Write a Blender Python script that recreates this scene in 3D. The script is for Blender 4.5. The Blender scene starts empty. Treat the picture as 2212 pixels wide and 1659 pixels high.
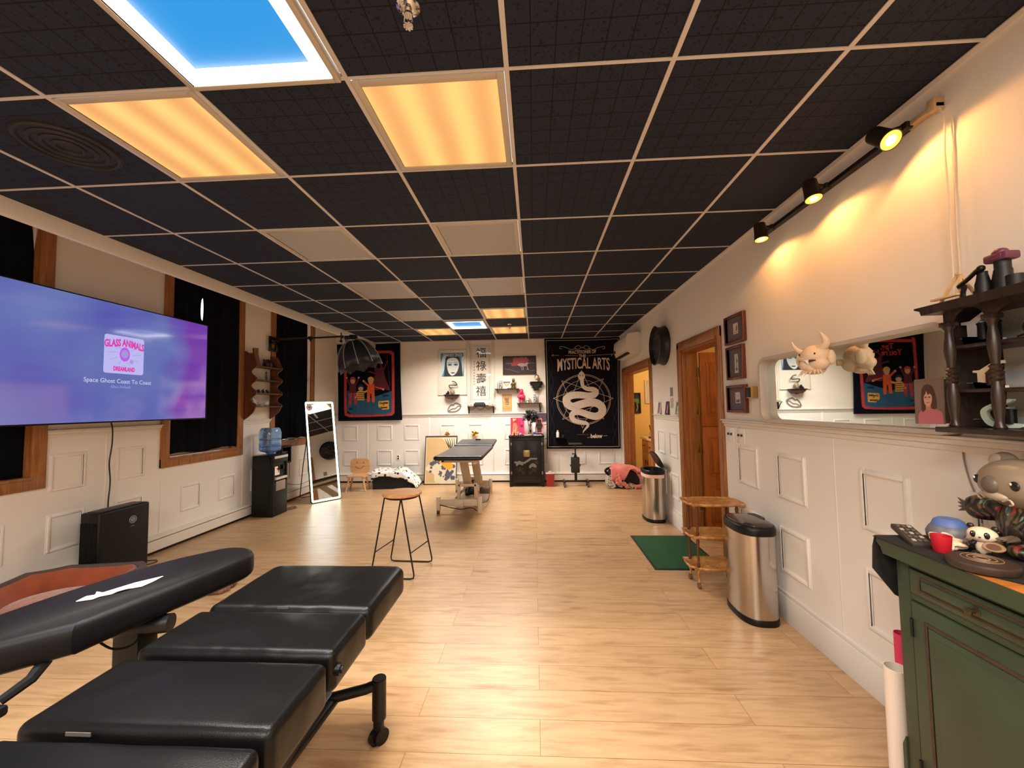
import bpy, bmesh, math, random
from mathutils import Vector, Matrix
from mathutils.noise import noise as pnoise
random.seed(7)
sc = bpy.context.scene
COL = sc.collection
PI = math.pi
rad = math.radians

# ------------------------------------------------------------------ camera
CZ = 1.418
F_PX, YAW, PITCH, ROLL = 870.01, -.0544, .0534, -.0151
def cam_axes():
    cy, sy, cp, sp, cr, sr = math.cos(YAW), math.sin(YAW), math.cos(PITCH), math.sin(PITCH), math.cos(ROLL), math.sin(ROLL)
    f = Vector((sy*cp, cy*cp, sp)); r = Vector((cy, -sy, 0)); u = r.cross(f)
    return cr*r+sr*u, -sr*r+cr*u, f
CR, CU, CF = cam_axes()
cam = bpy.data.cameras.new('camera'); cam_ob = bpy.data.objects.new('camera', cam); COL.objects.link(cam_ob)
cam_ob.matrix_world = Matrix(((CR.x, CU.x, -CF.x, 0), (CR.y, CU.y, -CF.y, 0), (CR.z, CU.z, -CF.z, CZ), (0, 0, 0, 1)))
cam.sensor_width = 36; cam.lens = F_PX/2212*36; cam.clip_start = .02
sc.camera = cam_ob
def at(px, py, X=None, Y=None, Z=None):
    """point of the place seen at a pixel, on the plane x = X, y = Y or z = Z"""
    d = CR*((px-1106)/F_PX)+CU*((829.5-py)/F_PX)+CF
    t = X/d.x if X is not None else (Y/d.y if Y is not None else (Z-CZ)/d.z)
    return d*t+Vector((0, 0, CZ))

# ------------------------------------------------------------------ view and world
sc.view_settings.view_transform = 'Standard'; sc.view_settings.look = 'None'
sc.view_settings.gamma = 1; sc.view_settings.use_curve_mapping = False
sc.view_settings.exposure = 0.0
w = bpy.data.worlds.new('world'); sc.world = w; w.use_nodes = True
w.node_tree.nodes['Background'].inputs[0].default_value = (.80, .92, 1, 1)
w.node_tree.nodes['Background'].inputs[1].default_value = 2.5

# ------------------------------------------------------------------ room numbers
XR, XL, XE, YB, YF, ZC, ZR = 1.608, -3.838, -3.039, 7.6, -3.4, 2.669, 1.278
TX, TY, TT = -.0804, 1.4286, .61         # ceiling grid origin and module

def area_light(name, loc, sx, sy, power, color, spread=PI, rot=(0, 0, 0), parent=None):
    l = bpy.data.lights.new(name, 'AREA'); l.shape = 'RECTANGLE'; l.size = sx; l.size_y = sy
    l.energy = power; l.color = color; l.spread = spread
    o = bpy.data.objects.new(name, l); COL.objects.link(o); o.location = loc; o.rotation_euler = rot
    o.parent = parent
    return o

# ------------------------------------------------------------------ materials
def lin(c):
    return tuple(((v/255)/12.92 if v/255 <= .04045 else ((v/255+.055)/1.055)**2.4) for v in c)
_M = {}
def mat(name, rgb, rough=.6, metal=0, spec=.5, var=0, scale=20, bump=0, bscale=60, coat=0, emit=None, es=0, trans=0, stretch=(1, 1, 1), sheen=0, alpha=1):
    if name in _M: return _M[name]
    m = bpy.data.materials.new(name); m.use_nodes = True; nt = m.node_tree; b = nt.nodes['Principled BSDF']
    c = lin(rgb)
    b.inputs['Base Color'].default_value = (*c, 1); b.inputs['Roughness'].default_value = rough
    b.inputs['Metallic'].default_value = metal; b.inputs['Specular IOR Level'].default_value = spec
    b.inputs['Coat Weight'].default_value = coat
    if trans: b.inputs['Transmission Weight'].default_value = trans
    if sheen: b.inputs['Sheen Weight'].default_value = sheen
    if emit: b.inputs['Emission Color'].default_value = (*lin(emit), 1); b.inputs['Emission Strength'].default_value = es
    tc = nt.nodes.new('ShaderNodeTexCoord'); mp = nt.nodes.new('ShaderNodeMapping')
    nt.links.new(tc.outputs['Object'], mp.inputs[0]); mp.inputs['Scale'].default_value = stretch
    n = nt.nodes.new('ShaderNodeTexNoise'); n.inputs['Scale'].default_value = scale; n.inputs['Detail'].default_value = 4
    nt.links.new(mp.outputs[0], n.inputs['Vector'])
    if var:
        r = nt.nodes.new('ShaderNodeValToRGB')
        r.color_ramp.elements[0].position = .3; r.color_ramp.elements[1].position = .7
        r.color_ramp.elements[0].color = (*[max(0, v*(1-var)) for v in c], 1)
        r.color_ramp.elements[1].color = (*[min(1, v*(1+var)) for v in c], 1)
        nt.links.new(n.outputs[0], r.inputs[0]); nt.links.new(r.outputs[0], b.inputs['Base Color'])
    if bump:
        n2 = nt.nodes.new('ShaderNodeTexNoise'); n2.inputs['Scale'].default_value = bscale; n2.inputs['Detail'].default_value = 3
        nt.links.new(mp.outputs[0], n2.inputs['Vector'])
        bp = nt.nodes.new('ShaderNodeBump'); bp.inputs['Strength'].default_value = bump; bp.inputs['Distance'].default_value = .01
        nt.links.new(n2.outputs[0], bp.inputs['Height']); nt.links.new(bp.outputs[0], b.inputs['Normal'])
    _M[name] = m
    return m

def mat_nodes(name):
    m = bpy.data.materials.new(name); m.use_nodes = True
    nt = m.node_tree; return m, nt, nt.nodes['Principled BSDF'], nt.nodes.new, nt.links.new

def mat_floor():
    m, nt, b, N, L = mat_nodes('oak_laminate')
    tc = N('ShaderNodeTexCoord'); br = N('ShaderNodeTexBrick'); L(tc.outputs['Object'], br.inputs['Vector'])
    br.offset = .37; br.offset_frequency = 2; br.squash = 1
    br.inputs['Scale'].default_value = 1; br.inputs['Brick Width'].default_value = 1.5; br.inputs['Row Height'].default_value = .19
    br.inputs['Mortar Size'].default_value = .0012; br.inputs['Mortar Smooth'].default_value = .3; br.inputs['Bias'].default_value = 0
    br.inputs['Color1'].default_value = (0, 0, 0, 1); br.inputs['Color2'].default_value = (1, 1, 1, 1); br.inputs['Mortar'].default_value = (.5, .5, .5, 1)
    # per-plank shift of the grain
    mp = N('ShaderNodeMapping'); mp.inputs['Scale'].default_value = (1.1, 9, 1)
    L(tc.outputs['Object'], mp.inputs[0])
    add = N('ShaderNodeVectorMath'); add.operation = 'MULTIPLY_ADD'
    L(br.outputs['Color'], add.inputs[0]); add.inputs[1].default_value = (7, 31, 13); L(mp.outputs[0], add.inputs[2])
    n = N('ShaderNodeTexNoise'); n.inputs['Scale'].default_value = 3.2; n.inputs['Detail'].default_value = 8; n.inputs['Roughness'].default_value = .62; n.inputs['Distortion'].default_value = .6
    L(add.outputs[0], n.inputs['Vector'])
    rp = N('ShaderNodeValToRGB'); e = rp.color_ramp.elements
    e[0].position = .25; e[0].color = (*lin((158, 122, 86)), 1)
    e[1].position = .78; e[1].color = (*lin((200, 164, 124)), 1)
    k = rp.color_ramp.elements.new(.5); k.color = (*lin((186, 150, 110)), 1)
    L(n.outputs[0], rp.inputs[0])
    # dark knots and streaks
    mp2 = N('ShaderNodeMapping'); mp2.inputs['Scale'].default_value = (1.2, 6.5, 1); L(tc.outputs['Object'], mp2.inputs[0])
    n2 = N('ShaderNodeTexNoise'); n2.inputs['Scale'].default_value = 2.3; n2.inputs['Detail'].default_value = 3; L(mp2.outputs[0], n2.inputs['Vector'])
    r2 = N('ShaderNodeValToRGB'); r2.color_ramp.elements[0].position = .58; r2.color_ramp.elements[0].color = (0, 0, 0, 1); r2.color_ramp.elements[1].position = .82
    L(n2.outputs[0], r2.inputs[0])
    mx = N('ShaderNodeMixRGB'); mx.blend_type = 'MULTIPLY'; L(r2.outputs[0], mx.inputs[0]); L(rp.outputs[0], mx.inputs[1]); mx.inputs[2].default_value = (.55, .42, .30, 1)
    # plank to plank tone
    hs = N('ShaderNodeMixRGB'); hs.blend_type = 'MULTIPLY'; hs.inputs[0].default_value = .10
    L(mx.outputs[0], hs.inputs[1]); L(br.outputs['Color'], hs.inputs[2])
    m3 = N('ShaderNodeMixRGB'); m3.blend_type = 'MULTIPLY'; L(br.outputs['Fac'], m3.inputs[0]); L(hs.outputs[0], m3.inputs[1]); m3.inputs[2].default_value = (.35, .27, .2, 1)
    L(m3.outputs[0], b.inputs['Base Color'])
    b.inputs['Roughness'].default_value = .34
    bp = N('ShaderNodeBump'); bp.inputs['Strength'].default_value = .12; bp.inputs['Distance'].default_value = .004
    L(n.outputs[0], bp.inputs['Height']); L(bp.outputs[0], b.inputs['Normal'])
    return m

def mat_tile(plain=False):
    m, nt, b, N, L = mat_nodes('ceiling_tile_plain' if plain else 'ceiling_tile_scored')
    b.inputs['Roughness'].default_value = .75; b.inputs['Specular IOR Level'].default_value = .25
    base = lin((32, 39, 55))
    tc = N('ShaderNodeTexCoord')
    n = N('ShaderNodeTexNoise'); n.inputs['Scale'].default_value = 95; n.inputs['Detail'].default_value = 2
    L(tc.outputs['Object'], n.inputs['Vector'])
    r = N('ShaderNodeValToRGB'); r.color_ramp.elements[0].position = .33; r.color_ramp.elements[1].position = .42
    r.color_ramp.elements[0].color = (.006, .005, .005, 1); r.color_ramp.elements[1].color = (*base, 1)
    L(n.outputs[0], r.inputs[0])
    if plain:
        b.inputs['Base Color'].default_value = (*base, 1); return m
    # scored square cells, a little uneven
    sx = N('ShaderNodeSeparateXYZ'); L(tc.outputs['Object'], sx.inputs[0])
    outs = []
    for ax, off in (('X', -TX), ('Y', -TY)):
        a = N('ShaderNodeMath'); a.operation = 'ADD'; a.inputs[1].default_value = off+61; L(sx.outputs[ax], a.inputs[0])
        d = N('ShaderNodeMath'); d.operation = 'DIVIDE'; d.inputs[1].default_value = TT/7; L(a.outputs[0], d.inputs[0])
        f = N('ShaderNodeMath'); f.operation = 'FRACT'; L(d.outputs[0], f.inputs[0])
        s = N('ShaderNodeMath'); s.operation = 'LESS_THAN'; s.inputs[1].default_value = .055; L(f.outputs[0], s.inputs[0])
        outs.append(s)
    mxm = N('ShaderNodeMath'); mxm.operation = 'MAXIMUM'; L(outs[0].outputs[0], mxm.inputs[0]); L(outs[1].outputs[0], mxm.inputs[1])
    mx = N('ShaderNodeMixRGB'); L(mxm.outputs[0], mx.inputs[0]); L(r.outputs[0], mx.inputs[1]); mx.inputs[2].default_value = (.004, .0035, .0035, 1)
    L(mx.outputs[0], b.inputs['Base Color'])
    return m

def mat_wood(name, c1, c2, scale=3, stretch=(1, 14, 1), rough=.4, coat=0):
    if name in _M: return _M[name]
    m, nt, b, N, L = mat_nodes(name)
    tc = N('ShaderNodeTexCoord'); mp = N('ShaderNodeMapping'); mp.inputs['Scale'].default_value = stretch; L(tc.outputs['Object'], mp.inputs[0])
    n = N('ShaderNodeTexNoise'); n.inputs['Scale'].default_value = scale; n.inputs['Detail'].default_value = 7; n.inputs['Distortion'].default_value = 1.2
    L(mp.outputs[0], n.inputs['Vector'])
    r = N('ShaderNodeValToRGB'); r.color_ramp.elements[0].position = .3; r.color_ramp.elements[1].position = .68
    r.color_ramp.elements[0].color = (*lin(c1), 1); r.color_ramp.elements[1].color = (*lin(c2), 1)
    L(n.outputs[0], r.inputs[0]); L(r.outputs[0], b.inputs['Base Color']); b.inputs['Roughness'].default_value = rough; b.inputs['Coat Weight'].default_value = coat
    _M[name] = m
    return m

def mat_leather(name, rgb, rough=.38):
    m, nt, b, N, L = mat_nodes(name)
    b.inputs['Base Color'].default_value = (*lin(rgb), 1); b.inputs['Roughness'].default_value = rough; b.inputs['Specular IOR Level'].default_value = .2
    tc = N('ShaderNodeTexCoord')
    v = N('ShaderNodeTexVoronoi'); v.inputs['Scale'].default_value = 420; L(tc.outputs['Object'], v.inputs['Vector'])
    n = N('ShaderNodeTexNoise'); n.inputs['Scale'].default_value = 2.2; n.inputs['Detail'].default_value = 2; n.inputs['Distortion'].default_value = .9
    L(tc.outputs['Object'], n.inputs['Vector'])
    b1 = N('ShaderNodeBump'); b1.inputs['Strength'].default_value = .14; b1.inputs['Distance'].default_value = .12; L(n.outputs[0], b1.inputs['Height'])
    b2 = N('ShaderNodeBump'); b2.inputs['Strength'].default_value = .18; b2.inputs['Distance'].default_value = .001; L(v.outputs['Distance'], b2.inputs['Height'])
    L(b1.outputs[0], b2.inputs['Normal']); L(b2.outputs[0], b.inputs['Normal'])
    return m

def mat_diffuser(name, rgb, strength, streak):
    """prismatic lens over glowing tubes"""
    m, nt, b, N, L = mat_nodes(name)
    tc = N('ShaderNodeTexCoord')
    wv = N('ShaderNodeTexWave'); wv.inputs['Scale'].default_value = 1.6; wv.inputs['Distortion'].default_value = .6; wv.bands_direction = 'X'; L(tc.outputs['Object'], wv.inputs['Vector'])
    r = N('ShaderNodeValToRGB'); c = lin(rgb); r.color_ramp.elements[0].color = (*[v*(1-streak*k) for v, k in zip(c, (.5, 1, 1.5))], 1); r.color_ramp.elements[1].color = (*[min(1, v*(1+streak*.5)) for v in c], 1)
    L(wv.outputs[0], r.inputs[0])
    ck = N('ShaderNodeTexVoronoi'); ck.inputs['Scale'].default_value = 150; ck.inputs['Randomness'].default_value = 0; L(tc.outputs['Object'], ck.inputs['Vector'])
    r2 = N('ShaderNodeValToRGB'); r2.color_ramp.elements[0].position = .1; r2.color_ramp.elements[1].position = .75; r2.color_ramp.elements[0].color = (1, 1, 1, 1); r2.color_ramp.elements[1].color = (.72, .66, .55, 1)
    L(ck.outputs['Distance'], r2.inputs[0])
    mx = N('ShaderNodeMixRGB'); mx.blend_type = 'MULTIPLY'; mx.inputs[0].default_value = 1; L(r.outputs[0], mx.inputs[1]); L(r2.outputs[0], mx.inputs[2])
    L(mx.outputs[0], b.inputs['Emission Color']); b.inputs['Emission Strength'].default_value = strength
    b.inputs['Base Color'].default_value = (.5, .48, .42, 1); b.inputs['Roughness'].default_value = .5
    return m

# ------------------------------------------------------------------ mesh builder
class MB:
    def __init__(s): s.v = []; s.f = []; s.mi = []; s.M = Matrix.Identity(4); s.cur = 0
    def add(s, vs, fs, mi=None):
        o = len(s.v); s.v += [tuple(s.M @ Vector(p)) for p in vs]
        s.f += [tuple(i+o for i in f) for f in fs]; s.mi += [s.cur if mi is None else mi]*len(fs)
        return s
    def bm(s, bm, mi=None):
        bm.verts.index_update(); s.add([v.co.copy() for v in bm.verts], [[v.index for v in f.verts] for f in bm.faces], mi); bm.free(); return s
    def box(s, x0, x1, y0, y1, z0, z1, bev=0, seg=2, mi=None):
        bm = bmesh.new(); bmesh.ops.create_cube(bm, size=1)
        for v in bm.verts: v.co = Vector(((x0+x1)/2+v.co.x*(x1-x0), (y0+y1)/2+v.co.y*(y1-y0), (z0+z1)/2+v.co.z*(z1-z0)))
        if bev:
            bev = min(bev, abs(x1-x0)*.49, abs(y1-y0)*.49, abs(z1-z0)*.49)
            bmesh.ops.bevel(bm, geom=bm.edges[:]+bm.verts[:], offset=bev, segments=seg, profile=.5, affect='EDGES')
        return s.bm(bm, mi)
    def cushion(s, x0, x1, y0, y1, z0, z1, r, seg=5, puff=.006, n=14, mi=None):
        """padded block: rounded edges, slightly crowned top"""
        bm = bmesh.new(); bmesh.ops.create_cube(bm, size=1)
        for v in bm.verts: v.co = Vector(((x0+x1)/2+v.co.x*(x1-x0), (y0+y1)/2+v.co.y*(y1-y0), (z0+z1)/2+v.co.z*(z1-z0)))
        bmesh.ops.bevel(bm, geom=bm.edges[:], offset=r, segments=seg, profile=.5, affect='EDGES')
        for ax in (0, 1):
            lo, hi = (x0, x1) if ax == 0 else (y0, y1)
            for i in range(1, n):
                p = [0, 0, 0]; p[ax] = lo+(hi-lo)*i/n; nn = [0, 0, 0]; nn[ax] = 1
                bmesh.ops.bisect_plane(bm, geom=bm.verts[:]+bm.edges[:]+bm.faces[:], plane_co=p, plane_no=nn)
        for v in bm.verts:
            a = (v.co.x-x0)/(x1-x0); b_ = (v.co.y-y0)/(y1-y0)
            if v.co.z > (z0+z1)/2: v.co.z += puff*16*a*(1-a)*b_*(1-b_)+.0016*pnoise(v.co*11)
        return s.bm(bm, mi)
    def cyl(s, p, q, r, r2=None, n=20, cap=True, mi=None):
        p, q = Vector(p), Vector(q); r2 = r if r2 is None else r2; d = (q-p).normalized()
        a = d.orthogonal().normalized(); b = d.cross(a); vs = []; fs = []
        for c, rr in ((p, r), (q, r2)):
            for i in range(n): t = 2*PI*i/n; vs.append(c+rr*(math.cos(t)*a+math.sin(t)*b))
        for i in range(n): j = (i+1) % n; fs.append((i, j, n+j, n+i))
        if cap: fs.append(tuple(range(n))[::-1]); fs.append(tuple(range(n, 2*n)))
        return s.add(vs, fs, mi)
    def tube(s, pts, r, n=8, closed=False, mi=None, rs=None, flat=None):
        pts = [Vector(p) for p in pts]; m = len(pts); vs = []; fs = []
        up = None
        for i in range(m):
            a_ = pts[(i-1) % m] if (closed or i > 0) else pts[i]; b_ = pts[(i+1) % m] if (closed or i < m-1) else pts[i]
            d = (b_-a_)
            d = d.normalized() if d.length > 1e-9 else Vector((0, 0, 1))
            if up is None: up = d.orthogonal().normalized()
            up = (up-d*up.dot(d)); up = up.normalized() if up.length > 1e-6 else d.orthogonal().normalized()
            si = d.cross(up); rr = rs[i] if rs else r
            for k in range(n):
                t = 2*PI*k/n; vs.append(pts[i]+rr*(math.cos(t)*up+math.sin(t)*si))
        for i in range(m if closed else m-1):
            for k in range(n):
                j = (i+1) % m; kk = (k+1) % n; fs.append((i*n+k, i*n+kk, j*n+kk, j*n+k))
        if not closed: fs.append(tuple(range(n))[::-1]); fs.append(tuple(range((m-1)*n, m*n)))
        return s.add(vs, fs, mi)
    def lathe(s, prof, c=(0, 0, 0), n=28, mi=None, sx=1, sy=1):
        vs = []; fs = []; c = Vector(c); m = len(prof)
        for r, z in prof:
            for k in range(n): t = 2*PI*k/n; vs.append(c+Vector((sx*r*math.cos(t), sy*r*math.sin(t), z)))
        for i in range(m-1):
            for k in range(n): kk = (k+1) % n; fs.append((i*n+k, i*n+kk, (i+1)*n+kk, (i+1)*n+k))
        if prof[0][0] > 1e-6: fs.append(tuple(range(n))[::-1])
        if prof[-1][0] > 1e-6: fs.append(tuple(range((m-1)*n, m*n)))
        return s.add(vs, fs, mi)
    def prism(s, pts, a, b, axis='y', mi=None):
        """2-D outline (x,z), (x,y) or (y,z) extruded along the third axis from a to b"""
        f = {'y': lambda p, t: (p[0], t, p[1]), 'z': lambda p, t: (p[0], p[1], t), 'x': lambda p, t: (t, p[0], p[1])}[axis]
        n = len(pts); vs = [f(p, a) for p in pts]+[f(p, b) for p in pts]
        fs = [tuple(range(n)), tuple(range(n, 2*n))[::-1]]+[(i, n+i, n+(i+1) % n, (i+1) % n) for i in range(n)]
        return s.add(vs, fs, mi)
    def ball(s, c, r, n=20, m=12, mi=None, squash=None):
        rx, ry, rz = (r, r, r) if not hasattr(r, '__len__') else r
        vs = []; fs = []; c = Vector(c)
        for i in range(m+1):
            ph = PI*i/m
            for k in range(n):
                t = 2*PI*k/n; p = Vector((rx*math.sin(ph)*math.cos(t), ry*math.sin(ph)*math.sin(t), rz*math.cos(ph)))
                if squash: p = squash(p)
                vs.append(c+p)
        for i in range(m):
            for k in range(n): kk = (k+1) % n; fs.append((i*n+k, (i+1)*n+k, (i+1)*n+kk, i*n+kk))
        return s.add(vs, fs, mi)
    def ink(s, pts, y, mi=None):
        """flat shape printed on a picture: (x,z) outline at depth y"""
        return s.add([(p[0], y, p[1]) for p in pts], [tuple(range(len(pts)))], mi)
    def rect(s, x0, x1, z0, z1, y, mi=None): return s.ink([(x0, z0), (x1, z0), (x1, z1), (x0, z1)], y, mi)
    def oval(s, x, z, rx, rz, y, mi=None, n=28, rot=0):
        return s.ink([(x+rx*math.cos(t)*math.cos(rot)-rz*math.sin(t)*math.sin(rot), z+rx*math.cos(t)*math.sin(rot)+rz*math.sin(t)*math.cos(rot)) for t in [2*PI*i/n for i in range(n)]], y, mi)
    def stroke(s, pts, w, y, mi=None, closed=False):
        n = len(pts); ws = w if hasattr(w, '__len__') else [w]*n; L_ = []; R_ = []
        for i in range(n):
            a = pts[(i-1) % n] if closed or i else pts[i]; b = pts[(i+1) % n] if closed or i < n-1 else pts[i]
            dx, dz = b[0]-a[0], b[1]-a[1]; l = math.hypot(dx, dz) or 1; nx, nz = -dz/l*ws[i]/2, dx/l*ws[i]/2
            L_.append((pts[i][0]+nx, y, pts[i][1]+nz)); R_.append((pts[i][0]-nx, y, pts[i][1]-nz))
        fs = [(i, (i+1) % n, n+(i+1) % n, n+i) for i in range(n if closed else n-1)]
        return s.add(L_+R_, fs, mi)
    def text(s, body, size, x, z, y, mi=None, align='CENTER', sx=1, rot=0, bold=0, warp=None):
        c = bpy.data.curves.new('lettering', 'FONT'); c.body = body; c.size = size; c.align_x = align; c.align_y = 'CENTER'; c.offset = bold; c.resolution_u = 3
        o = bpy.data.objects.new('lettering', c); COL.objects.link(o)
        me = bpy.data.meshes.new_from_object(o); ca, sa = math.cos(rot), math.sin(rot)
        vs = []
        for v in me.vertices:
            a, b_ = v.co.x*sx, v.co.y
            if warp: a, b_ = warp(a, b_)
            vs.append((x+a*ca-b_*sa, y, z+a*sa+b_*ca))
        s.add(vs, [tuple(p.vertices) for p in me.polygons], mi)
        bpy.data.objects.remove(o); bpy.data.curves.remove(c); bpy.data.meshes.remove(me)
        return s
    def build(s, name, mats, parent=None, smooth=True, ang=38):
        me = bpy.data.meshes.new(name); me.from_pydata(s.v, [], s.f); me.update()
        bm = bmesh.new(); bm.from_mesh(me); bmesh.ops.remove_doubles(bm, verts=bm.verts[:], dist=1e-6) if (len(s.v) < 60000 and not (isinstance(mats, (list, tuple)) and len(mats) > 1)) else None
        bm.to_mesh(me); bm.free()
        mats = mats if isinstance(mats, (list, tuple)) else [mats]
        for m in mats: me.materials.append(m)
        if len(mats) > 1 and len(me.polygons) == len(s.mi):
            me.polygons.foreach_set('material_index', s.mi)
        elif len(mats) > 1:
            raise RuntimeError('faces lost in '+name)
        if smooth:
            me.polygons.foreach_set('use_smooth', [True]*len(me.polygons)); me.set_sharp_from_angle(angle=rad(ang))
        me.update()
        o = bpy.data.objects.new(name, me); COL.objects.link(o); o.parent = parent
        return o
class PB(MB):
    """picture builder: keeps every face (no merging)"""
    def build(s, name, mats, parent=None, smooth=False, ang=38):
        me = bpy.data.meshes.new(name); me.from_pydata(s.v, [], s.f)
        mats = mats if isinstance(mats, (list, tuple)) else [mats]
        for m in mats: me.materials.append(m)
        me.polygons.foreach_set('material_index', s.mi)
        if smooth: me.polygons.foreach_set('use_smooth', [True]*len(me.polygons)); me.set_sharp_from_angle(angle=rad(ang))
        me.update(); o = bpy.data.objects.new(name, me); COL.objects.link(o); o.parent = parent
        return o
def cr(pts, k=6, closed=False):
    """Catmull-Rom through 2-D or 3-D points"""
    n = len(pts); out = []; P = [Vector((*p, 0)) if len(p) == 2 else Vector(p) for p in pts]
    for i in range(n if closed else n-1):
        p0 = P[(i-1) % n] if closed or i else P[0]; p1 = P[i]; p2 = P[(i+1) % n]; p3 = P[(i+2) % n] if closed or i < n-2 else P[-1]
        for j in range(k):
            t = j/k; q = .5*((2*p1)+(p2-p0)*t+(2*p0-5*p1+4*p2-p3)*t*t+(3*p1-p0-3*p2+p3)*t**3); out.append(q)
    if not closed: out.append(P[-1])
    return [(q.x, q.y) for q in out] if len(pts[0]) == 2 else out
def rrect(x0, x1, z0, z1, r, n=6):
    o = []
    for cx, cz, a in ((x1-r, z1-r, 0), (x0+r, z1-r, 90), (x0+r, z0+r, 180), (x1-r, z0+r, 270)):
        for i in range(n+1): t = rad(a+90*i/n); o.append((cx+r*math.cos(t), cz+r*math.sin(t)))
    return o
def T(name, label, cat, loc=(0, 0, 0), rz=0, group=None, rot=None):
    o = bpy.data.objects.new(name, None); COL.objects.link(o); o.location = loc; o.rotation_euler = rot or (0, 0, rz); o.empty_display_size = .05
    o['label'] = label; o['category'] = cat
    if group: o['group'] = group
    return o
def tag(o, label, cat, loc=None, rz=None, group=None, rot=None):
    o['label'] = label; o['category'] = cat
    if loc is not None: o.location = loc
    if rz is not None: o.rotation_euler = (0, 0, rz)
    if rot is not None: o.rotation_euler = rot
    if group: o['group'] = group
    return o
def struct(o, label=None):
    o['kind'] = 'structure'
    if label: o['label'] = label
    return o
def lab(o, l): o['label'] = l; return o
def ring_frame(mb, x0, x1, z0, z1, w, y0, y1, bev=.003, mi=None):
    mb.box(x0, x0+w, y0, y1, z0, z1, bev, mi=mi); mb.box(x1-w, x1, y0, y1, z0, z1, bev, mi=mi)
    mb.box(x0+w, x1-w, y0, y1, z1-w, z1, bev, mi=mi); mb.box(x0+w, x1-w, y0, y1, z0, z0+w, bev, mi=mi)
RW, LW = -PI/2, PI/2         # things on the right wall / left wall turn this way

# ------------------------------------------------------------------ common materials
WALL = mat('wall_paint', (226, 217, 206), .7, var=.015, scale=3, bump=.05, bscale=120)
WAIN = mat('wainscot_paint', (232, 225, 217), .5, var=.01, scale=2)
TRIMW = mat('white_trim_paint', (226, 220, 212), .45)
TBAR = mat('ceiling_tee_paint', (204, 196, 190), .5)
def thin_glass():
    m, nt, b, N, L = mat_nodes('picture_glass'); t = N('ShaderNodeBsdfTransparent'); g = N('ShaderNodeBsdfGlossy'); g.inputs['Roughness'].default_value = .02; x = N('ShaderNodeMixShader'); x.inputs[0].default_value = .05
    L(t.outputs[0], x.inputs[1]); L(g.outputs[0], x.inputs[2]); L(x.outputs[0], nt.nodes['Material Output'].inputs[0]); _M['picture_glass'] = m
thin_glass()
OAK = mat_wood('oak_stain', (126, 78, 38), (168, 110, 60), 3, (16, 16, 1.2), .38)
BLACK = mat('black_plastic', (12, 12, 13), .4, spec=.3)
BLACKM = mat('black_metal', (12, 12, 13), .38, spec=.35)
DARKC = mat('navy_black_curtain', (9, 11, 17), .95, spec=.1, var=.2, scale=6)
LEATHER = mat_leather('black_leather', (13, 12, 12), .33)
VINYL = mat('black_vinyl', (20, 20, 22), .3, spec=.5)
STEEL = mat('brushed_steel', (196, 190, 184), .2, metal=1, bump=.02, bscale=200, stretch=(1, 1, .02))
CHROME = mat('chrome', (215, 215, 215), .1, metal=1)
BRASS = mat('brass', (150, 118, 58), .35, metal=1)
GOLD = mat('gold_leaf', (206, 160, 58), .25, metal=1)
WHITE = mat('white_plastic', (228, 224, 218), .4)
MIRROR = mat('mirror_glass', (232, 238, 236), .015, metal=1)
BLACKINK = mat('black_ink', (16, 15, 17), .7)
PAPER = mat('white_paper', (232, 228, 220), .8)
CREAMM = mat('cream_enamel', (214, 196, 170), .4)

# ================================================================== THE SETTING
# floor
mb = MB(); mb.box(XL-.2, XR+3.2, YF-.2, YB+2, -.06, 0); struct(mb.build('floor', mat_floor(), smooth=False))
# ceiling: dropped tile grid, lamps sit in some of its cells
IX = range(-4, 3); I0, I1 = -4, 3
JY = range(-8, 11)
lit = {(-3, 0): 'warm', (-1, 0): 'warm', (-2, -1): 'sky', (-1, 6): 'warm', (-1, 8): 'warm', (-3, 8): 'warm', (-2, 7): 'sky',
       (-3, 2): 'off', (-1, 2): 'off', (-3, 4): 'off', (-1, 4): 'off', (-3, 6): 'off',
       (-3, -4): 'warm', (-1, -4): 'warm', (-3, -6): 'warm', (-1, -6): 'warm', (1, -5): 'warm', (-2, -5): 'sky', (1, -3): 'warm'}  # these panels behind the camera are unseen, added to light the room
plain = {(2, 1), (2, 3), (2, 4), (1, 6), (-4, 1), (-3, 1)} - {(-3, 1)}
mt, mp_ = MB(), MB(); grid = MB()
xs = sorted([XE]+[TX+TT*i for i in range(-4, 3)]+[XR]); ys = [max(YF, min(YB, TY+TT*j)) for j in range(-8, 12)]
for a in range(len(xs)-1):
    for b in range(len(ys)-1):
        ic = round((xs[a+1]-TX)/TT)-1 if a < len(xs)-2 else 2; jc = b-8
        if (ic, jc) in lit or ys[b+1]-ys[b] < .01: continue
        (mp_ if (ic, jc) in plain else mt).box(xs[a], xs[a+1], ys[b], ys[b+1], ZC, ZC+.02)
ceil_ = struct(mt.build('ceiling', mat_tile(), smooth=False)); mp_.build('plain_tile', mat_tile(True), ceil_, smooth=False)
for x in xs[1:-1]: grid.box(x-.009, x+.009, YF, YB, ZC-.004, ZC+.001)
for y in ys[1:-1]: grid.box(XE, XR, y-.006, y+.006, ZC-.0045, ZC+.001)
for a, b in ((XR-.022, XR),): grid.box(a, b, YF, YB, ZC-.005, ZC+.001)
grid.box(XE, XR, YB-.02, YB, ZC-.005, ZC+.001)
grid.build('ceiling_grid', TBAR, ceil_, smooth=False)
up = MB(); up.box(XL-.2, XE+.02, YF, YB, 3.12, 3.14); up.box(XE, XE+.02, YF, YB, ZC+.02, 3.12); up.build('upper_ceiling', WALL, ceil_)
fa = MB(); fa.box(XE-.02, XE+.004, YF, YB, ZC-.105, ZC+.03, .004); fa.box(XE-.03, XE-.018, YF, YB, ZC-.105, ZC-.09, .002)
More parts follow.
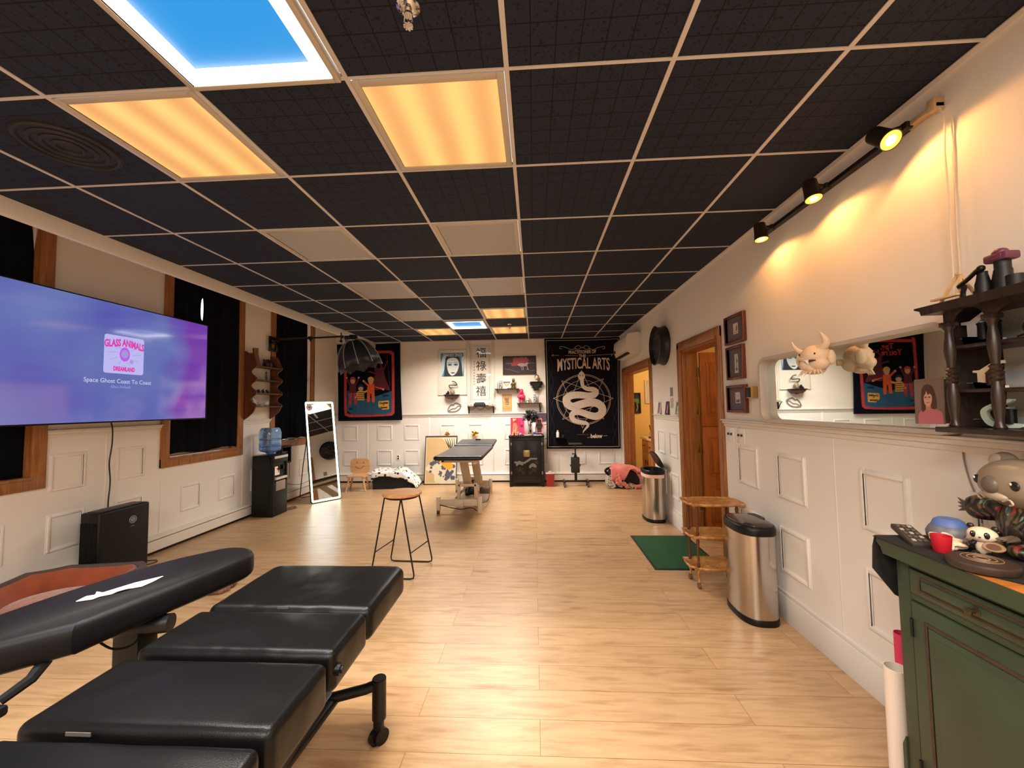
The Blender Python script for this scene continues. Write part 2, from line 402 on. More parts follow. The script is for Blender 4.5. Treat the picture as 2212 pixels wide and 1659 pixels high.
struct(fa.build('trim_1', TRIMW), 'white fascia board along the left edge of the dropped ceiling')

# walls
def wall_run(mb, axis, c0, c1, a, b, z0, z1, holes):
    """wall slab along an axis with rectangular openings (a0,a1,z0,z1)"""
    cuts = sorted({a, b, *[h[0] for h in holes], *[h[1] for h in holes]})
    for p, q in zip(cuts[:-1], cuts[1:]):
        zz = [(z0, z1)]
        for h in holes:
            if h[0] <= p+1e-6 and h[1] >= q-1e-6: zz = [(z0, h[2])]*(h[2] > z0)+[(h[3], z1)]*(h[3] < z1)
        for u, v in zz: mb.box(*((c0, c1, p, q) if axis == 'y' else (p, q, c0, c1)), u, v)
D1 = (5.65, 7.27, 0, 1.955); D2 = (3.60, 4.46, 0, 1.985)
WIN = [(1.92, 2.88, .92, 3.0), (4.04, 5.01, .92, 3.0), (5.75, 6.72, .92, 3.0)]
m = MB(); wall_run(m, 'y', XR, XR+.13, YF, YB+1, 0, 3.0, [D1, D2]); wr = struct(m.build('wall_right', WALL, smooth=False))
m = MB(); wall_run(m, 'y', XL-.16, XL, YF, YB, 0, 3.12, WIN); wl = struct(m.build('wall_left', WALL, smooth=False))
m = MB(); m.box(XL-.16, XR, YB, YB+.12, 0, 3.12); wb = struct(m.build('wall_back', WALL, smooth=False))
m = MB(); m.box(XL-.16, XR+.13, YF-.12, YF, 0, 3.12); struct(m.build('wall_front', WALL, smooth=False))

def moulding(mb, u0, u1, z0, z1, w=.034):
    for k, (ww, d) in enumerate(((w, .006), (w*.55, .013))):
        o = (w-ww)/2; ring_frame(mb, u0+o, u1-o, z0+o, z1-o, ww, -d, 0, .0025)
ROWS = ((.785, 1.085), (.31, .61))
def batten(mb, u, z0=.16, z1=ZR-.02, w=.035): mb.box(u-w/2, u+w/2, -.007, 0, z0, z1, .002)
def rail(mb, u0, u1):
    mb.box(u0, u1, -.035, 0, ZR-.012, ZR, .004); mb.box(u0, u1, -.022, 0, ZR-.035, ZR-.012, .006); mb.box(u0, u1, -.012, 0, ZR-.06, ZR-.035, .004)
def wall_mats(u): return u
# back wall trim
m = MB(); m.M = Matrix.Translation((0, YB, 0))
for u in (-3.205, -2.005, -.785, .435, 1.58): batten(m, u)
for bx in (-4.425, -3.225, -2.005, -.785, .435):
    for o in (.21, .735):
        for z0, z1 in ROWS:
            if bx+o > XL+.02 and bx+o+.3 < XR-.02: moulding(m, bx+o, bx+o+.3, z0, z1)
m.box(-3.838, XR, -.003, 0, .1, ZR-.03); w_ = m.build('wainscot', WAIN, wb)
m = MB(); m.M = Matrix.Translation((0, YB, 0)); rail(m, XL, XR); struct(m.build('trim_2', TRIMW), 'white chair rail along the back wall')
# right wall trim (local x runs towards the camera)
def MR(y0): return Matrix.Translation((XR, y0, 0)) @ Matrix.Rotation(-PI/2, 4, 'Z')
m = MB(); m.M = MR(0)
for y in (3.50, 2.28, 1.06, -.16): m.box(-y-.004, -y+.004, -.0045, 0, .18, ZR-.03, .001)
for ya, yb in ((3.31, 3.02), (2.80, 2.51), (2.11, 1.84), (1.6, 1.3), (.9, .6), (.35, .05)):
    for z0, z1 in ROWS: moulding(m, -ya, -yb, z0, z1)
for ya, yb in ((5.375, 5.085), (4.93, 4.655)):
    for z0, z1 in ROWS: moulding(m, -ya, -yb, z0, z1)
for a, b in ((5.48, 4.56), (3.51, YF)): m.box(-a, -b, -.003, 0, .1, ZR-.03)
m.build('wainscot', WAIN, wr)
m = MB(); m.M = MR(0); rail(m, -5.48, -4.55); rail(m, -3.525, -YF); struct(m.build('trim_3', TRIMW), 'white chair rail along the right wall')
m = MB(); m.M = MR(0)
for a, b in ((5.48, 4.555), (3.51, YF)): m.box(-a, -b, -.015, 0, 0, .165, .002); m.box(-a, -b, -.011, 0, .165, .19, .004)
struct(m.build('baseboard_right', TRIMW))
# left wall trim
def ML(): return Matrix.Translation((XL, 0, 0)) @ Matrix.Rotation(PI/2, 4, 'Z')
m = MB(); m.M = ML()
for y in (3.43, 3.965, 5.13, 5.65): batten(m, y, .16, ZR-.03, .012)
for ya, yb in ((3.0, 3.27), (3.51, 3.79), (2.2, 2.5), (5.28, 5.55), (6.85, 7.13), (7.3, 7.5)):
    for k, (z0, z1) in enumerate(ROWS): moulding(m, ya, yb, z0, z1)
for ya, yb in ((4.2, 4.47), (4.72, 5.0), (2.45, 2.75), (5.9, 6.17), (6.4, 6.68)): moulding(m, ya, yb, .32, .61)
for a, b, t in ((YF, 1.82, ZR-.03), (1.82, 2.97, .835), (2.97, 3.95, ZR-.03), (3.95, 5.1, .835), (5.1, 5.66, ZR-.03), (5.66, 6.81, .835), (6.81, YB, ZR-.03)): m.box(a, b, -.003, 0, .1, t)
m.build('wainscot', WAIN, wl)
m = MB(); m.M = ML()
for a, b in ((YF, 1.82), (2.97, 3.95), (5.1, 5.66), (6.81, YB)): rail(m, a, b)
struct(m.build('trim_4', TRIMW), 'white chair rail along the left wall between the windows')
# heater covers along left and back wall
HEAT = mat('heater_enamel', (222, 212, 200), .4)
def heater(mb, a, b):
    mb.prism([(0, .03), (-.06, .03), (-.065, .035), (-.065, .135), (0, .135)], a, b, 'x')
    mb.prism([(0, .15), (-.07, .145), (-.07, .152), (-.04, .172), (0, .175)], a, b, 'x')
m = MB(); m.M = ML(); heater(m, YF+.1, YB-.02)
hl = struct(m.build('baseboard_left', HEAT), 'white baseboard heater along the left wall'); m = MB(); m.M = ML(); m.box(YF+.1, YB-.02, -.045, 0, .005, .16); m.build('heater_slot', BLACK, hl)
m = MB(); m.M = Matrix.Translation((0, YB, 0)); heater(m, XL+.08, 1.55)
hb = struct(m.build('baseboard_back', HEAT), 'white baseboard heater along the back wall'); m = MB(); m.M = Matrix.Translation((0, YB, 0)); m.box(XL+.08, 1.55, -.045, 0, .005, .16); m.build('heater_slot', BLACK, hb)

# windows on the left wall
GL = _M['picture_glass']
for i, (y0, y1, z0, z1) in enumerate(WIN):
    m = MB(); m.M = ML()
    for a, b in ((y0-.095, y0+.002), (y1-.002, y1+.095)): m.box(a, b, -.022, 0, z0-.09, 3.06, .004)
    m.box(y0-.095, y1+.095, -.0225, 0, z0-.09, z0+.002, .004)
    m.box(y0, y0+.015, 0, .15, z0, z1); m.box(y1-.015, y1, 0, .15, z0, z1); m.box(y0, y1, -.03, .15, z0-.012, z0+.012, .003)
    wn = struct(m.build('window_%d' % (i+1), OAK), 'oak framed window with a dark curtain on the left wall')
    m = MB(); m.M = ML(); ring_frame(m, y0+.015, y1-.015, z0+.012, z1, .045, .08, .12); m.box(y0+.04, y1-.04, .085, .115, 1.9, 1.94)
    m.build('sash', TRIMW, wn)
    m = MB(); m.M = ML(); m.box(y0+.05, y1-.05, .098, .102, z0+.05, z1-.04); m.build('pane', GL, wn)

# oak door casings
def casing(n, D, lab_):
    y0, y1, _, h = D; m = MB(); m.M = MR(0)
    for a, b in ((-y1-.09, -y1+.004), (-y0-.004, -y0+.09)):
        m.box(a, b, -.02, 0, 0, h+.09, .004); m.box(a+.02, b-.02, -.026, 0, 0, h+.08, .003)
    m.box(-y1-.09, -y0+.09, -.0205, 0, h-.004, h+.092, .004); m.box(-y1-.06, -y0+.06, -.026, 0, h+.015, h+.075, .003)
    m.box(-y1-.001, -y1+.022, -.002, .16, 0, h); m.box(-y0-.022, -y0+.001, -.002, .16, 0, h); m.box(-y1, -y0, -.002, .16, h-.022, h+.001)
    m.box(-y1+.022, -y1+.036, .04, .075, 0, h-.02); m.box(-y0-.036, -y0-.022, .04, .075, 0, h-.02)
    return struct(m.build('door_%d' % n, OAK), lab_)
d1 = casing(1, D1, 'wide oak cased opening at the far end of the right wall into the yellow room')
d2 = casing(2, D2, 'oak door frame with an open split door, right wall')
# split (Dutch) door standing open into the next room
DO = mat_wood('door_oak', (146, 82, 26), (184, 108, 40), 2.4, (12, 12, 1), .42)
def leaf(z0, z1, name):
    m = MB(); x0, x1, y = XR+.17, XR+.98, 4.395
    m.box(x0, x1, y, y+.04, z0, z1, .003)
    for a, b in ((x0+.075, x0+.36), (x0+.46, x0+.74)):
        for c, d in (((z0+.12, z1-.12),) if z1-z0 < .9 else ((z0+.14, (z0+z1)/2-.07), ((z0+z1)/2+.07, z1-.12))):
            m.box(a, b, y-.002, y+.01, c, d, .001); m.box(a+.02, b-.02, y-.012, y, c+.02, d-.02, .008); ring_frame(m, a-.014, b+.014, c-.014, d+.014, .014, y-.009, y, .004)
    return m.build(name, DO, d2)
leaf(1.17, 1.955, 'upper_leaf'); leaf(.02, 1.16, 'lower_leaf')
for z in (1.745, 1.34, .93, .33):
    m = MB(); m.box(XR+.128, XR+.155, 4.432, 4.4385, z-.045, z+.045, .001); m.box(XR+.163, XR+.172, 4.395, 4.435, z-.05, z+.05, .001); m.cyl((XR+.16, 4.43, z-.052), (XR+.16, 4.43, z+.052), .006, n=10)
    m.build('hinge', BRASS, d2)

# rooms behind the openings
YEL = mat('yellow_room_paint', (240, 208, 140), .7, var=.02, scale=4)
m = MB(); x0, x1 = XR+.13, 4.0
m.box(x1, x1+.1, 2.4, 8.6, 0, 2.6); m.box(x0, x1+.1, 8.4, 8.5, 0, 2.6); m.box(x0, x1, 4.95, 5.05, 0, 2.6); m.box(x0, x1, 2.4, 2.5, 0, 2.6); m.box(x0, x1+.1, 2.4, 8.5, 2.6, 2.66)
struct(m.build('wall_side_rooms', YEL, smooth=False))
l = bpy.data.lights.new('side_room_lamp', 'POINT'); l.energy = 34; l.color = (1, .80, .50); l.shadow_soft_size = .12
o = bpy.data.objects.new('side_room_lamp', l); COL.objects.link(o); o.location = (3.0, 7.0, 2.3)
l = bpy.data.lights.new('hall_lamp', 'POINT'); l.energy = 14; l.color = (1, .72, .42); l.shadow_soft_size = .12
o = bpy.data.objects.new('hall_lamp', l); COL.objects.link(o); o.location = (2.9, 3.6, 2.4)

# ================================================================== CEILING LIGHTS
WARMD = mat_diffuser('lit_warm_diffuser', (250, 194, 100), .98, .42)
OFFD = mat('unlit_diffuser', (168, 166, 166), .5)
SKYB = mat('sky_panel_blue', (10, 10, 12), .5, emit=(26, 160, 238), es=.92)
SKYW = mat('sky_panel_white_edge', (240, 240, 240), .5, emit=(255, 255, 255), es=6)
FRM = mat('lamp_frame', (190, 178, 160), .4, metal=.1)
def cellname(i, j): return TX+TT*(i+.5), TY+TT*(j+.5)
places = {(-3, 0): ('lit warm square ceiling light over the television side, nearest left', 1), (-1, 0): ('lit warm square ceiling light right of the blue panel, in the foreground', 1),
 (-2, -1): ('large blue sky-look ceiling panel with glowing white edge, top of the picture', 1), (-2, 7): ('far blue sky ceiling panel with white edge near the back wall', 1),
 (-1, 6): ('nearer of two lit yellow ceiling lights right of the far blue panel', 1), (-1, 8): ('farther of two lit yellow ceiling lights right of the far blue panel, behind the sprinkler', 1),
 (-3, 8): ('lit yellow ceiling light at the far end, left of the far blue panel', 1),
 (-3, 2): ('unlit square ceiling light, nearest of the left row of switched-off panels', 0), (-3, 4): ('unlit square ceiling light, middle of the left row of switched-off panels', 0), (-3, 6): ('unlit square ceiling light, farthest of the left row of switched-off panels', 0),
 (-1, 2): ('unlit square ceiling light, nearer of the right row of two switched-off panels', 0), (-1, 4): ('unlit square ceiling light, farther of the right row of two switched-off panels', 0)}
for (i, j), kind in lit.items():
    cx, cy = cellname(i, j); h = TT/2-.012
    lb = places.get((i, j), ('ceiling light behind the camera, %s' % {-3: 'left side', -1: 'middle', 1: 'right side', -2: 'sky panel in the middle'}[i]+(' by the rear' if j < -4 else ''), 1))[0]
    t = T('ceiling_light' if kind != 'sky' else 'sky_panel_light', lb, 'ceiling light', (cx, cy, ZC), group='square lights set in the ceiling grid')
    m = MB()
    if kind == 'sky':
        ring_frame(m, -h, h, -h, h, .022, 0, .03, .003); m.M = Matrix.Identity(4)
        m.v = [(a, c, -b) for a, b, c in m.v]; m.build('frame', FRM, t)
        m = MB(); ring_frame(m, -h+.022, h-.022, -h+.022, h-.022, .052, 0, .024, .002); m.v = [(a, c, -b) for a, b, c in m.v]; m.build('light_border', SKYW, t)
        m = MB(); m.box(-h+.07, h-.07, -h+.07, h-.07, -.006, 0); m.build('panel', SKYB, t)
    else:
        ring_frame(m, -h, h, -h, h, .028, 0, .008, .002); m.v = [(a, c, -b) for a, b, c in m.v]; m.build('frame', FRM, t)
        m = MB(); m.box(-h+.026, h-.026, -h+.026, h-.026, -.003, .01); m.build('diffuser', WARMD if kind == 'warm' else OFFD, t)
    m = MB(); m.box(-h, h, -h, h, .011, .06); m.build('housing', TRIMW, t)
    if kind == 'warm':
        back = j < -1
        area_light('lamp', (0, 0, -.02), .5, .5, 38 if back else (22 if j == 0 else 36), (1, .87, .73), PI if back else (rad(105) if j == 0 else rad(142)), parent=t)
    if kind == 'sky':
        back = j < -1
        area_light('lamp', (0, 0, -.03), .5, .5, 40 if back else 22, (.62, .82, 1), PI if back else (rad(110) if j < 0 else rad(142)), parent=t)

# sprinkler heads
def sprinkler(px, py, label, r=.034):
    p = at(px, py, Z=ZC)
    t = T('sprinkler_head', label, 'sprinkler', p, group='ceiling sprinklers')
    m = MB(); m.lathe([(r, 0), (r, -.004), (r*.8, -.01), (r*.4, -.014), (.012, -.014)]); m.build('escutcheon', CHROME, t)
    m = MB(); m.cyl((0, 0, -.01), (0, 0, -.03), .008); m.tube([(-.012, 0, -.03), (-.014, 0, -.05), (0, 0, -.062)], .0025); m.tube([(.012, 0, -.03), (.014, 0, -.05), (0, 0, -.062)], .0025); m.cyl((0, 0, -.025), (0, 0, -.031), .014)
    m.cyl((0, 0, -.03), (0, 0, -.056), .0025); m.cyl((0, 0, -.062), (0, 0, -.064), .015, n=16)
    for k in range(8): m.box(*sorted((.012*math.cos(k*PI/4)-.003, .012*math.cos(k*PI/4)+.003)), .012*math.sin(k*PI/4)-.003, .012*math.sin(k*PI/4)+.003, -.067, -.062)
    m.build('deflector', CHROME, t)
sprinkler(882, 14, 'chrome sprinkler head hanging from the ceiling above the bar stool side, foreground', .037)
sprinkler(1101, 700, 'small chrome sprinkler head between the two far yellow ceiling lights')
# round air vent pressed in the dark tile at left
p = at(150, 318, Z=ZC); m = MB()
for r in (.05, .09, .13, .17): m.tube([(r*math.cos(a), r*math.sin(a), -.004) for a in [2*PI*k/36 for k in range(36)]], .009, 6, True)
m.cyl((0, 0, -.002), (0, 0, .0), .185, n=36); m.build('x', mat('vent_black', (30, 28, 30), .6)); o = bpy.data.objects['x']; o.name = 'ceiling_vent'
tag(o, 'round dark ceiling air vent left of the nearest lit panel', 'air vent', p)

# ================================================================== CURTAINS
def curtain(label, y0, y1, z0, z1, slit=None, seed=0, right_edge=None, x=XL+.012):
    """dark cloth in soft pleats; slit = (y, z_low, z_high, width) lets daylight through"""
    rnd = random.Random(seed); ph = [rnd.uniform(0, 6) for _ in range(4)]
    root = T('curtain', label, 'curtain', (x, (y0+y1)/2, z0), 0, 'dark window curtains')
    spans = [(y0, slit[0], 0, 1), (slit[0], y1, 1, 0)] if slit else [(y0, y1, 0, 0)]
    for a, b, la, lb in spans:
        m = MB(); ny, nz = 44, 40; vs = []; fs = []
        for k in range(nz+1):
            z = z0+(z1-z0)*k/nz; zz = z
            aa, bb = a, b
            if slit:
                zc, zh = (slit[1]+slit[2])/2, (slit[2]-slit[1])/2; wv = slit[3]*max(0, 1-((z-zc)/zh)**2)**.5
                aa += la*wv/2; bb -= lb*wv/2
                if not la: bb += .012*(wv == 0)
            if right_edge and not (slit and la == 0): bb -= right_edge*max(0, (z-(z1-.55))/.55)**1.5
            for j in range(ny+1):
                y = aa+(bb-aa)*j/ny; t = (y-y0)*22
                d = .011*math.sin(t+ph[0]+.25*math.sin(z*2+ph[1]))+.006*math.sin(t*2.3+ph[2])+.004*math.sin(z*3+t*.4)
                dz = .012*math.sin(t*.45+ph[3]) if k == 0 else 0
                vs.append((d-.02*(1-k/nz)*0, y-(y0+y1)/2, z-z0+dz))
        for k in range(nz):
            for j in range(ny): i = k*(ny+1)+j; fs.append((i, i+1, i+ny+2, i+ny+1))
        m.add(vs, fs); o = m.build('curtain_panel', DARKC, root); s = o.modifiers.new('thickness', 'SOLIDIFY'); s.thickness = .004
curtain('dark navy curtain in the window behind the television, thin sliver of light beside it', 1.93, 2.872, .935, 3.05, None, 1, .05, XL-.035)
curtain('dark curtain in the middle window with a bright vertical slit near its top', 4.045, 5.03, .955, 3.06, (4.415, 2.44, 2.72, .028), 2, None, XL+.006)
curtain('dark curtain in the far left window behind the light boom, tiny gap of daylight', 5.755, 6.66, .955, 3.06, (6.19, 2.5, 2.545, .016), 3, .03, XL-.03)

# ================================================================== TELEVISION
def mat_screen():
    m, nt, b, N, L = mat_nodes('screen_picture')
    tc = N('ShaderNodeTexCoord'); sp = N('ShaderNodeSeparateXYZ'); L(tc.outputs['Object'], sp.inputs[0])
    n = N('ShaderNodeTexNoise'); n.inputs['Scale'].default_value = 1.6; n.inputs['Detail'].default_value = 1; L(tc.outputs['Object'], n.inputs['Vector'])
    r = N('ShaderNodeValToRGB'); e = r.color_ramp.elements; e[0].position = .3; e[0].color = (*lin((98, 100, 196)), 1); e[1].position = .7; e[1].color = (*lin((122, 142, 206)), 1)
    L(n.outputs[0], r.inputs[0])
    # violet glow of the played picture towards the right side of the screen
    a = N('ShaderNodeMath'); a.operation = 'MULTIPLY_ADD'; a.inputs[1].default_value = 2.6; a.inputs[2].default_value = -1.55; L(sp.outputs['X'], a.inputs[0])
    n2 = N('ShaderNodeTexNoise'); n2.inputs['Scale'].default_value = 2.3; n2.inputs['Detail'].default_value = 1; L(tc.outputs['Object'], n2.inputs['Vector'])
    ad = N('ShaderNodeMath'); ad.operation = 'MULTIPLY_ADD'; ad.inputs[1].default_value = 1.6; L(n2.outputs[0], ad.inputs[0]); L(a.outputs[0], ad.inputs[2])
    r2 = N('ShaderNodeValToRGB'); r2.color_ramp.elements[0].position = .35; r2.color_ramp.elements[1].position = .95; L(ad.outputs[0], r2.inputs[0])
    mx = N('ShaderNodeMixRGB'); L(r2.outputs[0], mx.inputs[0]); L(r.outputs[0], mx.inputs[1]); mx.inputs[2].default_value = (*lin((128, 66, 188)), 1)
    L(mx.outputs[0], b.inputs['Emission Color']); b.inputs['Emission Strength'].default_value = .8
    b.inputs['Base Color'].default_value = (.01, .01, .012, 1); b.inputs['Roughness'].default_value = .10; b.inputs['Coat Weight'].default_value = 1; b.inputs['Coat Roughness'].default_value = .07; b.inputs['Coat IOR'].default_value = 1.7
    return m
tvx = -3.585; ty0, ty1, tz0, tz1 = 2.36, 4.222, 1.325, 2.352
tv = T('television', 'huge wall-mounted flat television showing a blue-violet music screen', 'television', (tvx, (ty0+ty1)/2, tz0), LW)
W2 = (ty1-ty0)/2; H = tz1-tz0
m = MB(); m.box(-W2, W2, .002, .03, 0, H, .004); m.box(-W2*.55, W2*.55, .03, .055, .1, H*.55, .01); ring_frame(m, -W2, W2, 0, H, .009, -.003, .006, .001); m.build('bezel', BLACK, tv)
m = PB(); m.rect(-W2+.009, W2-.009, .012, H-.009, 0); m.build('screen', mat_screen(), tv)
m = MB(); m.box(-.25, .25, .055, .222, .4, .8); m.build('wall_bracket', BLACKM, tv)
def on(px, py): # screen coordinates of a pixel
    p = at(px, py, X=tvx); return p.y-(ty0+ty1)/2, p.z-tz0
def emi(name, rgb, s=1): return mat(name, (5, 5, 5), .6, emit=rgb, es=s)
E_LB, E_PK, E_VI, E_WT, E_PL = emi('screen_pale', (186, 182, 238)), emi('screen_pink', (214, 60, 168)), emi('screen_violet', (186, 92, 226)), emi('screen_white', (216, 218, 246), .9), emi('screen_line', (160, 150, 214))
m = PB(); x0, z1_ = on(226, 720); x1, z0_ = on(309, 811); z0_ -= .0; m.ink(rrect(x0, x1, z0_, z1_, .02), -.0006, 0)
xc = (x0+x1)/2; wd = x1-x0; hd = z1_-z0_
m.text('GLASS ANIMALS', .085, xc, z1_-.075, -.0012, 1, sx=.56, bold=.004, warp=lambda a, b: (a, b+.3*(.12-abs(a))*.5))
m.text('DREAMLAND', .05, xc, z0_+.04, -.0012, 1, sx=.62, bold=.003)
m.oval(xc, z0_+hd*.52, wd*.13, hd*.19, -.0012, 2)
m.oval(xc, z0_+hd*.53, wd*.09, hd*.11, -.0016, 4)
for k in range(9):
    a = k*.7; m.stroke([(xc+wd*.18*math.cos(a), z0_+hd*.5+hd*.2*math.sin(a)), (xc+wd*.42*math.cos(a+.15), z0_+hd*.5+hd*.27*math.sin(a+.2))], .004, -.001, 4)
m.oval(xc+wd*.18, z0_+hd*.34, wd*.05, hd*.06, -.001, 4)
tx, tz = on(259, 824); m.text('Space Ghost Coast To Coast', .052, tx, tz, -.0012, 3, sx=.92)
tx, tz = on(261, 836); m.text('Glass Animals', .034, tx, tz, -.0012, 4, sx=.9)
m.build('album_cover', [E_LB, E_PK, E_VI, E_WT, E_PL], tv)
# power cord hanging from the television
pc = [at(237, 905, X=XL+.1), at(243, 925, X=XL+.07), at(242, 960, X=XL+.06), at(236, 1000, X=XL+.06), at(238, 1040, X=XL+.05), at(234, 1080, X=XL+.07), at(233, 1105, X=XL+.12)]
m = MB(); m.tube([tuple(p) for p in [Vector(q) for q in cr([tuple(p) for p in pc], 5)]], .005, 6); tag(m.build('power_cord', BLACK), 'black cord hanging from the television down the white wall', 'cord')

# ================================================================== AIR PURIFIER
t = T('air_purifier', 'tall slim black air purifier with round dial standing below the television', 'air purifier', (-3.505, 3.33, 0), LW)
m = MB(); m.box(-.23, .2, .0, .17, .03, .6, .018, 3); m.build('body', mat('purifier_black', (14, 14, 15), .45, spec=.3), t)
m = MB(); m.box(-.21, .18, .01, .16, 0, .035, .008); m.build('base', BLACK, t)
m = MB()
for k in range(14): m.box(-.236, -.229, .02+k*.010, .025+k*.010, .07, .52)
m.build('side_grille', BLACK, t)
m = MB(); m.box(-.2, .17, .02, .14, .6, .604, .001); m.build('top_panel', mat('purifier_top', (52, 48, 50), .5), t)
m = MB(); m.tube([(.03*math.cos(a)+.045, -.001, .03*math.sin(a)+.48) for a in [2*PI*k/28 for k in range(28)]], .0022, 6, True); m.build('dial_ring', mat('pale_ring', (150, 165, 190), .3), t)
m = PB(); m.oval(.045, .48, .022, .022, -.0012, 0); [m.rect(.03+.008*k, .036+.008*k, .422, .429, -.0012, 0) for k in range(4)]; m.build('mark', mat('mark_grey', (120, 120, 124), .5), t)
m = MB(); m.tube(cr([(.2, .12, .03), (.24, .1, .008), (.33, .06, .006), (.38, .1, .006), (.36, .17, .006)], 5) and [tuple(q) for q in cr([(.2, .12, .03), (.24, .1, .008), (.33, .06, .006), (.38, .1, .006), (.36, .17, .006)], 5)], .004, 6); m.build('cord', BLACK, t)

# ================================================================== PET BED
t = T('pet_bed', 'orange-brown padded pet bed on the floor at the left edge', 'pet bed', (-3.30, 2.70, 0), rad(14))
OR = mat('rust_fabric', (150, 72, 40), .9, var=.12, scale=9, bump=.5, bscale=7, sheen=.3); OR2 = mat('rust_plush', (170, 92, 58), .95, var=.3, scale=30, bump=.6, bscale=60, sheen=.5); GR = mat('taupe_fabric', (84, 72, 68), .9)
m = MB(); n = 56; vs = []
path = [(.40*math.copysign(abs(math.cos(a))**.55, math.cos(a)), .31*math.copysign(abs(math.sin(a))**.55, math.sin(a))) for a in [2*PI*k/n for k in range(n)]]
def wallh(k): a = 2*PI*k/n; return .25-.10*max(0, -math.sin(a))**2-.012*abs(math.sin(3.5*a))
for k, (x, y) in enumerate(path):
    h = wallh(k); r = math.hypot(x, y); ux, uy = x/r, y/r; puff = .028+.014*abs(math.cos(3.5*2*PI*k/n))
    for q in range(12):
        b = 2*PI*q/12; vs.append((x-ux*(.065-puff*1.5*math.cos(b)), y-uy*(.065-puff*1.5*math.cos(b)), h/2+h/2*math.sin(b)))
fs = [(k*12+q, ((k+1) % n)*12+q, ((k+1) % n)*12+(q+1) % 12, k*12+(q+1) % 12) for k in range(n) for q in range(12)]
m.add(vs, fs); m.build('padded_wall', OR, t)
m = MB(); vs = []
for k, (x, y) in enumerate(path):
    h = wallh(k)
    for q, (o, z) in enumerate(((.0, .0), (.012, .02), (.012, h*.75), (.004, h+.004), (-.035, h+.008), (-.05, h-.01))):
        r = math.hypot(x, y); vs.append((x*(1+o/r), y*(1+o/r), z))
m.add(vs, [(k*6+q, ((k+1) % n)*6+q, ((k+1) % n)*6+q+1, k*6+q+1) for k in range(n) for q in range(5)]); m.build('outer_cover', GR, t)
m = MB(); m.ball((0, 0, .09), (.36, .27, .06), 28, 10); m.build('cushion', OR2, t)

# ================================================================== WATER COOLER
t = T('water_cooler', 'black floor-standing water cooler below the blue jug', 'water cooler', (-3.445, 5.33, 0), LW)
m = MB(); m.box(-.155, .155, .02, .30, 0, .80, .018, 3); m.box(-.155, .155, 0, .03, 0, .44, .01); m.box(-.155, .155, -.005, .06, .70, .80, .012); m.box(-.155, -.125, 0, .05, .43, .72, .01); m.box(.125, .155, 0, .05, .43, .72, .01)
m.build('body', mat('cooler_black', (14, 14, 15), .45, spec=.3), t)
m = MB(); m.box(-.14, .145, -.010, .0, .757, .79, .004); m.build('control_strip', mat('cooler_silver', (196, 190, 182), .35), t)
m = MB(); m.box(-.11, .13, -.012, .04, .475, .505, .004); m.build('drip_tray', mat('cooler_tray', (200, 192, 182), .4), t)
m = MB(); m.box(-.10, .10, -.004, .002, .33, .455, .01); m.build('cup_window', mat('cooler_window', (136, 120, 112), .35), t)
m = MB()
for x in (-.05, .05): m.box(x-.015, x+.015, -.012, .03, .60, .66, .005); m.cyl((x, 0, .60), (x, 0, .57), .007)
m.build('taps', BLACK, t)
m = PB(); m.ink(rrect(-.13, -.03, .54, .655, .004), -.003, 0); m.oval(-.08, .62, .015, .014, -.0036, 1)
for k, w_ in enumerate((.03, .022, .03)): m.rect(-.08-w_/2, -.08+w_/2, .594-.012*k, .597-.012*k, -.0036, 1)
m.build('sticker', [PAPER, mat('red_ink', (196, 40, 48), .7)], t)
m = MB(); m.tube([tuple(q) for q in cr([(.15, .2, .02), (.22, .12, .006), (.36, .02, .006), (.42, .06, .006), (.30, .1, .006), (.2, .04, .006), (.34, -.03, .006)], 5)], .004, 6); m.build('cord', BLACK, t)
JUG = mat('blue_jug_plastic', (150, 196, 246), .05, trans=.8); 
o = MB(); pr_ = [(.035, .0), (.055, .03), (.118, .05), (.132, .07), (.134, .11), (.126, .118), (.134, .126), (.134, .20), (.126, .208), (.134, .216), (.134, .30), (.12, .345), (.10, .365), (.0, .372)]
o.lathe(pr_, n=36); jb = T('water_jug', 'translucent blue water jug upside down on the black cooler', 'water jug', (-3.60, 5.33, .8012), 0)
o.build('bottle', JUG, jb)
m = MB(); m.lathe([(.0, .03), (.11, .055), (.126, .075), (.126, .15), (.0, .15)], n=30); m.build('water', mat('jug_water', (150, 190, 236), .02, trans=1), jb)
# black holder on the wall below the far window
p0 = at(602, 967, X=XL+.09)
t = T('wall_box', 'black box holder fixed below the far left window, behind the water jug', 'wall box', (XL+.003, 5.93, .60), LW)
m = MB(); ring_frame(m, -.12, .12, 0, .26, .025, -.09, 0, .004); m.box(-.12, .12, -.01, 0, 0, .26, .003); m.build('shell', BLACK, t)
m = MB(); m.box(-.08, .08, -.06, -.01, .03, .18, .004); m.build('insert', mat('dark_grey_box', (64, 60, 60), .5), t)
# things on the far window sill
for px, py, r, lb, cl in ((565, 949, .07, 'white saucer at the left of the far window sill', WHITE), (648, 944, .05, 'small white dish at the right of the far window sill', WHITE)):
    p = at(px+10, py, Z=.935)
    m = MB(); m.lathe([(0, 0), (r*.5, 0), (r, .018), (r*.95, .022), (r*.4, .006), (0, .006)]); 
    tag(m.build('saucer', cl), lb, 'saucer', (XL-.01, 6.0 if px < 600 else 6.45, .933), group='dishes on the far window sill')
m = MB(); m.box(-.012, .012, -.07, .07, 0, .02, .004); tag(m.build('folded_cloth', mat('grey_cloth', (150, 146, 144), .9)), 'small grey folded cloth between the dishes on the far window sill', 'cloth', (XL-.01, 6.22, .9325))

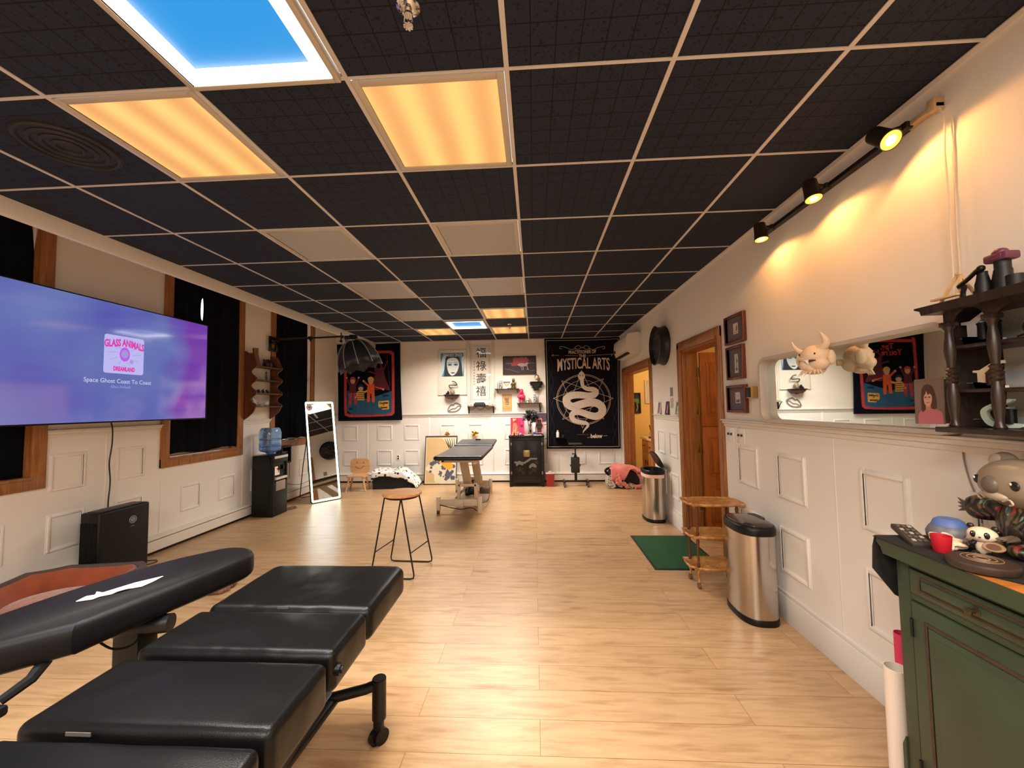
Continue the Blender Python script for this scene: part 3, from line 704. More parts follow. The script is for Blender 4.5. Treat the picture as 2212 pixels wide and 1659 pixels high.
# ================================================================== LED FLOOR MIRROR
mx_ = Vector((-3.195, 6.074, 0)); ang = math.atan2(.354, .285); lean = math.atan2(.31, 1.53); L_ = math.hypot(.31, 1.53)
t = T('floor_mirror', 'leaning full-length mirror ringed with glowing white-green light', 'mirror', mx_, 0, rot=(-lean, 0, ang))
m = MB(); hw = .229
out = rrect(-hw, hw, .004, L_, .03); 
n = len(out)
def band(mb, o1, o2, y0, y1, mi=None):
    vs = [(a, y0, b) for a, b in o1]+[(a, y0, b) for a, b in o2]+[(a, y1, b) for a, b in o1]+[(a, y1, b) for a, b in o2]; k = len(o1); fs = []
    for i in range(k): j = (i+1) % k; fs += [(i, j, k+j, k+i), (2*k+i, 3*k+i, 3*k+j, 2*k+j), (i, 2*k+i, 2*k+j, j), (k+i, k+j, 3*k+j, 3*k+i)]
    mb.add(vs, fs, mi)
band(m, out, rrect(-hw+.008, hw-.008, .012, L_-.008, .026), -.012, .02); m.prism(rrect(-hw+.004, hw-.004, .008, L_-.004, .028), .008, .02); m.build('frame', mat('mirror_frame_black', (20, 30, 20), .4), t)
LEDM = mat('led_strip', (240, 255, 235), .5, emit=(232, 255, 214), es=5.0)
m = MB(); band(m, rrect(-hw+.008, hw-.008, .012, L_-.008, .026), rrect(-hw+.036, hw-.036, .04, L_-.036, .012), -.004, .006); m.build('light_strip', LEDM, t)
m = MB(); m.prism(rrect(-hw+.035, hw-.035, .039, L_-.035, .012), -.002, .006); m.build('glass', MIRROR, t, smooth=False)
# wire prop behind, in the mirror's own frame
sl, cl = math.sin(lean), math.cos(lean)
def loc(y, z): return (y*cl+z*-sl*-1*0, 0)
def mt(x, yw, zw): # world-upright offsets -> leaning frame
    return (x, yw*cl-zw*sl*1.0, yw*sl+zw*cl)
pts = [mt(-.19, .235, 1.1), mt(-.2, .40, .5), mt(-.2, .50, .03), mt(-.17, .51, .012), mt(.17, .51, .012), mt(.2, .50, .03), mt(.2, .40, .5), mt(.19, .235, 1.1)]
m = MB(); m.tube(pts, .007, 8); m.build('prop_stand', BLACKM, t)
R_ = rad(0)
t2 = T('paper_rosette', 'pleated white paper rosette on the upper left corner of the glowing mirror', 'rosette', (t.matrix_basis @ Vector((-.165, -.02, L_-.10))), rot=(-lean, 0, ang))
m = MB()
for k in range(12):
    a = k*PI/6; m.tube([(.008*math.cos(a), 0, .008*math.sin(a)), (.035*math.cos(a+.25), -.006, .035*math.sin(a+.25)), (.052*math.cos(a), -.002, .052*math.sin(a))], .006, 6, rs=[.004, .012, .005])
m.build('petals', mat('rosette_paper', (226, 206, 206), .8), t2)
m = MB(); m.ball((0, -.008, 0), .012); m.build('centre', mat('rosette_grey', (130, 120, 124), .7), t2)
m = MB(); m.cyl((.02, .0, -.02), (.12, .0, -.17), .003); m.build('stick', WHITE, t2)

# ================================================================== CHILD'S CHAIR
CW = mat_wood('pale_chair_wood', (196, 146, 100), (218, 172, 124), 3, (1, 1, 9), .45)
t = T('child_chair', 'small pale wooden child chair with a face cut into its back', 'chair', (-3.06, 6.86, 0), rad(8))
m = MB(); m.prism(rrect(-.16, .16, -.13, .15, .05), .235, .26, 'z'); m.build('seat', CW, t)
m = MB(); oo = rrect(-.165, .165, .27, .53, .07); m.prism(oo, .13, .15); bk = m.build('backrest', CW, t)
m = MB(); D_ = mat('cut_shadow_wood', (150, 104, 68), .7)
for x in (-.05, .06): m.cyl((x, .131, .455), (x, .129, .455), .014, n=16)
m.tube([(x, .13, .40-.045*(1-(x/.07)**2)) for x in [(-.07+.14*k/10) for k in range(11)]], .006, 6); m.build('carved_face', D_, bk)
for sx, sy in ((-1, -1), (1, -1), (-1, 1), (1, 1)):
    m = MB(); m.cyl((sx*.11, sy*.09, .236), (sx*.165, sy*.13, 0), .017, .013); m.build('leg', CW, t)

# ================================================================== BENCH WITH BLANKET
t = T('pet_ramp', 'low black wedge-ended box bench by the back wall, under the patterned blanket', 'bench', (-2.5, 7.1, 0), rad(6))
m = MB(); m.prism([(-.34, 0), (.31, 0), (.36, .10), (.16, .25), (-.34, .27)], -.14, .22); m.build('box', mat('bench_black', (15, 15, 16), .8), t, smooth=False)
def mat_pattern(name, c1, c2, scale, thr=.5, kind='voronoi'):
    m, nt, b, N, L = mat_nodes(name); tc = N('ShaderNodeTexCoord')
    v = N('ShaderNodeTexVoronoi' if kind == 'voronoi' else 'ShaderNodeTexNoise'); v.inputs['Scale'].default_value = scale; L(tc.outputs['Object'], v.inputs['Vector'])
    r = N('ShaderNodeValToRGB'); r.color_ramp.interpolation = 'CONSTANT'; r.color_ramp.elements[0].color = (*lin(c2), 1); r.color_ramp.elements[1].position = thr; r.color_ramp.elements[1].color = (*lin(c1), 1)
    L(v.outputs[0], r.inputs[0]); L(r.outputs[0], b.inputs['Base Color']); b.inputs['Roughness'].default_value = .95; return m
m = MB(); nx, ny = 44, 30; vs = []; rn = random.Random(4)
def bench_h(x): return .272-.02*(x+.34)/.5 if x < .16 else max(.02, .25-.75*(x-.16))
for j in range(ny+1):
    for i in range(nx+1):
        u, v = -.46+.98*i/nx, -.24+.60*j/ny
        n_ = pnoise(Vector((u*7, v*7, 1)))*.022+pnoise(Vector((u*18, v*18, 3)))*.008
        if u < -.35: x, z = -.357-.02*(-.35-u)-.0, .275-(-.35-u)*.95
        elif u > .37: x, z = .375+(u-.37)*.35, .115-(u-.37)*.6
        else: x, z = u, bench_h(u)+.03+.014*math.sin(u*9)
        y = v
        if v < -.15: y = -.155-.1*(-.15-v); z -= (-.15-v)*.9*(1 if u > -.35 else .6)+.03*math.sin(u*12)*(-.15-v)/.1
        z = max(.02, z)
        vs.append((x+n_*.3, y+n_*.4, max(.015, z+n_)))
fs = [(j*(nx+1)+i, j*(nx+1)+i+1, (j+1)*(nx+1)+i+1, (j+1)*(nx+1)+i) for j in range(ny) for i in range(nx)]
m.add(vs, fs); b_ = m.build('blanket', mat_pattern('blanket_print', (226, 220, 212), (38, 36, 38), 13, .30)); s = b_.modifiers.new('thickness', 'SOLIDIFY'); s.thickness = .008; s.offset = 1
tag(b_, 'white blanket with black triangle print draped over the black bench', 'blanket', (-2.5, 7.1, 0), rad(6))

# ================================================================== LEANING ART PRINT
def art(name, label, cat, w_, h_, loc_, rz, fr, fw, depth, mats, paint, group=None, rot=None, glass=False, mount=None):
    """framed picture: frame child plus printed sheet child; local x right, z up, y into the wall"""
    t = T(name, label, cat, loc_, rz, group, rot)
    m = MB(); ring_frame(m, -w_/2, w_/2, 0, h_, fw, -depth, 0, min(.003, fw*.2)); m.box(-w_/2+fw*.5, w_/2-fw*.5, -.004, 0, fw*.5, h_-fw*.5); m.build('frame', fr, t)
    p = PB(); p.rect(-w_/2+fw*.9, w_/2-fw*.9, fw*.9, h_-fw*.9, -.006, 0); paint(p); p.build('print', mats, t)
    if glass:
        g = MB(); g.box(-w_/2+fw*.8, w_/2-fw*.8, -depth*.7-.001, -depth*.7, fw*.8, h_-fw*.8); g.build('glass_cover', mat('picture_glass', (255, 255, 255), .03, trans=1), t)
    return t
def blob(p, x, z, r, y, mi, seed=0, n=26, k=.35, sx=1):
    rn = random.Random(seed); ph = rn.uniform(0, 6); p.ink([(x+sx*r*(1+k*pnoise(Vector((math.cos(a)*2+seed, math.sin(a)*2, ph))))*math.cos(a), z+r*(1+k*pnoise(Vector((math.cos(a)*2, math.sin(a)*2+seed, ph+5))))*math.sin(a)) for a in [2*PI*i/n for i in range(n)]], y, mi)
BEI, NAV, ORG, CRM, DKL = mat('print_tan', (200, 168, 118), .7, var=.06, scale=8), mat('print_slate', (78, 80, 98), .7), mat('print_orange', (238, 158, 40), .7), mat('print_cream', (216, 202, 170), .7), mat('print_dark', (30, 30, 36), .7)
def paint_duck(p):
    p.rect(-.285, .285, .018, .852, -.0064, 3); p.rect(-.27, .27, .035, .838, -.0068, 0)
    p.ink(cr([(.0, .838), (.12, .72), (.19, .60), (.27, .56), (.27, .838)], 5), -.0072, 3)
    for k in range(6): p.stroke([(.06+.045*k, .835), (.13+.03*k, .70-.02*k), (.16+.03*k, .62)], [.006, .022, .003], -.0076, 4)
    p.ink(cr([(-.27, .30), (-.16, .42), (-.05, .47), (.10, .44), (.27, .47), (.27, .035), (-.08, .035), (-.12, .18), (-.27, .26)], 5), -.0072, 3)
    rn = random.Random(2)
    for k in range(34):
        x, z = rn.uniform(-.20, .26), rn.uniform(.05, .44)
        if x < -.05 and z < .2: continue
        blob(p, x, z, rn.uniform(.015, .045), -.0076-.0002*k/10, 1, k, 14, .9)
    p.oval(.02, .43, .065, .06, -.0082, 2); p.oval(.12, .36, .12, .075, -.0084, 2, rot=-.6); p.ink([(-.055, .42), (-.02, .44), (-.02, .40)], -.0086, 4); p.oval(.005, .445, .009, .01, -.0088, 4)
art('art_print', 'large framed print of an orange duck over grey waves, standing against the back wall', 'picture', .60, .88, (-1.735, 7.33, .002), 0, mat('thin_black_frame', (26, 26, 28), .4), .012, .02, [CRM, NAV, ORG, CRM, DKL, BEI][:5] if False else [BEI, NAV, ORG, CRM, DKL], paint_duck, rot=(rad(-9), 0, 0))

# ================================================================== MASSAGE TABLE
t = T('treatment_table', 'cream steel treatment table with grey-black padded top near the back wall', 'treatment table', (-.93, 6.0, 0), 0)
m = MB(); m.cushion(-.30, .30, -1.18, .10, .765, .82, .028, 4, .004, 10); a_ = m.build('main_pad', VINYL, t)
m = MB(); m.cushion(-.30, .30, .115, .72, .78, .835, .028, 4, .004, 10)
# head section lifts a little
m.v = [(x, y, z+max(0, (y-.115))*.06) for x, y, z in m.v]; m.build('head_pad', VINYL, t)
m = MB(); m.tube([(-.04, .60, .872), (0, .58, .878), (.04, .60, .872)], .008, 8); m.build('face_strap', BLACK, t)
C = CREAMM
m = MB(); m.box(-.24, .20, -1.0, -.95, .72, .765, .004); m.box(-.24, .20, .3, .34, .72, .765, .004); m.box(-.24, -.20, -1.0, .34, .725, .765, .004); m.box(.16, .20, -1.0, .34, .725, .765, .004); m.box(.16, .205, -1.02, -.9, .70, .765, .004); m.build('top_frame', C, t)
m = MB()
for x0_, x1_, y0_, y1_ in ((-.10, -.02, -.62, -.30), (.02, .10, -.38, -.08)):
    m.prism([(y0_-.04, .70), (y0_+.10, .70), (y1_+.18, .28), (y1_+.02, .28)], x0_+.02, x1_+.03, 'x')
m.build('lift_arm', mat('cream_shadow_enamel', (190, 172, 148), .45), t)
m = MB()
for y in (-.42, .10): 
    for x in (-.16, .08): m.box(x, x+.045, y, y+.045, .10, .36, .005)
    m.box(-.14, .11, y, y+.045, .31, .345, .004)
m.box(-.13, .10, -.4, .1, .12, .15, .004); m.build('upright_frame', C, t)
m = MB()
for y in (-.64, .66):
    m.box(-.36, .16, y, y+.045, .10, .19, .006); m.box(-.15, -.03, y-.02, y, .095, .185, .004)
m.box(-.22, -.18, -.6, .66, .11, .16, .004); m.box(.0, .04, -.6, .66, .11, .16, .004); m.build('base_frame', C, t)
for x, y in ((-.39, -.655), (.165, -.655), (.165, .65), (-.39, .65)):
    m = MB(); m.box(x-.002, x+.05, y, y+.05, .045 if x < 0 else 0, .22, .006); lg = m.build('leg', C, t)
    if x < 0: m = MB(); m.cyl((x+.005, y+.025, .025), (x+.04, y+.025, .025), .025, n=18); m.build('caster', mat('grey_caster', (70, 66, 62), .5), lg)
m = MB(); m.tube([tuple(q) for q in cr([(-.34, -.66, .12), (-.18, -.67, .085), (-.05, -.68, .07), (.08, -.67, .085), (.16, -.66, .04)], 6)], .006, 6); m.tube([tuple(q) for q in cr([(.12, .5, .14), (.22, .2, .10), (.24, -.2, .07), (.19, -.55, .12)], 6)], .005, 6); m.build('pedal_cable', BLACK, t)
m = MB(); m.box(-.08, .05, -.22, .02, .15, .24, .01); m.cyl((-.02, -.4, .20), (-.02, .2, .30), .022); m.build('motor', BLACK, t)
m = MB(); m.box(.10, .24, .0, .16, .12, .20, .008); m.build('control_box', mat('brown_box', (92, 72, 58), .5), t)

# ================================================================== BAR STOOL
t = T('bar_stool', 'round wooden-seat bar stool on thin black sled legs', 'stool', (-1.165, 3.5, 0), 0)
SW = mat_wood('stool_seat_wood', (178, 122, 72), (212, 160, 106), 2.4, (1, 12, 1), .45)
m = MB(); m.lathe([(0, .655), (.158, .655), (.168, .662), (.168, .676), (.160, .683), (0, .680)], n=44); m.build('seat', SW, t)
m = MB(); m.tube([(.14*math.cos(a), .14*math.sin(a), .646) for a in [2*PI*k/32 for k in range(32)]], .008, 8, True); m.build('seat_ring', BLACKM, t)
tops = {(-1, -1): (-.125, -.085), (1, -1): (.035, -.13), (-1, 1): (-.045, .125), (1, 1): (.125, .08)}
def sled(a, b, A, B):
    r = .0065; pts = [(*a, .648), ((a[0]*.25+A[0]*.75), (a[1]*.25+A[1]*.75), .17)]
    pts = [(*a, .648), (A[0]+(a[0]-A[0])*.06, A[1]+(a[1]-A[1])*.06, .04), (A[0]+(B[0]-A[0])*.03, A[1]+(B[1]-A[1])*.03, .014), (A[0]+(B[0]-A[0])*.1, A[1]+(B[1]-A[1])*.1, .0075),
           (A[0]+(B[0]-A[0])*.9, A[1]+(B[1]-A[1])*.9, .0075), (A[0]+(B[0]-A[0])*.97, A[1]+(B[1]-A[1])*.97, .014), (B[0]+(b[0]-B[0])*.06, B[1]+(b[1]-B[1])*.06, .04), (*b, .648)]
    m = MB(); m.tube(pts, r, 10); return m.build('leg_loop', BLACKM, t)
F1, F2, N1, N2 = (-.185, .225), (.215, .205), (-.22, -.15), (.16, -.165)
sled(tops[(-1, 1)], tops[(1, 1)], F1, F2); sled(tops[(-1, -1)], tops[(1, -1)], N1, N2)
def lp(top, bot, z): k = 1-z/.648; return (top[0]+(bot[0]-top[0])*k, top[1]+(bot[1]-top[1])*k, z)
for a, A, b, B in ((tops[(-1, -1)], N1, tops[(-1, 1)], F1), (tops[(1, -1)], N2, tops[(1, 1)], F2)):
    m = MB(); m.cyl(lp(a, A, .21), lp(b, B, .21), .0055, n=10); m.build('footrest', BLACKM, t)

# ================================================================== TATTOO BED (foreground)
t = T('tattoo_bed', 'long black leather tattoo bed in four padded sections, filling the lower left', 'tattoo bed', (-.905, 1.2, 0), 0)
def pad(y0, y1, zt, th, name, x0=-.315, x1=.305, tilt=0, r=.024, cr_=0):
    m = MB(); m.cushion(x0, x1, y0-1.2, y1-1.2, zt-th, zt-.004, r, 5, .005, 16)
    if cr_:  # far corners rounded in plan
        ye = y1-1.2
        def rc(x, y, z):
            for sx, xe in ((-1, x0), (1, x1)):
                dx = (x-(xe-sx*cr_))*sx; dy = y-(ye-cr_)
                if dx > 0 and dy > 0:
                    mx2 = max(dx, dy); h2 = math.hypot(dx, dy); x = xe-sx*cr_+sx*dx*mx2/h2; y = ye-cr_+dy*mx2/h2
            return x, y, z
        m.v = [rc(*v) for v in m.v]
    if tilt: m.v = [(x, y, z+tilt*(y-(y1-1.2))) for x, y, z in m.v]
    o = m.build(name, LEATHER, t)
    # stitched piping round the top
    s_ = MB(); pts = rrect(x0+.012, x1-.012, y0-1.2+.012, y1-1.2-.012, .02, 5)
    if cr_: pts = [rc(a, b, 0)[:2] for a, b in pts]
    s_.tube([(a, b, zt-.014+tilt*(b-(y1-1.2))) for a, b in pts], .0026, 6, True); s_.build('piping', BLACK, o)
    return o
pad(1.455, 1.865, .70, .125, 'foot_cushion', r=.03, cr_=.05); pad(1.19, 1.435, .703, .125, 'leg_cushion'); pad(.905, 1.165, .70, .13, 'seat_cushion'); pad(.16, .885, .698, .13, 'back_cushion', tilt=.09)
m = MB(); m.box(-.10, .02, -1.0, .5, .50, .575, .006); m.box(-.22, .16, .10, .16, .53, .575); m.box(-.22, .16, -.25, -.19, .53, .575); m.box(-.22, .16, .42, .46, .53, .575); m.box(-.14, .06, -.22, .12, .10, .51, .012); m.box(-.2, .12, -.9, -.8, .5, .56)
m.build('under_frame', BLACKM, t)
m = MB(); m.cyl((-.04, -.05, .02), (-.04, -.05, .12), .09, n=24); m.box(-.12, .05, -.6, .5, .19, .24, .01); m.box(-.09, .01, .44, .50, .19, .24, .01)
m.build('base', BLACKM, t)
m = MB(); m.tube([(-.17, .47, .215), (.05, .50, .215), (.17, .54, .225), (.205, .55, .235)], .021, 12); m.build('cross_tube', BLACKM, t)
m = MB(); m.cyl((.055, .50, .205), (-.02, -.75, .19), .017, n=14); m.build('side_tube', BLACKM, t)
for sx in (1, -1):
    cx = .222 if sx > 0 else -.26; m = MB(); m.cyl((cx, .552, .10), (cx, .552, .262), .029, n=24); m.cyl((cx, .552, .262), (cx, .552, .265), .027, n=24); c_ = m.build('caster_post', BLACKM, t)
    m = MB(); m.cyl((cx-.018, .545, .032), (cx-.002, .535, .032), .032, n=22); m.cyl((cx+.006, .55, .032), (cx+.02, .54, .032), .032, n=22); m.box(cx-.02, cx+.02, .53, .565, .05, .105, .008); m.build('caster_wheel', BLACK, c_)
m = MB(); m.cyl((.298, .015, .64), (.316, .015, .64), .017, n=20); m.cyl((.316, .015, .64), (.322, .015, .64), .010, n=14); m.build('side_knob', BLACK, t)
m = MB(); m.box(.02, .10, .35, .42, .50, .54, .004); m.build('joint_block', BLACKM, t)
m = MB(); m.box(-.16, -.10, -.3125, -.3105, .692, .700); m.box(-.04, .0, .2535, .2555, .693, .701); m.build('zip_tag', mat('zip_grey', (120, 114, 110), .4, metal=.6), t)

# ================================================================== ARMREST
t = T('tattoo_arm_stand', 'long tapered black padded armrest on a post beside the tattoo bed', 'arm stand', (-1.40, 1.35, 0), 0)
ol = cr([(-1.350, 1.115), (-1.338, 1.125), (-1.331, 1.145), (-1.265, 1.40), (-1.212, 1.63), (-1.216, 1.70), (-1.255, 1.755), (-1.32, 1.785), (-1.38, 1.775), (-1.43, 1.725), (-1.53, 1.60), (-1.62, 1.38), (-1.66, 1.15), (-1.67, .92), (-1.64, .86), (-1.60, .87), (-1.50, .975)], 3, True)
ol = [(a+1.40, b-1.35) for a, b in ol]; ax_ = sum(p[0] for p in ol)/len(ol); ay_ = sum(p[1] for p in ol)/len(ol)
m = MB(); K = len(ol); vs = []
for s_, z in ((.90, .716), (.985, .725), (1.0, .742), (1.0, .768), (.985, .787), (.94, .799), (.85, .804)):
    for a, b in ol: d = math.hypot(a-ax_, b-ay_); f_ = 1-(1-s_)*.16/d; vs.append((ax_+(a-ax_)*f_, ay_+(b-ay_)*f_, z))
fs = [(r*K+i, r*K+(i+1) % K, (r+1)*K+(i+1) % K, (r+1)*K+i) for r in range(6) for i in range(K)]+[tuple(range(K))[::-1], tuple(range(6*K, 7*K))]
m.add(vs, fs); m.build('pad', mat_leather('armrest_vinyl', (17, 15, 16), .46), t, ang=85)
m = MB(); m.cyl((-.03, -.02, .685), (.13, .02, .685), .03, n=20); m.box(-.03, .03, -.06, .06, .69, .718, .004); m.build('tilt_joint', BLACKM, t)
m = MB(); m.box(-.035, .06, -.03, .05, .02, .69, .012); m.build('post', BLACKM, t)
m = MB(); m.box(-.16, .16, -.14, .16, 0, .022, .006); m.build('floor_plate', BLACKM, t)
m = MB(); m.tube([(.0, -.24, .715), (.01, -.28, .69), (-.01, -.33, .665)], .012, 8, rs=[.016, .014, .012]); m.box(-.035, .02, -.42, -.33, .635, .662, .008); m.build('release_lever', BLACK, t)
m = MB(); m.tube([tuple(q) for q in cr([(.03, -.14, .72), (.05, -.10, .665), (.06, -.04, .648), (.05, .0, .68)], 6)], .0035, 6); m.build('cable', BLACK, t)
m = MB(); zp = .8065
for q, pts in enumerate(([(164, 1300), (186, 1289), (205, 1286), (209, 1279), (222, 1281), (290, 1260), (353, 1245), (330, 1257), (307, 1267), (264, 1275), (240, 1284), (215, 1289), (200, 1295)], [(215, 1284), (245, 1275), (340, 1250), (300, 1265), (250, 1279)])):
    w3 = [at(a, b, Z=zp+.003*q) for a, b in pts]; m.prism([(p.x, p.y) for p in w3], zp+.003*q, zp+.003*q+.002, 'z')
tag(m.build('paper_wrapper', mat('wrapper_paper', (236, 236, 236), .5)), 'torn white paper wrapper lying on the black armrest', 'paper')

# paper-thin stain on the floor beside the bed
# ================================================================== LIGHT BOOM WITH SOFTBOX
t = T('light_boom', 'black boom arm bolted to the far left window side, reaching over the room', 'boom arm', (XL+.03, 5.72, 2.33), 0)
bp = at(592, 741, X=XL+.05)
m = MB(); m.M = Matrix.Translation((0, bp.y-5.72, bp.z-2.33)); 
ring_frame(m, -.09, .09, -.12, .10, .03, -.01, .01, .002); m.M = Matrix.Translation((0, bp.y-5.72, bp.z-2.33)) @ Matrix.Rotation(PI/2, 4, 'Z'); m.v = []; m.f = []; m.mi = []
ring_frame(m, -.09, .09, -.13, .09, .04, -.02, .0, .002); m.box(-.09, .09, -.02, 0, -.02, .02, .002); m.box(-.03, .03, -.10, -.02, .03, .07, .004); m.build('wall_plate', BLACKM, t)
a_, b_ = Vector((XL+.10, bp.y, bp.z+.05)), at(737, 727, Y=5.0)
hub = at(763, 737, Y=4.95)
mid = a_.lerp(b_, .55)
m = MB(); o_ = Vector((XL+.03, 5.72, 2.33)); m.cyl(a_-o_, mid-o_, .016, n=12); m.cyl(mid-o_, b_-o_, .012, n=12); m.cyl(b_-o_, hub+Vector((-.14, 0, .06))-o_, .02, n=12); m.build('arm_tube', BLACKM, t)
m = MB(); m.cyl(mid-o_-Vector((.02, 0, .0)), mid-o_+Vector((.02, 0, 0)), .024, n=14); m.cyl(mid-o_, mid-o_+Vector((0, 0, -.05)), .008); m.cyl(b_-o_+Vector((0, 0, -.06)), b_-o_+Vector((0, 0, .05)), .007); m.ball(b_-o_+Vector((0, 0, -.06)), .018); m.build('clamp_knob', BLACK, t)
t = T('umbrella_softbox', 'black dome softbox with pale ribs hanging from the boom arm', 'softbox', hub, 0)
NR = 10; Rr, Hh = .27, .36
prof = [(.070, .0), (.125, -.03), (.18, -.085), (.225, -.165), (.255, -.26), (.268, -.36)]
m = MB(); vs = []; sub = 4; NN = NR*sub
tiltx = Matrix.Rotation(rad(-17), 3, 'Y')
for r_, z_ in prof:
    for k in range(NN):
        a = 2*PI*k/NN; f_ = abs((k % sub)/sub-.5)*2; rr = r_*(.93+.07*f_); zz = z_+(.04*(1-f_) if z_ == prof[-1][1] else 0)
        vs.append(tiltx @ Vector((rr*math.cos(a), rr*math.sin(a), zz)))
m.add(vs, [(i*NN+k, i*NN+(k+1) % NN, (i+1)*NN+(k+1) % NN, (i+1)*NN+k) for i in range(len(prof)-1) for k in range(NN)])
o = m.build('shell', mat('softbox_cloth', (28, 29, 34), .42), t); s = o.modifiers.new('thickness', 'SOLIDIFY'); s.thickness = .003
for k in range(NR):
    a = 2*PI*k/NR; m = MB(); m.tube([tuple(tiltx @ Vector(((r_+.004)*math.cos(a), (r_+.004)*math.sin(a), z_+.003))) for r_, z_ in cr(prof, 3)], .006, 6); m.build('rib', mat('rib_grey', (142, 136, 132), .4), t)
m = MB(); m.tube([(.085*math.cos(a), .085*math.sin(a), .0) for a in [2*PI*k/24 for k in range(24)]], .014, 8, True); m.build('speed_ring', mat('ring_silver', (150, 146, 138), .3, metal=.7), t)
m = MB(); m.cyl((0, 0, -.02), (0, 0, .075), .066, .05, n=24); m.box(-.11, 0, -.02, .02, .02, .07, .006); m.build('lamp_head', mat('lamp_head_black', (14, 16, 26), .35), t)

# ================================================================== BACK WALL
def b5(x, y, Y=YB): return at(900+x/6.9125, 700+y/6.9125, Y=Y)
def wallrect(c0, c1, fn=b5, Y=YB):
    p, q = fn(*c0, Y), fn(*c1, Y); return (p.x+q.x)/2, min(p.z, q.z), abs(q.x-p.x), abs(q.z-p.z)
YW = YB-.0035
# --- tapestry with snake
def c7(x, y): p = at(1150+x/4.609, 700+y/4.609, Y=YB-.03); return p.x, p.z
TBK = mat('tapestry_black', (20, 17, 22), .95, var=.35, scale=14, stretch=(1, 1, 5), spec=.1); TPK = mat('tapestry_ivory', (206, 188, 172), .9); TGR = mat('tapestry_grey', (128, 118, 112), .9); TPU = mat('tapestry_plum', (44, 30, 44), .95); TOL = mat('tapestry_olive', (70, 58, 44), .95)
def wave_tex(x, z, amp): return amp*(math.sin(x*5.1+.6)+.6*math.sin(x*11+z*1.7))
class Tap(PB):
    """tapestry builder: cloth with slack, printing follows it"""
    def drape(s, amp, x0, z0, z1):
        s.v = [(x, y-amp*(.5+.5*math.sin((x-x0)*6.3+.8*math.sin(z*1.3)))*(.35+.65*(z1-z)/(z1-z0)), z) for x, y, z in s.v]
p = Tap(); corners = [c7(118, 146), c7(868, 128), c7(878, 1238), c7(142, 1240)]
def quad(u, v): # u right 0..1, v down 0..1
    (ax, az), (bx, bz), (cx, cz), (dx, dz) = corners
    x = (ax+(bx-ax)*u)*(1-v)+(dx+(cx-dx)*u)*v; z = (az+(bz-az)*u)*(1-v)+(dz+(cz-dz)*u)*v
    return x-.010*math.sin(PI*v)*(1-2*u)*-1, z-.012*math.sin(PI*u)*(1-v)
NX, NZ = 30, 30; vs = [(quad(i/NX, j/NZ)[0], -.004, quad(i/NX, j/NZ)[1]) for j in range(NZ+1) for i in range(NX+1)]
p.add(vs, [(j*(NX+1)+i, (j+1)*(NX+1)+i, (j+1)*(NX+1)+i+1, j*(NX+1)+i+1) for j in range(NZ) for i in range(NX)], 0)
def edge(u0, v0, u1, v1, w_, mi, n=24): p.stroke([quad(u0+(u1-u0)*k/n, v0+(v1-v0)*k/n) for k in range(n+1)], w_, -.006, mi)
for a in ((.022, .018, .978, .018), (.022, .982, .978, .982), (.022, .018, .022, .982), (.978, .018, .978, .982)): edge(*a, .006, 1)
for sgn in (0, 1):
    pts = [(.075 if sgn == 0 else .925, .06+.9*k/60) for k in range(61)]
    for o in (0, PI): p.stroke([quad(u+.028*math.sin(k*.35+o), v) for k, (u, v) in enumerate(pts)], .006, -.0058, 3)
for k in range(40):
    rn = random.Random(k); u, v = rn.uniform(.1, .85), rn.uniform(.62, .95); p.stroke([quad(u, v), quad(u+rn.uniform(.04, .12), v+.002)], .003, -.0057, 3)
def L7(pts, w_, mi, y=-.0064, closed=False): p.stroke([c7(*q) for q in pts], w_, y, mi, closed)
S7 = .00189  # metres per crop pixel
# ornament, scroll and lettering
for sg in (1, -1):
    L7(cr([(495, 240), (495+sg*40, 215), (495+sg*75, 240), (495+sg*40, 255), (495+sg*15, 235)], 6), .005, 1)
    L7(cr([(495+sg*60, 245), (495+sg*110, 255), (495+sg*160, 235), (495+sg*215, 225), (495+sg*222, 245), (495+sg*200, 248)], 6), .006, 1)
    L7([(495+sg*40, 318), (495+sg*300, 312 if sg < 0 else 300)], .004, 1); L7([(495+sg*285, 305), (495+sg*305, 315 if sg < 0 else 298), (495+sg*285, 322)], .006, 1)
x, z = c7(495, 280); p.text('PRACTITIONER OF', .084, x, z, -.0066, 1, sx=.72, bold=.002, rot=.012)
x, z = c7(497, 320); p.text('THE', .078, x, z, -.0066, 1, sx=.9, bold=.002)
x, z = c7(505, 402)
def arch(a, b):
    k = abs(a)/.62; top = b > 0
    return a, (b*1.55+.02-.03*k*k if top else b*(1.45+1.5*k*k)+.0)
p.text('MYSTICAL ARTS', .17, x, z, -.0066, 1, sx=.80, bold=.003, warp=arch)
x, z = c7(635, 1115); p.text('below', .10, x, z, -.0066, 1, sx=.85, bold=.004)
L7([(545, 1130), (572, 1126)], .005, 1); L7([(705, 1112), (742, 1110)], .005, 1)
# rings and star
cx7, cy7 = 508, 752
for rx, ry, w_ in ((268, 250, .006), (256, 239, .004), (205, 192, .004)): L7([(cx7+rx*math.cos(a), cy7+ry*math.sin(a)) for a in [2*PI*k/72 for k in range(72)]], w_, 1, closed=True)
st = [(492, 470), (705, 545), (803, 740), (710, 945), (500, 1035), (300, 950), (208, 740), (290, 565)]
for k in range(8): L7([st[k], st[(k+3) % 8]], .0048, 1)
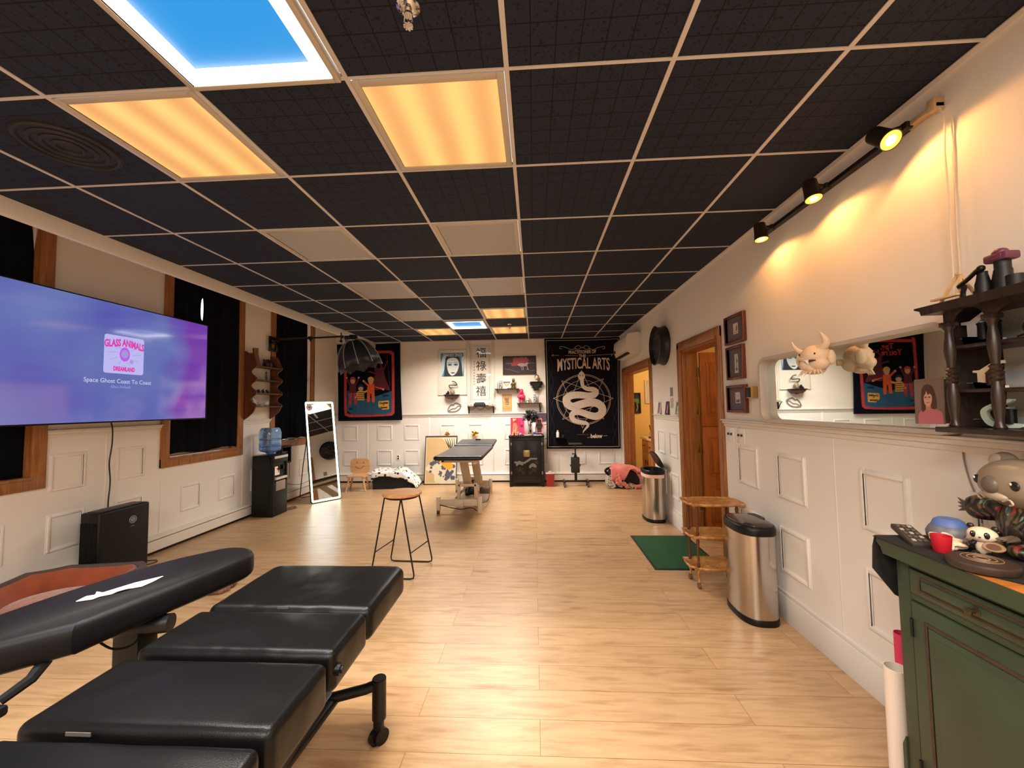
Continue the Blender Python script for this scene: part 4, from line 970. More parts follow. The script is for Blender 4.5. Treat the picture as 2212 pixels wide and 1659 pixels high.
# snake
sn = cr([(488, 500), (492, 560), (502, 618), (545, 645), (600, 650), (632, 672), (618, 700), (560, 714), (470, 706), (390, 712), (342, 742), (345, 790), (400, 822), (480, 800), (560, 782), (640, 788), (690, 830), (684, 890), (630, 918), (560, 905), (490, 880), (430, 876), (392, 905), (405, 950), (460, 972), (530, 985), (552, 1008), (530, 1040), (508, 1068), (504, 1088)], 6)
n = len(sn); ws = []
for k in range(n):
    t_ = k/(n-1); ws.append((.066 if t_ < .06 else .05+.095*math.sin(PI*min(1, (t_-.03)*1.15))**.9 if t_ < .86 else .06*(1-t_)/.14+.004))
p.stroke([c7(*q) for q in sn], ws, -.0072, 1)
for o in (-.32, -.1, .12, .33):
    pts = []
    for k in range(2, n-6):
        a, b = sn[k-1], sn[k+1]; dx, dy = b[0]-a[0], b[1]-a[1]; l = math.hypot(dx, dy); w7 = ws[k]/S7; pts.append((sn[k][0]-dy/l*w7*o, sn[k][1]+dx/l*w7*o))
    for q in range(0, len(pts)-2, 2): p.stroke([c7(*pts[q]), c7(*pts[q+1])], .0028, -.0078, 2)
hx, hz = c7(488, 512); p.ink([c7(*q) for q in cr([(488, 470), (512, 490), (522, 520), (512, 550), (488, 558), (464, 550), (453, 520), (464, 490)], 4, True)], -.0082, 1)
for sx in (-1, 1): x, z = c7(488+sx*14, 512); p.oval(x, z, .009, .014, -.0088, 0)
L7([(488, 458), (488, 472)], .006, 1, -.0086)
L7([(440, 1100), (560, 1100)], .012, 4, -.0070); 
x0t = corners[0][0]; p.drape(.018, x0t, .6, 2.65)
o = p.build('wall_tapestry', [TBK, TPK, TGR, TPU, TOL]); tag(o, 'tall black wall tapestry with a pale coiled snake and MYSTICAL ARTS lettering', 'tapestry', (0, YB-.040, 0), group=None)
# --- red bordered tapestry
def c3(x, y): q = at(500+x/4.424, 640+y/4.424, Y=YB-.03); return q.x, q.z
RED_, BLU, BLU2, SK, YEL_, MAR, JEA, OR_ = mat('tapestry_red', (176, 52, 58), .9, var=.2, scale=8), mat('tapestry_blue', (28, 78, 108), .9, var=.15, scale=6), mat('tapestry_deep_blue', (12, 30, 52), .9), mat('tapestry_skin', (196, 150, 128), .9), mat('tapestry_yellow', (214, 160, 66), .9), mat('tapestry_maroon', (86, 26, 38), .9), mat('tapestry_jean_blue', (36, 84, 120), .9), mat('tapestry_orange', (206, 84, 40), .9)
TB2 = mat('tapestry_night', (8, 12, 20), .95, spec=.1)
p = Tap(); corners = [(-3.80, 2.60), c3(1615, 446), c3(1636, 1183), c3(1025, 1192)]
corners[0] = c3(1010, 462); corners[3] = c3(1026, 1193)
vs = [(quad(i/NX, j/NZ)[0], -.004, quad(i/NX, j/NZ)[1]) for j in range(NZ+1) for i in range(NX+1)]
p.add(vs, [(j*(NX+1)+i, (j+1)*(NX+1)+i, (j+1)*(NX+1)+i+1, j*(NX+1)+i+1) for j in range(NZ) for i in range(NX)], 0)
p.ink([c3(*q) for q in [(1110, 900), (1300, 985), (1535, 905), (1540, 1110), (1500, 1128), (1150, 1128), (1112, 1095)]], -.0052, 2)
bd = [c3(*q) for q in cr([(1096, 560), (1096, 1080), (1120, 1130), (1165, 1143), (1500, 1130), (1540, 1112), (1550, 1070), (1546, 590), (1530, 545), (1490, 532), (1150, 545), (1110, 555)], 5, True)]
p.stroke(bd, .052, -.0062, 1, True)
x, z = c3(1320, 590); p.text('Tag,', .15, x, z, -.0064, 1, sx=.9, bold=.003); x, z = c3(1320, 645); p.text("You're It!", .15, x, z, -.0064, 1, sx=.85, bold=.003)
# shadows on the ground
for a, b, rx, rz in ((1190, 1075, .14, .03), (1460, 950, .11, .02), (1330, 1040, .10, .025)): x, z = c3(a, b); p.oval(x, z, rx, rz, -.0056, 3)
# plain stand-in figures: three children and one tall cloaked one
def fig(cx, hy, s_, hat, top, leg, arms, stripes=False):
    q = lambda a, b: c3(cx+a*s_, hy+b*s_)
    for k, (ax, ay, bx, by) in enumerate(arms): p.stroke([q(ax, ay), q(bx, by)], .034*s_, -.0068, top); X_, Z_ = q(bx, by); p.oval(X_, Z_, .02*s_, .02*s_, -.0070, 4)
    p.ink([q(-32, 38), (q(32, 38)), q(36, 130), q(-36, 130)], -.0072, top)
    if stripes:
        for k in range(4): p.ink([q(-33, 52+k*20), q(33, 52+k*20), q(34, 59+k*20), q(-34, 59+k*20)], -.0074, 3)
    p.ink([q(-36, 126), q(-4, 126), q(-14, 250), q(-38, 250)], -.0070, leg); p.ink([q(4, 126), q(36, 126), q(40, 250), q(16, 250)], -.0070, leg)
    X_, Z_ = q(0, 10); p.oval(X_, Z_, .052*s_, .062*s_, -.0076, 4); p.ink([q(*v) for v in cr([(-28, 4), (-24, -20), (0, -32), (24, -20), (28, 4), (0, -6)], 4, True)], -.0080, hat)
fig(1165, 800, .95, 1, 6, 1, [(-28, 55, -62, -20), (28, 55, 58, -22)])
fig(1335, 800, 1.0, 5, 8, 8, [(-28, 50, -70, 10), (28, 55, 120, 90)])
fig(1240, 870, .95, 3, 5, 7, [(-30, 50, -50, 100), (30, 50, 80, 30)], True)
p.ink([c3(*q) for q in cr([(1410, 625), (1450, 680), (1480, 800), (1520, 900), (1440, 880), (1390, 900), (1345, 850), (1375, 740), (1365, 670)], 4, True)], -.0066, 6)
x, z = c3(1408, 668); p.oval(x, z, .038, .05, -.0072, 0); 
for a, b in (((1385, 740), (1310, 720)), ((1440, 740), (1495, 620))): p.stroke([c3(*a), c3(*b)], .03, -.0070, 6)
p.stroke([c3(1490, 560), c3(1520, 860)], .010, -.0074, 6)
p.ink([c3(*q) for q in [(1408, 1004), (1508, 995), (1510, 1078), (1408, 1088)]], -.0074, 5)
for k, (s_, hh) in enumerate((('Doubles', 1020), ('&', 1042), ('Games', 1063))): x, z = c3(1459, hh); p.text(s_, .052, x, z, -.0080, 3, sx=.95, bold=.003, rot=.08)
p.drape(.012, -3.8, 1.2, 2.65)
tag(p.build('wall_tapestry', [TB2, RED_, BLU, BLU2, SK, YEL_, MAR, JEA, OR_]), 'dark wall tapestry with red rounded border and children figures, behind the dome softbox', 'tapestry', (0, YB-.038, 0))

# --- portrait print on white board
cxx, z0_, w_, h_ = wallrect((318, 400), (755, 1055))
t = T('portrait_poster', 'pale face portrait print with dark hair in a white frame left of the calligraphy', 'poster', (cxx, YW, z0_), 0)
m = MB(); m.box(-w_/2, w_/2, -.012, 0, 0, h_, .003); ring_frame(m, -w_/2, w_/2, 0, h_, .012, -.02, -.01, .003); m.build('frame', mat('board_white', (224, 216, 204), .5), t)
p = PB(); pw, ph = .445, .45; px0 = -.225; pz0 = h_-.05-ph
PBL, PHR, PFC, PLT = mat('poster_blue', (70, 130, 168), .5, var=.3, scale=9), mat('poster_hair', (24, 30, 38), .5), mat('poster_face', (206, 214, 216), .5), mat('poster_light', (190, 214, 224), .5)
q = lambda a, b: (px0+a*pw, pz0+b*ph)
p.rect(px0, px0+pw, pz0, pz0+ph, -.0135, 0); p.ink([q(*v) for v in [(0, .55), (.1, .85), (.3, .95), (.2, .4), (.05, .0), (0, 0)]], -.0139, 3); p.ink([q(*v) for v in [(.95, .1), (1, .5), (1, .85), (.9, .8)]], -.0139, 3)
p.ink([q(*v) for v in cr([(.15, 0), (.18, .5), (.25, .85), (.5, .97), (.75, .88), (.9, .5), (.95, 0)], 5)], -.0143, 1)
p.ink([q(*v) for v in cr([(.5, .03), (.34, .18), (.27, .5), (.3, .72), (.5, .80), (.72, .74), (.80, .5), (.70, .18)], 5, True)], -.0147, 2)
for a in (.40, .66): x, z = q(a, .50); p.oval(x, z, .045, .022, -.0151, 0); p.oval(x, z, .018, .012, -.0155, 1); p.stroke([(x-.05, z+.035), (x, z+.045), (x+.05, z+.03)], .008, -.0151, 1)
x, z = q(.53, .15); p.oval(x, z, .042, .011, -.0151, 1); x, z = q(.53, .28); p.stroke([(x-.012, z), (x+.015, z)], .005, -.0151, 0)
x, z = q(.53, .90); p.text('EVANESCENCE', .075, x, z, -.0155, 3, sx=.72, bold=.002)
p.build('print', [PBL, PHR, PFC, PLT], t)
# --- calligraphy
cxx, z0_, w_, h_ = wallrect((752, 250), (1162, 1210))
INKM = mat('brush_ink', (26, 28, 32), .6)
t = T('calligraphy_frame', 'tall white framed calligraphy with four large brush characters', 'picture', (cxx, YW, z0_), 0)
m = MB(); ring_frame(m, -w_/2, w_/2, 0, h_, .03, -.03, 0, .006); ring_frame(m, -w_/2+.028, w_/2-.028, .028, h_-.028, .03, -.022, -.004, .004); m.box(-w_/2+.02, w_/2-.02, -.006, 0, .02, h_-.02); m.build('frame', mat('calligraphy_frame_white', (222, 214, 202), .4), t)
p = PB(); p.rect(-w_/2+.05, w_/2-.05, .05, h_-.05, -.0065, 0); p.rect(-w_/2+.085, w_/2-.088, .105, h_-.105, -.0069, 1); p.rect(-w_/2+.089, w_/2-.092, .109, h_-.109, -.0073, 0)
for ch, yy in (('\u798f', 440), ('\u797f', 635), ('\u58fd', 825), ('\u79a7', 1012)):
    q = b5(965, yy); p.text(ch, .205, q.x-cxx, q.z-z0_, -.0079, 1, bold=.001)
for k in range(9):
    q = b5(860, 565+k*42); rn = random.Random(k)
    for j in range(3): a = rn.uniform(-.01, .01); p.stroke([(q.x-cxx-.012, q.z-z0_+.01*j-.008+a*.3), (q.x-cxx+.012, q.z-z0_+.01*j-.006+a*.5)], .004, -.0079, 1)
    p.stroke([(q.x-cxx+.002, q.z-z0_+.016), (q.x-cxx-.002, q.z-z0_-.014)], .004, -.0079, 1)
p.build('scroll', [mat('scroll_paper', (222, 212, 202), .6), INKM], t)
g = PB(); g.rect(-w_/2+.05, w_/2-.05, .05, h_-.05, -.019, 0); g.build('glass_cover', mat('picture_glass', (255, 255, 255), .03, trans=1), t)
# --- dark horse picture
cxx, z0_, w_, h_ = wallrect((1288, 485), (1785, 747))
def paint_horse(p):
    def q(a, b): return ((a-.5)*w_*.96, .012+b*(h_-.024))
    for k in range(7): blob(p, *q(.38+.05*k, .78-.02*(k % 3)), .055, -.0064-.0002*k, 1, k, 16, .8)
    p.ink([q(.05, .60), q(.5, .56), q(.98, .60), q(.98, .64), q(.6, .66), q(.05, .64)], -.0078, 2)
    p.ink([q(.24, .45), q(.62, .5), q(.7, .72), q(.24, .66)], -.008, 1)
    p.ink([q(*v) for v in cr([(.44, .55), (.55, .62), (.68, .60), (.74, .66), (.78, .62), (.74, .5), (.70, .44), (.58, .42), (.48, .46)], 4, True)], -.0084, 3)
    for a, b, c, d in ((.54, .45, .58, .2), (.60, .44, .62, .22), (.71, .5, .78, .2), (.74, .48, .74, .22)): p.stroke([q(a, b), q((a+c)/2+.01, (b+d)/2), q(c, d)], .010, -.0084, 3)
    p.stroke([q(.05, .3), q(.2, .25), q(.4, .12), q(.5, .08)], .012, -.0078, 2); p.stroke([q(.85, .15), q(.98, .2)], .01, -.0078, 2)
art('horse_picture', 'dark canvas of a pale horse under red smoke, right of the calligraphy', 'picture', w_, h_, (cxx, YW, z0_), 0, mat('canvas_edge', (38, 22, 24), .6), .012, .025, [mat('horse_dark', (46, 26, 32), .6, var=.3, scale=10), mat('horse_red', (150, 52, 66), .6), mat('horse_grey', (104, 82, 84), .6), mat('horse_pale', (170, 150, 142), .6)], paint_horse)
# --- lips
def lips(pts): return [tuple(b5(*q, YB-.012)) for q in pts]
t = T('lip_outline', 'grey wire outline of a pair of lips on the wall below the small dark bracket', 'wall decoration', (0, 0, 0))
m = MB(); W_ = mat('neon_off_tube', (116, 110, 104), .4)
m.tube([tuple(q) for q in cr(lips([(470, 1300), (480, 1250), (515, 1205), (550, 1207), (580, 1178), (630, 1190), (662, 1212), (640, 1265), (590, 1300), (530, 1308)]), 6, True)], .0085, 8, True); m.tube([tuple(q) for q in cr(lips([(478, 1298), (530, 1262), (575, 1258), (620, 1222), (660, 1216)]), 6)], .0055, 8); o = m.build('tube', W_, t)
q = b5(565, 1245); 
for c in (t,): c.location = (q.x, YB-.012, q.z)
o.location = (-q.x, -(YB-.012), -q.z)
# --- bracket shelf, stone egg and hook figure
q = b5(535, 1052)
t = T('bracket_shelf', 'small dark curved wooden bracket shelf under the portrait poster', 'shelf', (q.x, YW, q.z), 0)
DW = mat_wood('dark_walnut', (44, 24, 20), (74, 42, 34), 4, (1, 8, 8), .45)
m = MB(); m.box(-.145, .145, -.12, 0, -.012, 0, .003); m.prism([(-.14, -.012), (.14, -.012), (.12, -.05), (.07, -.085), (.035, -.07), (0, -.10), (-.035, -.07), (-.07, -.085), (-.12, -.05)], -.10, -.005); m.build('body', DW, t)
m = MB(); m.ball((0, 0, .052), (.045, .04, .058), 20, 12); m.tube([tuple(v) for v in cr([(-.02, -.03, .01), (-.01, -.042, .05), (.0, -.04, .09)], 5)], .006, 6); tag(m.build('stone_egg', mat('egg_stone', (150, 134, 112), .7, var=.35, scale=30)), 'mottled stone egg on the small dark bracket shelf', 'ornament', (q.x+.01, YW-.06, q.z+.001))
m = MB(); m.prism([(-.02, 0), (.025, 0), (.02, .04), (0, .07), (-.015, .04)], -.02, .02); m.prism([(-.045, 0), (-.02, 0), (-.02, .03), (-.035, .03)], -.015, .015); tag(m.build('black_crystal', BLACK), 'small black jagged ornament left of the stone egg', 'ornament', (q.x-.07, YW-.06, q.z+.001))
pts = [b5(*v, YB-.05) for v in [(525, 855), (560, 858), (590, 885), (592, 912), (486, 912), (500, 950), (530, 963)]]; m = MB(); m.tube([tuple(v-pts[-1]) for v in [Vector(w2) for w2 in cr([tuple(a) for a in pts], 4)]], .009, 8)
tag(m.build('metal_hook_sculpture', BLACKM), 'black curved hook-like sculpture standing on the stone egg', 'ornament', (q.x+.01, YW-.06, q.z+.108))
# --- iron swag shelf
q = b5(965, 1228); S_ = 6.9125
t = T('iron_shelf', 'black wrought-iron shelf with hanging chain swags under the calligraphy', 'shelf', (q.x, YW, q.z), 0)
m = MB(); m.box(-.245, .245, -.13, 0, -.006, 0); m.build('shelf_board', BLACKM, t)
for sx in (-1, 1):
    m = MB(); m.tube([(sx*.235, -.12, 0), (sx*.235, -.06, -.05), (sx*.235, -.012, -.13)], .008, 8); m.box(sx*.235-.012, sx*.235+.012, -.012, 0, -.15, 0, .003); m.ball((sx*.235, -.012, -.145), .014); m.build('bracket', BLACKM, t)
for a, b, d in ((-.23, -.08, .05), (-.08, .08, .065), (.08, .23, .05), (-.23, -.08, .03), (-.08, .08, .045), (.08, .23, .03)):
    m = MB(); m.tube([(a+(b-a)*k/12, -.125, -.006-d*4*(k/12)*(1-k/12)) for k in range(13)], .0035, 6); m.build('chain_swag', BLACKM, t)
m = MB(); m.box(-.105, .105, -.05, .05, 0, .055, .01); m.cyl((-.09, 0, .055), (.09, 0, .055), .02); tag(m.build('black_box', mat('teal_black', (18, 26, 28), .7)), 'black boxy ornament in the middle of the iron shelf', 'ornament', (q.x-.02, YW-.085, q.z+.0005))
m = MB(); m.box(-.025, .025, -.012, .012, 0, .04, .01)
for k, hh in enumerate((.062, .078, .074, .058)): m.cyl((-.019+.0125*k, 0, .035), (-.019+.0125*k, 0, hh), .0056, .005, n=10)
m.cyl((.022, 0, .02), (.036, 0, .045), .006, .005, n=10); tag(m.build('hand_ornament', mat('pink_ceramic', (224, 176, 164), .4)), 'pink ceramic hand standing at the right of the iron shelf', 'ornament', (q.x+.17, YW-.06, q.z+.0005))
for sx, lb in ((-1, 'left'), (1, 'right')):
    m = MB(); m.prism(cr([(-.06, 0), (-.05, .03), (-.02, .02), (.0, .045), (.03, .02), (.06, .028), (.06, 0)], 3), -.03, .03); tag(m.build('crystal_cluster', mat('smoky_crystal', (168, 154, 142), .3, var=.3, scale=25)), 'low smoky crystal cluster at the %s end of the iron shelf' % lb, 'ornament', (q.x+(-.18 if sx < 0 else .225), YW-.065, q.z+.0005))
# --- two picture-ledge shelves
def ledge(c0, lb):
    a, b = b5(c0[0], c0[1]), b5(c0[2], c0[1]); cx = (a.x+b.x)/2; w2 = (b.x-a.x)/2
    t = T('wall_shelf', lb, 'shelf', (cx, YW, a.z), 0, 'narrow dark shelves on the back wall')
    m = MB(); m.box(-w2, w2, -.13, 0, -.012, 0, .002); m.build('board', mat('shelf_dark', (34, 28, 30), .5), t)
    for sx in (-1, 1):
        m = MB(); m.box(sx*(w2-.04)-.006, sx*(w2-.04)+.006, -.11, 0, -.02, -.012); m.prism([(-.10, -.02), (0, -.02), (0, -.08), (-.012, -.08)], sx*(w2-.04)-.006, sx*(w2-.04)+.006, 'x'); m.cyl((sx*(w2-.06), -.115, 0), (sx*(w2-.06), -.115, .125), .0045); m.build('bracket', mat('bracket_grey', (70, 62, 62), .4, metal=.4), t)
    return cx, a.z, w2
PATT = mat_pattern('black_white_lace', (176, 174, 168), (24, 24, 26), 55, .42)
cx, zz, w2 = ledge((1175, 972, 1535), 'narrow dark shelf with gold figure, right of the calligraphy')
def pbox(name, label, cat, x, y, z, w_, d, h_, mt_, bev=.003, group=None, rz=0):
    m = MB(); m.box(-w_/2, w_/2, -d/2, d/2, 0, h_, bev); return tag(m.build(name, mt_), label, cat, (x, y, z), rz, group)
zz += .0005
pbox('white_candle_box', 'thin white box standing left of the patterned candle on the upper narrow shelf', 'box', cx-.165, YW-.06, zz, .03, .07, .155, PAPER)
pbox('patterned_candle', 'black and white patterned pillar candle on the upper narrow shelf', 'candle', cx-.118, YW-.06, zz, .055, .055, .15, PATT, .004)
t = art('insect_frame', 'small white box frame with a gold moth on the upper narrow shelf', 'picture', .155, .145, (cx-.005, YW-.045, zz), 0, mat('white_shadow_box', (226, 216, 208), .5), .012, .04, [mat('frame_paper', (226, 214, 208), .7), GOLD], lambda p: [p.ink([(0, .055), (.012, .085), (.05, .095), (.03, .07), (.012, .055), (0, .04), (-.012, .055), (-.03, .07), (-.05, .095), (-.012, .085)], -.0068, 1)])
m = MB(); m.lathe([(0, 0), (.035, 0), (.04, .015), (.03, .05), (.036, .08), (.03, .11), (.016, .125), (.0, .126)], n=18); m.ball((0, -.004, .155), (.028, .03, .04), 16, 10); m.tube([tuple(v) for v in cr([(-.035, -.01, .1), (-.045, -.03, .07), (-.01, -.045, .07)], 4)], .009, 6); m.tube([tuple(v) for v in cr([(.035, -.01, .1), (.04, -.03, .075), (.0, -.045, .085)], 4)], .009, 6)
t = tag(m.build('gold_bust', mat('antique_gold', (110, 92, 44), .4, metal=.6)), 'antique gold seated figure at the right of the upper narrow shelf', 'figurine', (cx+.12, YW-.06, zz))
m = MB(); m.lathe([(0, 0), (.04, 0), (.055, .012), (.05, .014), (0, .006)], n=20); tag(m.build('green_dish', mat('pale_green_glaze', (190, 200, 150), .3)), 'small pale green dish beside the gold figure', 'dish', (cx+.055, YW-.085, zz))
cx, zz, w2 = ledge((1500, 1180, 1865), 'narrow dark shelf with a hot-pink bust, below the feathered bracket'); zz += .0005
PINK = mat('hot_pink', (226, 48, 92), .3)
t = T('pink_bust', 'hot-pink classical bust on the lower narrow shelf', 'bust', (cx-.145, YW-.06, zz), 0)
m = MB(); m.lathe([(0, 0), (.042, 0), (.042, .012), (.026, .03), (.02, .05), (.028, .068), (.0, .075)], n=24); m.build('pedestal', PINK, t)
m = MB(); m.ball((0, 0, .115), (.078, .045, .05), 24, 12, squash=lambda p: Vector((p.x, p.y, p.z if p.z > 0 else p.z*.95))); m.cyl((0, 0, .14), (0, 0, .19), .024, .022); m.ball((0, -.005, .205), (.036, .04, .048), 20, 12); m.ball((0, .008, .23), (.04, .042, .035), 18, 10); m.prism([(-.006, .195), (.006, .195), (.0, .215)], -.054, -.035)
for sx in (-1, 1): m.ball((sx*.04, -.03, .105), .02, 10, 8)
m.build('bust', PINK, t)
SKB = mat('bone', (206, 184, 164), .6)
m = MB(); m.ball((0, 0, .045), (.042, .04, .042), 20, 12); m.box(-.022, .022, -.042, -.01, 0, .03, .008); o = m.build('skull', SKB); 
m = MB(); [m.ball((sx*.016, -.037, .042), .010, 10, 8) for sx in (-1, 1)]; m.build('eye_sockets', BLACKINK, o); tag(o, 'small pale bone skull on the lower narrow shelf beside the pink bust', 'skull', (cx-.03, YW-.07, zz))
pbox('patterned_candle', 'black and white patterned pillar candle on the lower narrow shelf', 'candle', cx+.105, YW-.06, zz, .055, .055, .155, PATT, .004)
m = MB(); m.tube([tuple(v) for v in cr([(-.045, 0, 0), (-.045, 0, .05), (0, 0, .085), (.045, 0, .05), (.045, 0, 0)], 5)], .005, 6); tag(m.build('wire_cloche', BRASS), 'thin brass wire arch over the bone skull', 'ornament', (cx-.015, YW-.03, zz))
# --- kraft print
cxx, z0_, w_, h_ = wallrect((1275, 1048), (1425, 1303))
KR, BR_ = mat('kraft_paper', (204, 158, 104), .8, var=.05, scale=30), mat('brown_ink', (98, 62, 40), .8)
p = PB(); p.add([(-w_/2, 0, 0), (w_/2, 0, .006), (w_/2, 0, h_), (-w_/2, 0, h_), (-w_/2, -.003, 0), (w_/2, -.003, .006), (w_/2, -.003, h_), (-w_/2, -.003, h_)], [(0, 1, 2, 3), (4, 5, 6, 7), (0, 4, 5, 1), (1, 5, 6, 2), (2, 6, 7, 3), (3, 7, 4, 0)], 0)
def qk(a, b): return (a*w_, b*h_)
for k in range(3): p.stroke([qk(.22*math.cos(t_)*(1-.2*k), .50+.12*math.sin(t_)*(1-.2*k)-.01*k) for t_ in [2*PI*i/20 for i in range(20)]], .003, -.0036, 1, True)
for a in (-.25, -.14, -.03, .08, .2): p.stroke([qk(a*.6, .62), qk(a*.9, .74), qk(a*1.1, .82)], [.01, .012, .002], -.0036, 1)
for k in range(4): p.stroke([qk(-.16+.02*k, .60-.03*k), qk(.0, .57-.035*k), qk(.16, .6-.03*k)], .005, -.0038, 1)
p.stroke([qk(-.12, .27), qk(.14, .27)], .003, -.0036, 1); p.stroke([qk(-.45, .2), qk(.45, .2)], .0025, -.0036, 1); p.stroke([qk(-.45, .14), qk(.45, .14)], .0025, -.0036, 1)
tag(p.build('kraft_print', [KR, BR_]), 'brown kraft paper print pinned below the upper narrow shelf', 'print', (cxx, YW, z0_))
# --- feathered bracket and doll head
q = b5(1785, 862)
t = T('feather_bracket', 'black feather-fringed wall bracket holding a doll head', 'shelf', (q.x, YW, q.z), 0)
m = MB(); m.box(-.115, .115, -.11, 0, -.014, 0, .003); m.prism([(-.10, -.014), (.10, -.014), (.02, -.15), (0, -.17), (-.02, -.15)], -.09, -.005); m.build('body', BLACK, t)
m = MB(); rn = random.Random(5)
for k in range(26):
    s_ = -1 if k % 2 else 1; u = k/26; x0, z0 = s_*(.10-.085*u), -.02-.13*u; l_ = .05; m.prism([(x0, z0+.012), (x0+s_*l_*rn.uniform(.5, 1), z0+rn.uniform(-.045, .0)), (x0-s_*.01, z0-.022)], -.07+.04*(k % 3), -.066+.04*(k % 3))
m.build('feathers', mat('black_feather', (12, 12, 14), .8), t)
t = T('doll_head', 'pale doll head with brown hair on the black feathered bracket', 'head ornament', (q.x+.012, YW-.055, q.z+.0005), 0)
m = MB(); m.cyl((0, 0, 0), (0, 0, .04), .018, .016); m.ball((0, -.004, .072), (.036, .04, .046), 20, 12); m.prism([(-.004, .062), (.004, .062), (0, .075)], -.05, -.04); o = m.build('head', mat('doll_skin', (222, 188, 164), .5), t)
m = MB(); [m.ball((s_*.014, -.040, .076), .004, 8, 6) for s_ in (-1, 1)]; m.build('eyes', BLACKINK, o); m = MB(); m.ball((0, -.042, .052), (.01, .004, .003), 10, 6); m.build('mouth', mat('lip_red', (170, 70, 70), .5), o)
m = MB(); m.ball((0, .012, .086), (.043, .040, .045), 18, 10); m.build('hair', mat('doll_hair', (92, 50, 36), .8), t)
# --- paddle hanging below the shelf
def cP(x, y): return at(1080+x/18.43, 870+y/18.43, Y=YB-.02)
q = cP(1605, 550)
t = T('wooden_paddle', 'purple-grey paddle board hanging by its handle right of the black flowers', 'paddle', (q.x, YW, q.z), 0)
m = MB(); m.prism(cr([(-.10, .06), (-.085, .08), (0, .088), (.085, .08), (.105, .06), (.10, -.06), (.08, -.08), (0, -.088), (-.08, -.08), (-.10, -.06)], 4, True), -.02, -.004); m.build('blade', mat('plum_grey', (84, 64, 82), .6), t)
m = MB(); m.prism([(-.012, .08), (.012, .08), (.016, .17), (.010, .2), (-.010, .2), (-.016, .17)], -.02, -.004); m.cyl((0, -.012, .2), (0, -.012, .27), .003); m.build('handle', DW, t)
# --- wall outlet and gold flowers
def outlet(x, z, label, Y=YB):
    t = T('wall_outlet', label, 'outlet', (x, Y-.003, z), 0)
    m = MB(); m.box(-.035, .035, -.006, 0, -.057, .057, .003); m.build('cover_plate', WHITE, t)
    for s_ in (-1, 1): m = MB(); m.cyl((0, -.0065, s_*.022), (0, -.009, s_*.022), .015, n=16); m.build('socket', BLACK, t)
q = at(860.5, 988, Y=YB); outlet(q.x, q.z, 'white wall outlet with two black sockets above the blanketed bench')
def flower(px, py, lb, s_, seed):
    q = at(px, py, Y=YB-.05); t = T('gold_flower_hook', lb, 'wall ornament', (q.x, YB-.04, q.z), 0)
    m = MB(); rn = random.Random(seed)
    for k in range(6):
        a = k*PI/3+rn.uniform(-.25, .25); l_ = s_*rn.uniform(.75, 1.1); c_, s2 = math.cos(a), math.sin(a)
        m.tube([(0, 0, 0), (c_*l_*.35, -.012, s2*l_*.3), (c_*l_*.75, -.018, s2*l_*.62), (c_*l_, -.006, s2*l_*.8)], .01, 8, rs=[.006, .017, .016, .002])
    m.build('petals', GOLD, t); m = MB(); m.cyl((0, .036, 0), (0, -.02, 0), .008); m.ball((0, -.022, 0), .012); m.tube([(0, 0, 0), (.01, -.01, .06), (.008, -.008, .10)], .0025, 6); m.build('stem', GOLD, t)
flower(966, 937, 'small gold flower ornament on the wall above the duck print', .055, 1); flower(1025, 937, 'larger gold flower ornament on the wall right of the duck print, above the treatment table', .085, 2)

# ================================================================== LACQUER CABINET
LQ = mat('black_lacquer', (15, 12, 11), .4, var=.3, scale=8, spec=.3); LQG = mat('lacquer_relief', (48, 42, 38), .5)
t = T('lacquer_cabinet', 'black lacquered oriental cabinet with brass lock plate, against the back wall', 'cabinet', (-.148, 7.105, 0), 0)
W_, D_, H_ = .305, .40, .885
m = MB()
m.box(-W_, W_, 0, D_, .06, H_-.03, .003)
for x in (-W_, W_-.05): m.box(x, x+.05, -.008, .03, 0, H_-.03, .003); m.box(x, x+.05, D_-.04, D_, 0, .1)
m.box(-W_-.008, W_+.008, -.014, D_+.005, H_-.03, H_, .005); m.box(-W_, W_, -.006, .03, .14, .175, .003); m.box(-W_, W_, -.006, .03, H_-.085, H_-.06, .003); m.prism([(-.25, .14), (.25, .14), (.25, .09), (.18, .075), (.1, .095), (-.1, .095), (-.18, .075), (-.25, .09)], -.004, .02)
m.build('carcass', LQ, t)
for sx in (-1, 1):
    m = MB(); m.box(min(0, sx*.252)+.0015, max(0, sx*.252)-.0015, -.006, .0, .18, H_-.09, .002); d_ = m.build('door', LQ, t)
    m = PB(); rn = random.Random(3+sx)
    for (x, z, s_) in ((.13, .66, .055), (.05, .60, .04), (.12, .30, .06), (.17, .42, .05), (.06, .24, .03)):
        if sx < 0: x = -x
        for k in range(5): a = k*2*PI/5+.3; m.stroke([(x, z), (x+s_*math.cos(a), z+s_*math.sin(a)*.8), (x+s_*.6*math.cos(a+.5), z+s_*.6*math.sin(a+.5))], [.01, .014, .003], -.0068, 0)
    m.build('painted_flowers', LQG, d_)
    for z in (.74, .24): m = MB(); m.box(sx*.27-.014, sx*.27+.014, -.012, -.004, z-.025, z+.025, .002); m.build('hinge_plate', mat('old_brass', (128, 118, 96), .35, metal=.8), d_)
m = MB(); m.box(-.055, .055, -.012, -.005, .52, .635, .003); m.cyl((-.02, -.012, .57), (-.02, -.02, .57), .01); m.cyl((.02, -.012, .57), (.02, -.02, .57), .01); m.build('lock_plate', mat('lock_brass', (150, 132, 76), .3, metal=.8), t)
m = MB()
for x, z in ((-.13, .40), (.10, .36)):
    m.prism(cr([(x-.06, z), (x-.03, z+.03), (x, z+.05), (x+.04, z+.03), (x+.07, z), (x+.05, z-.03), (x, z-.01), (x-.05, z-.04)], 3, True), -.016, -.006)
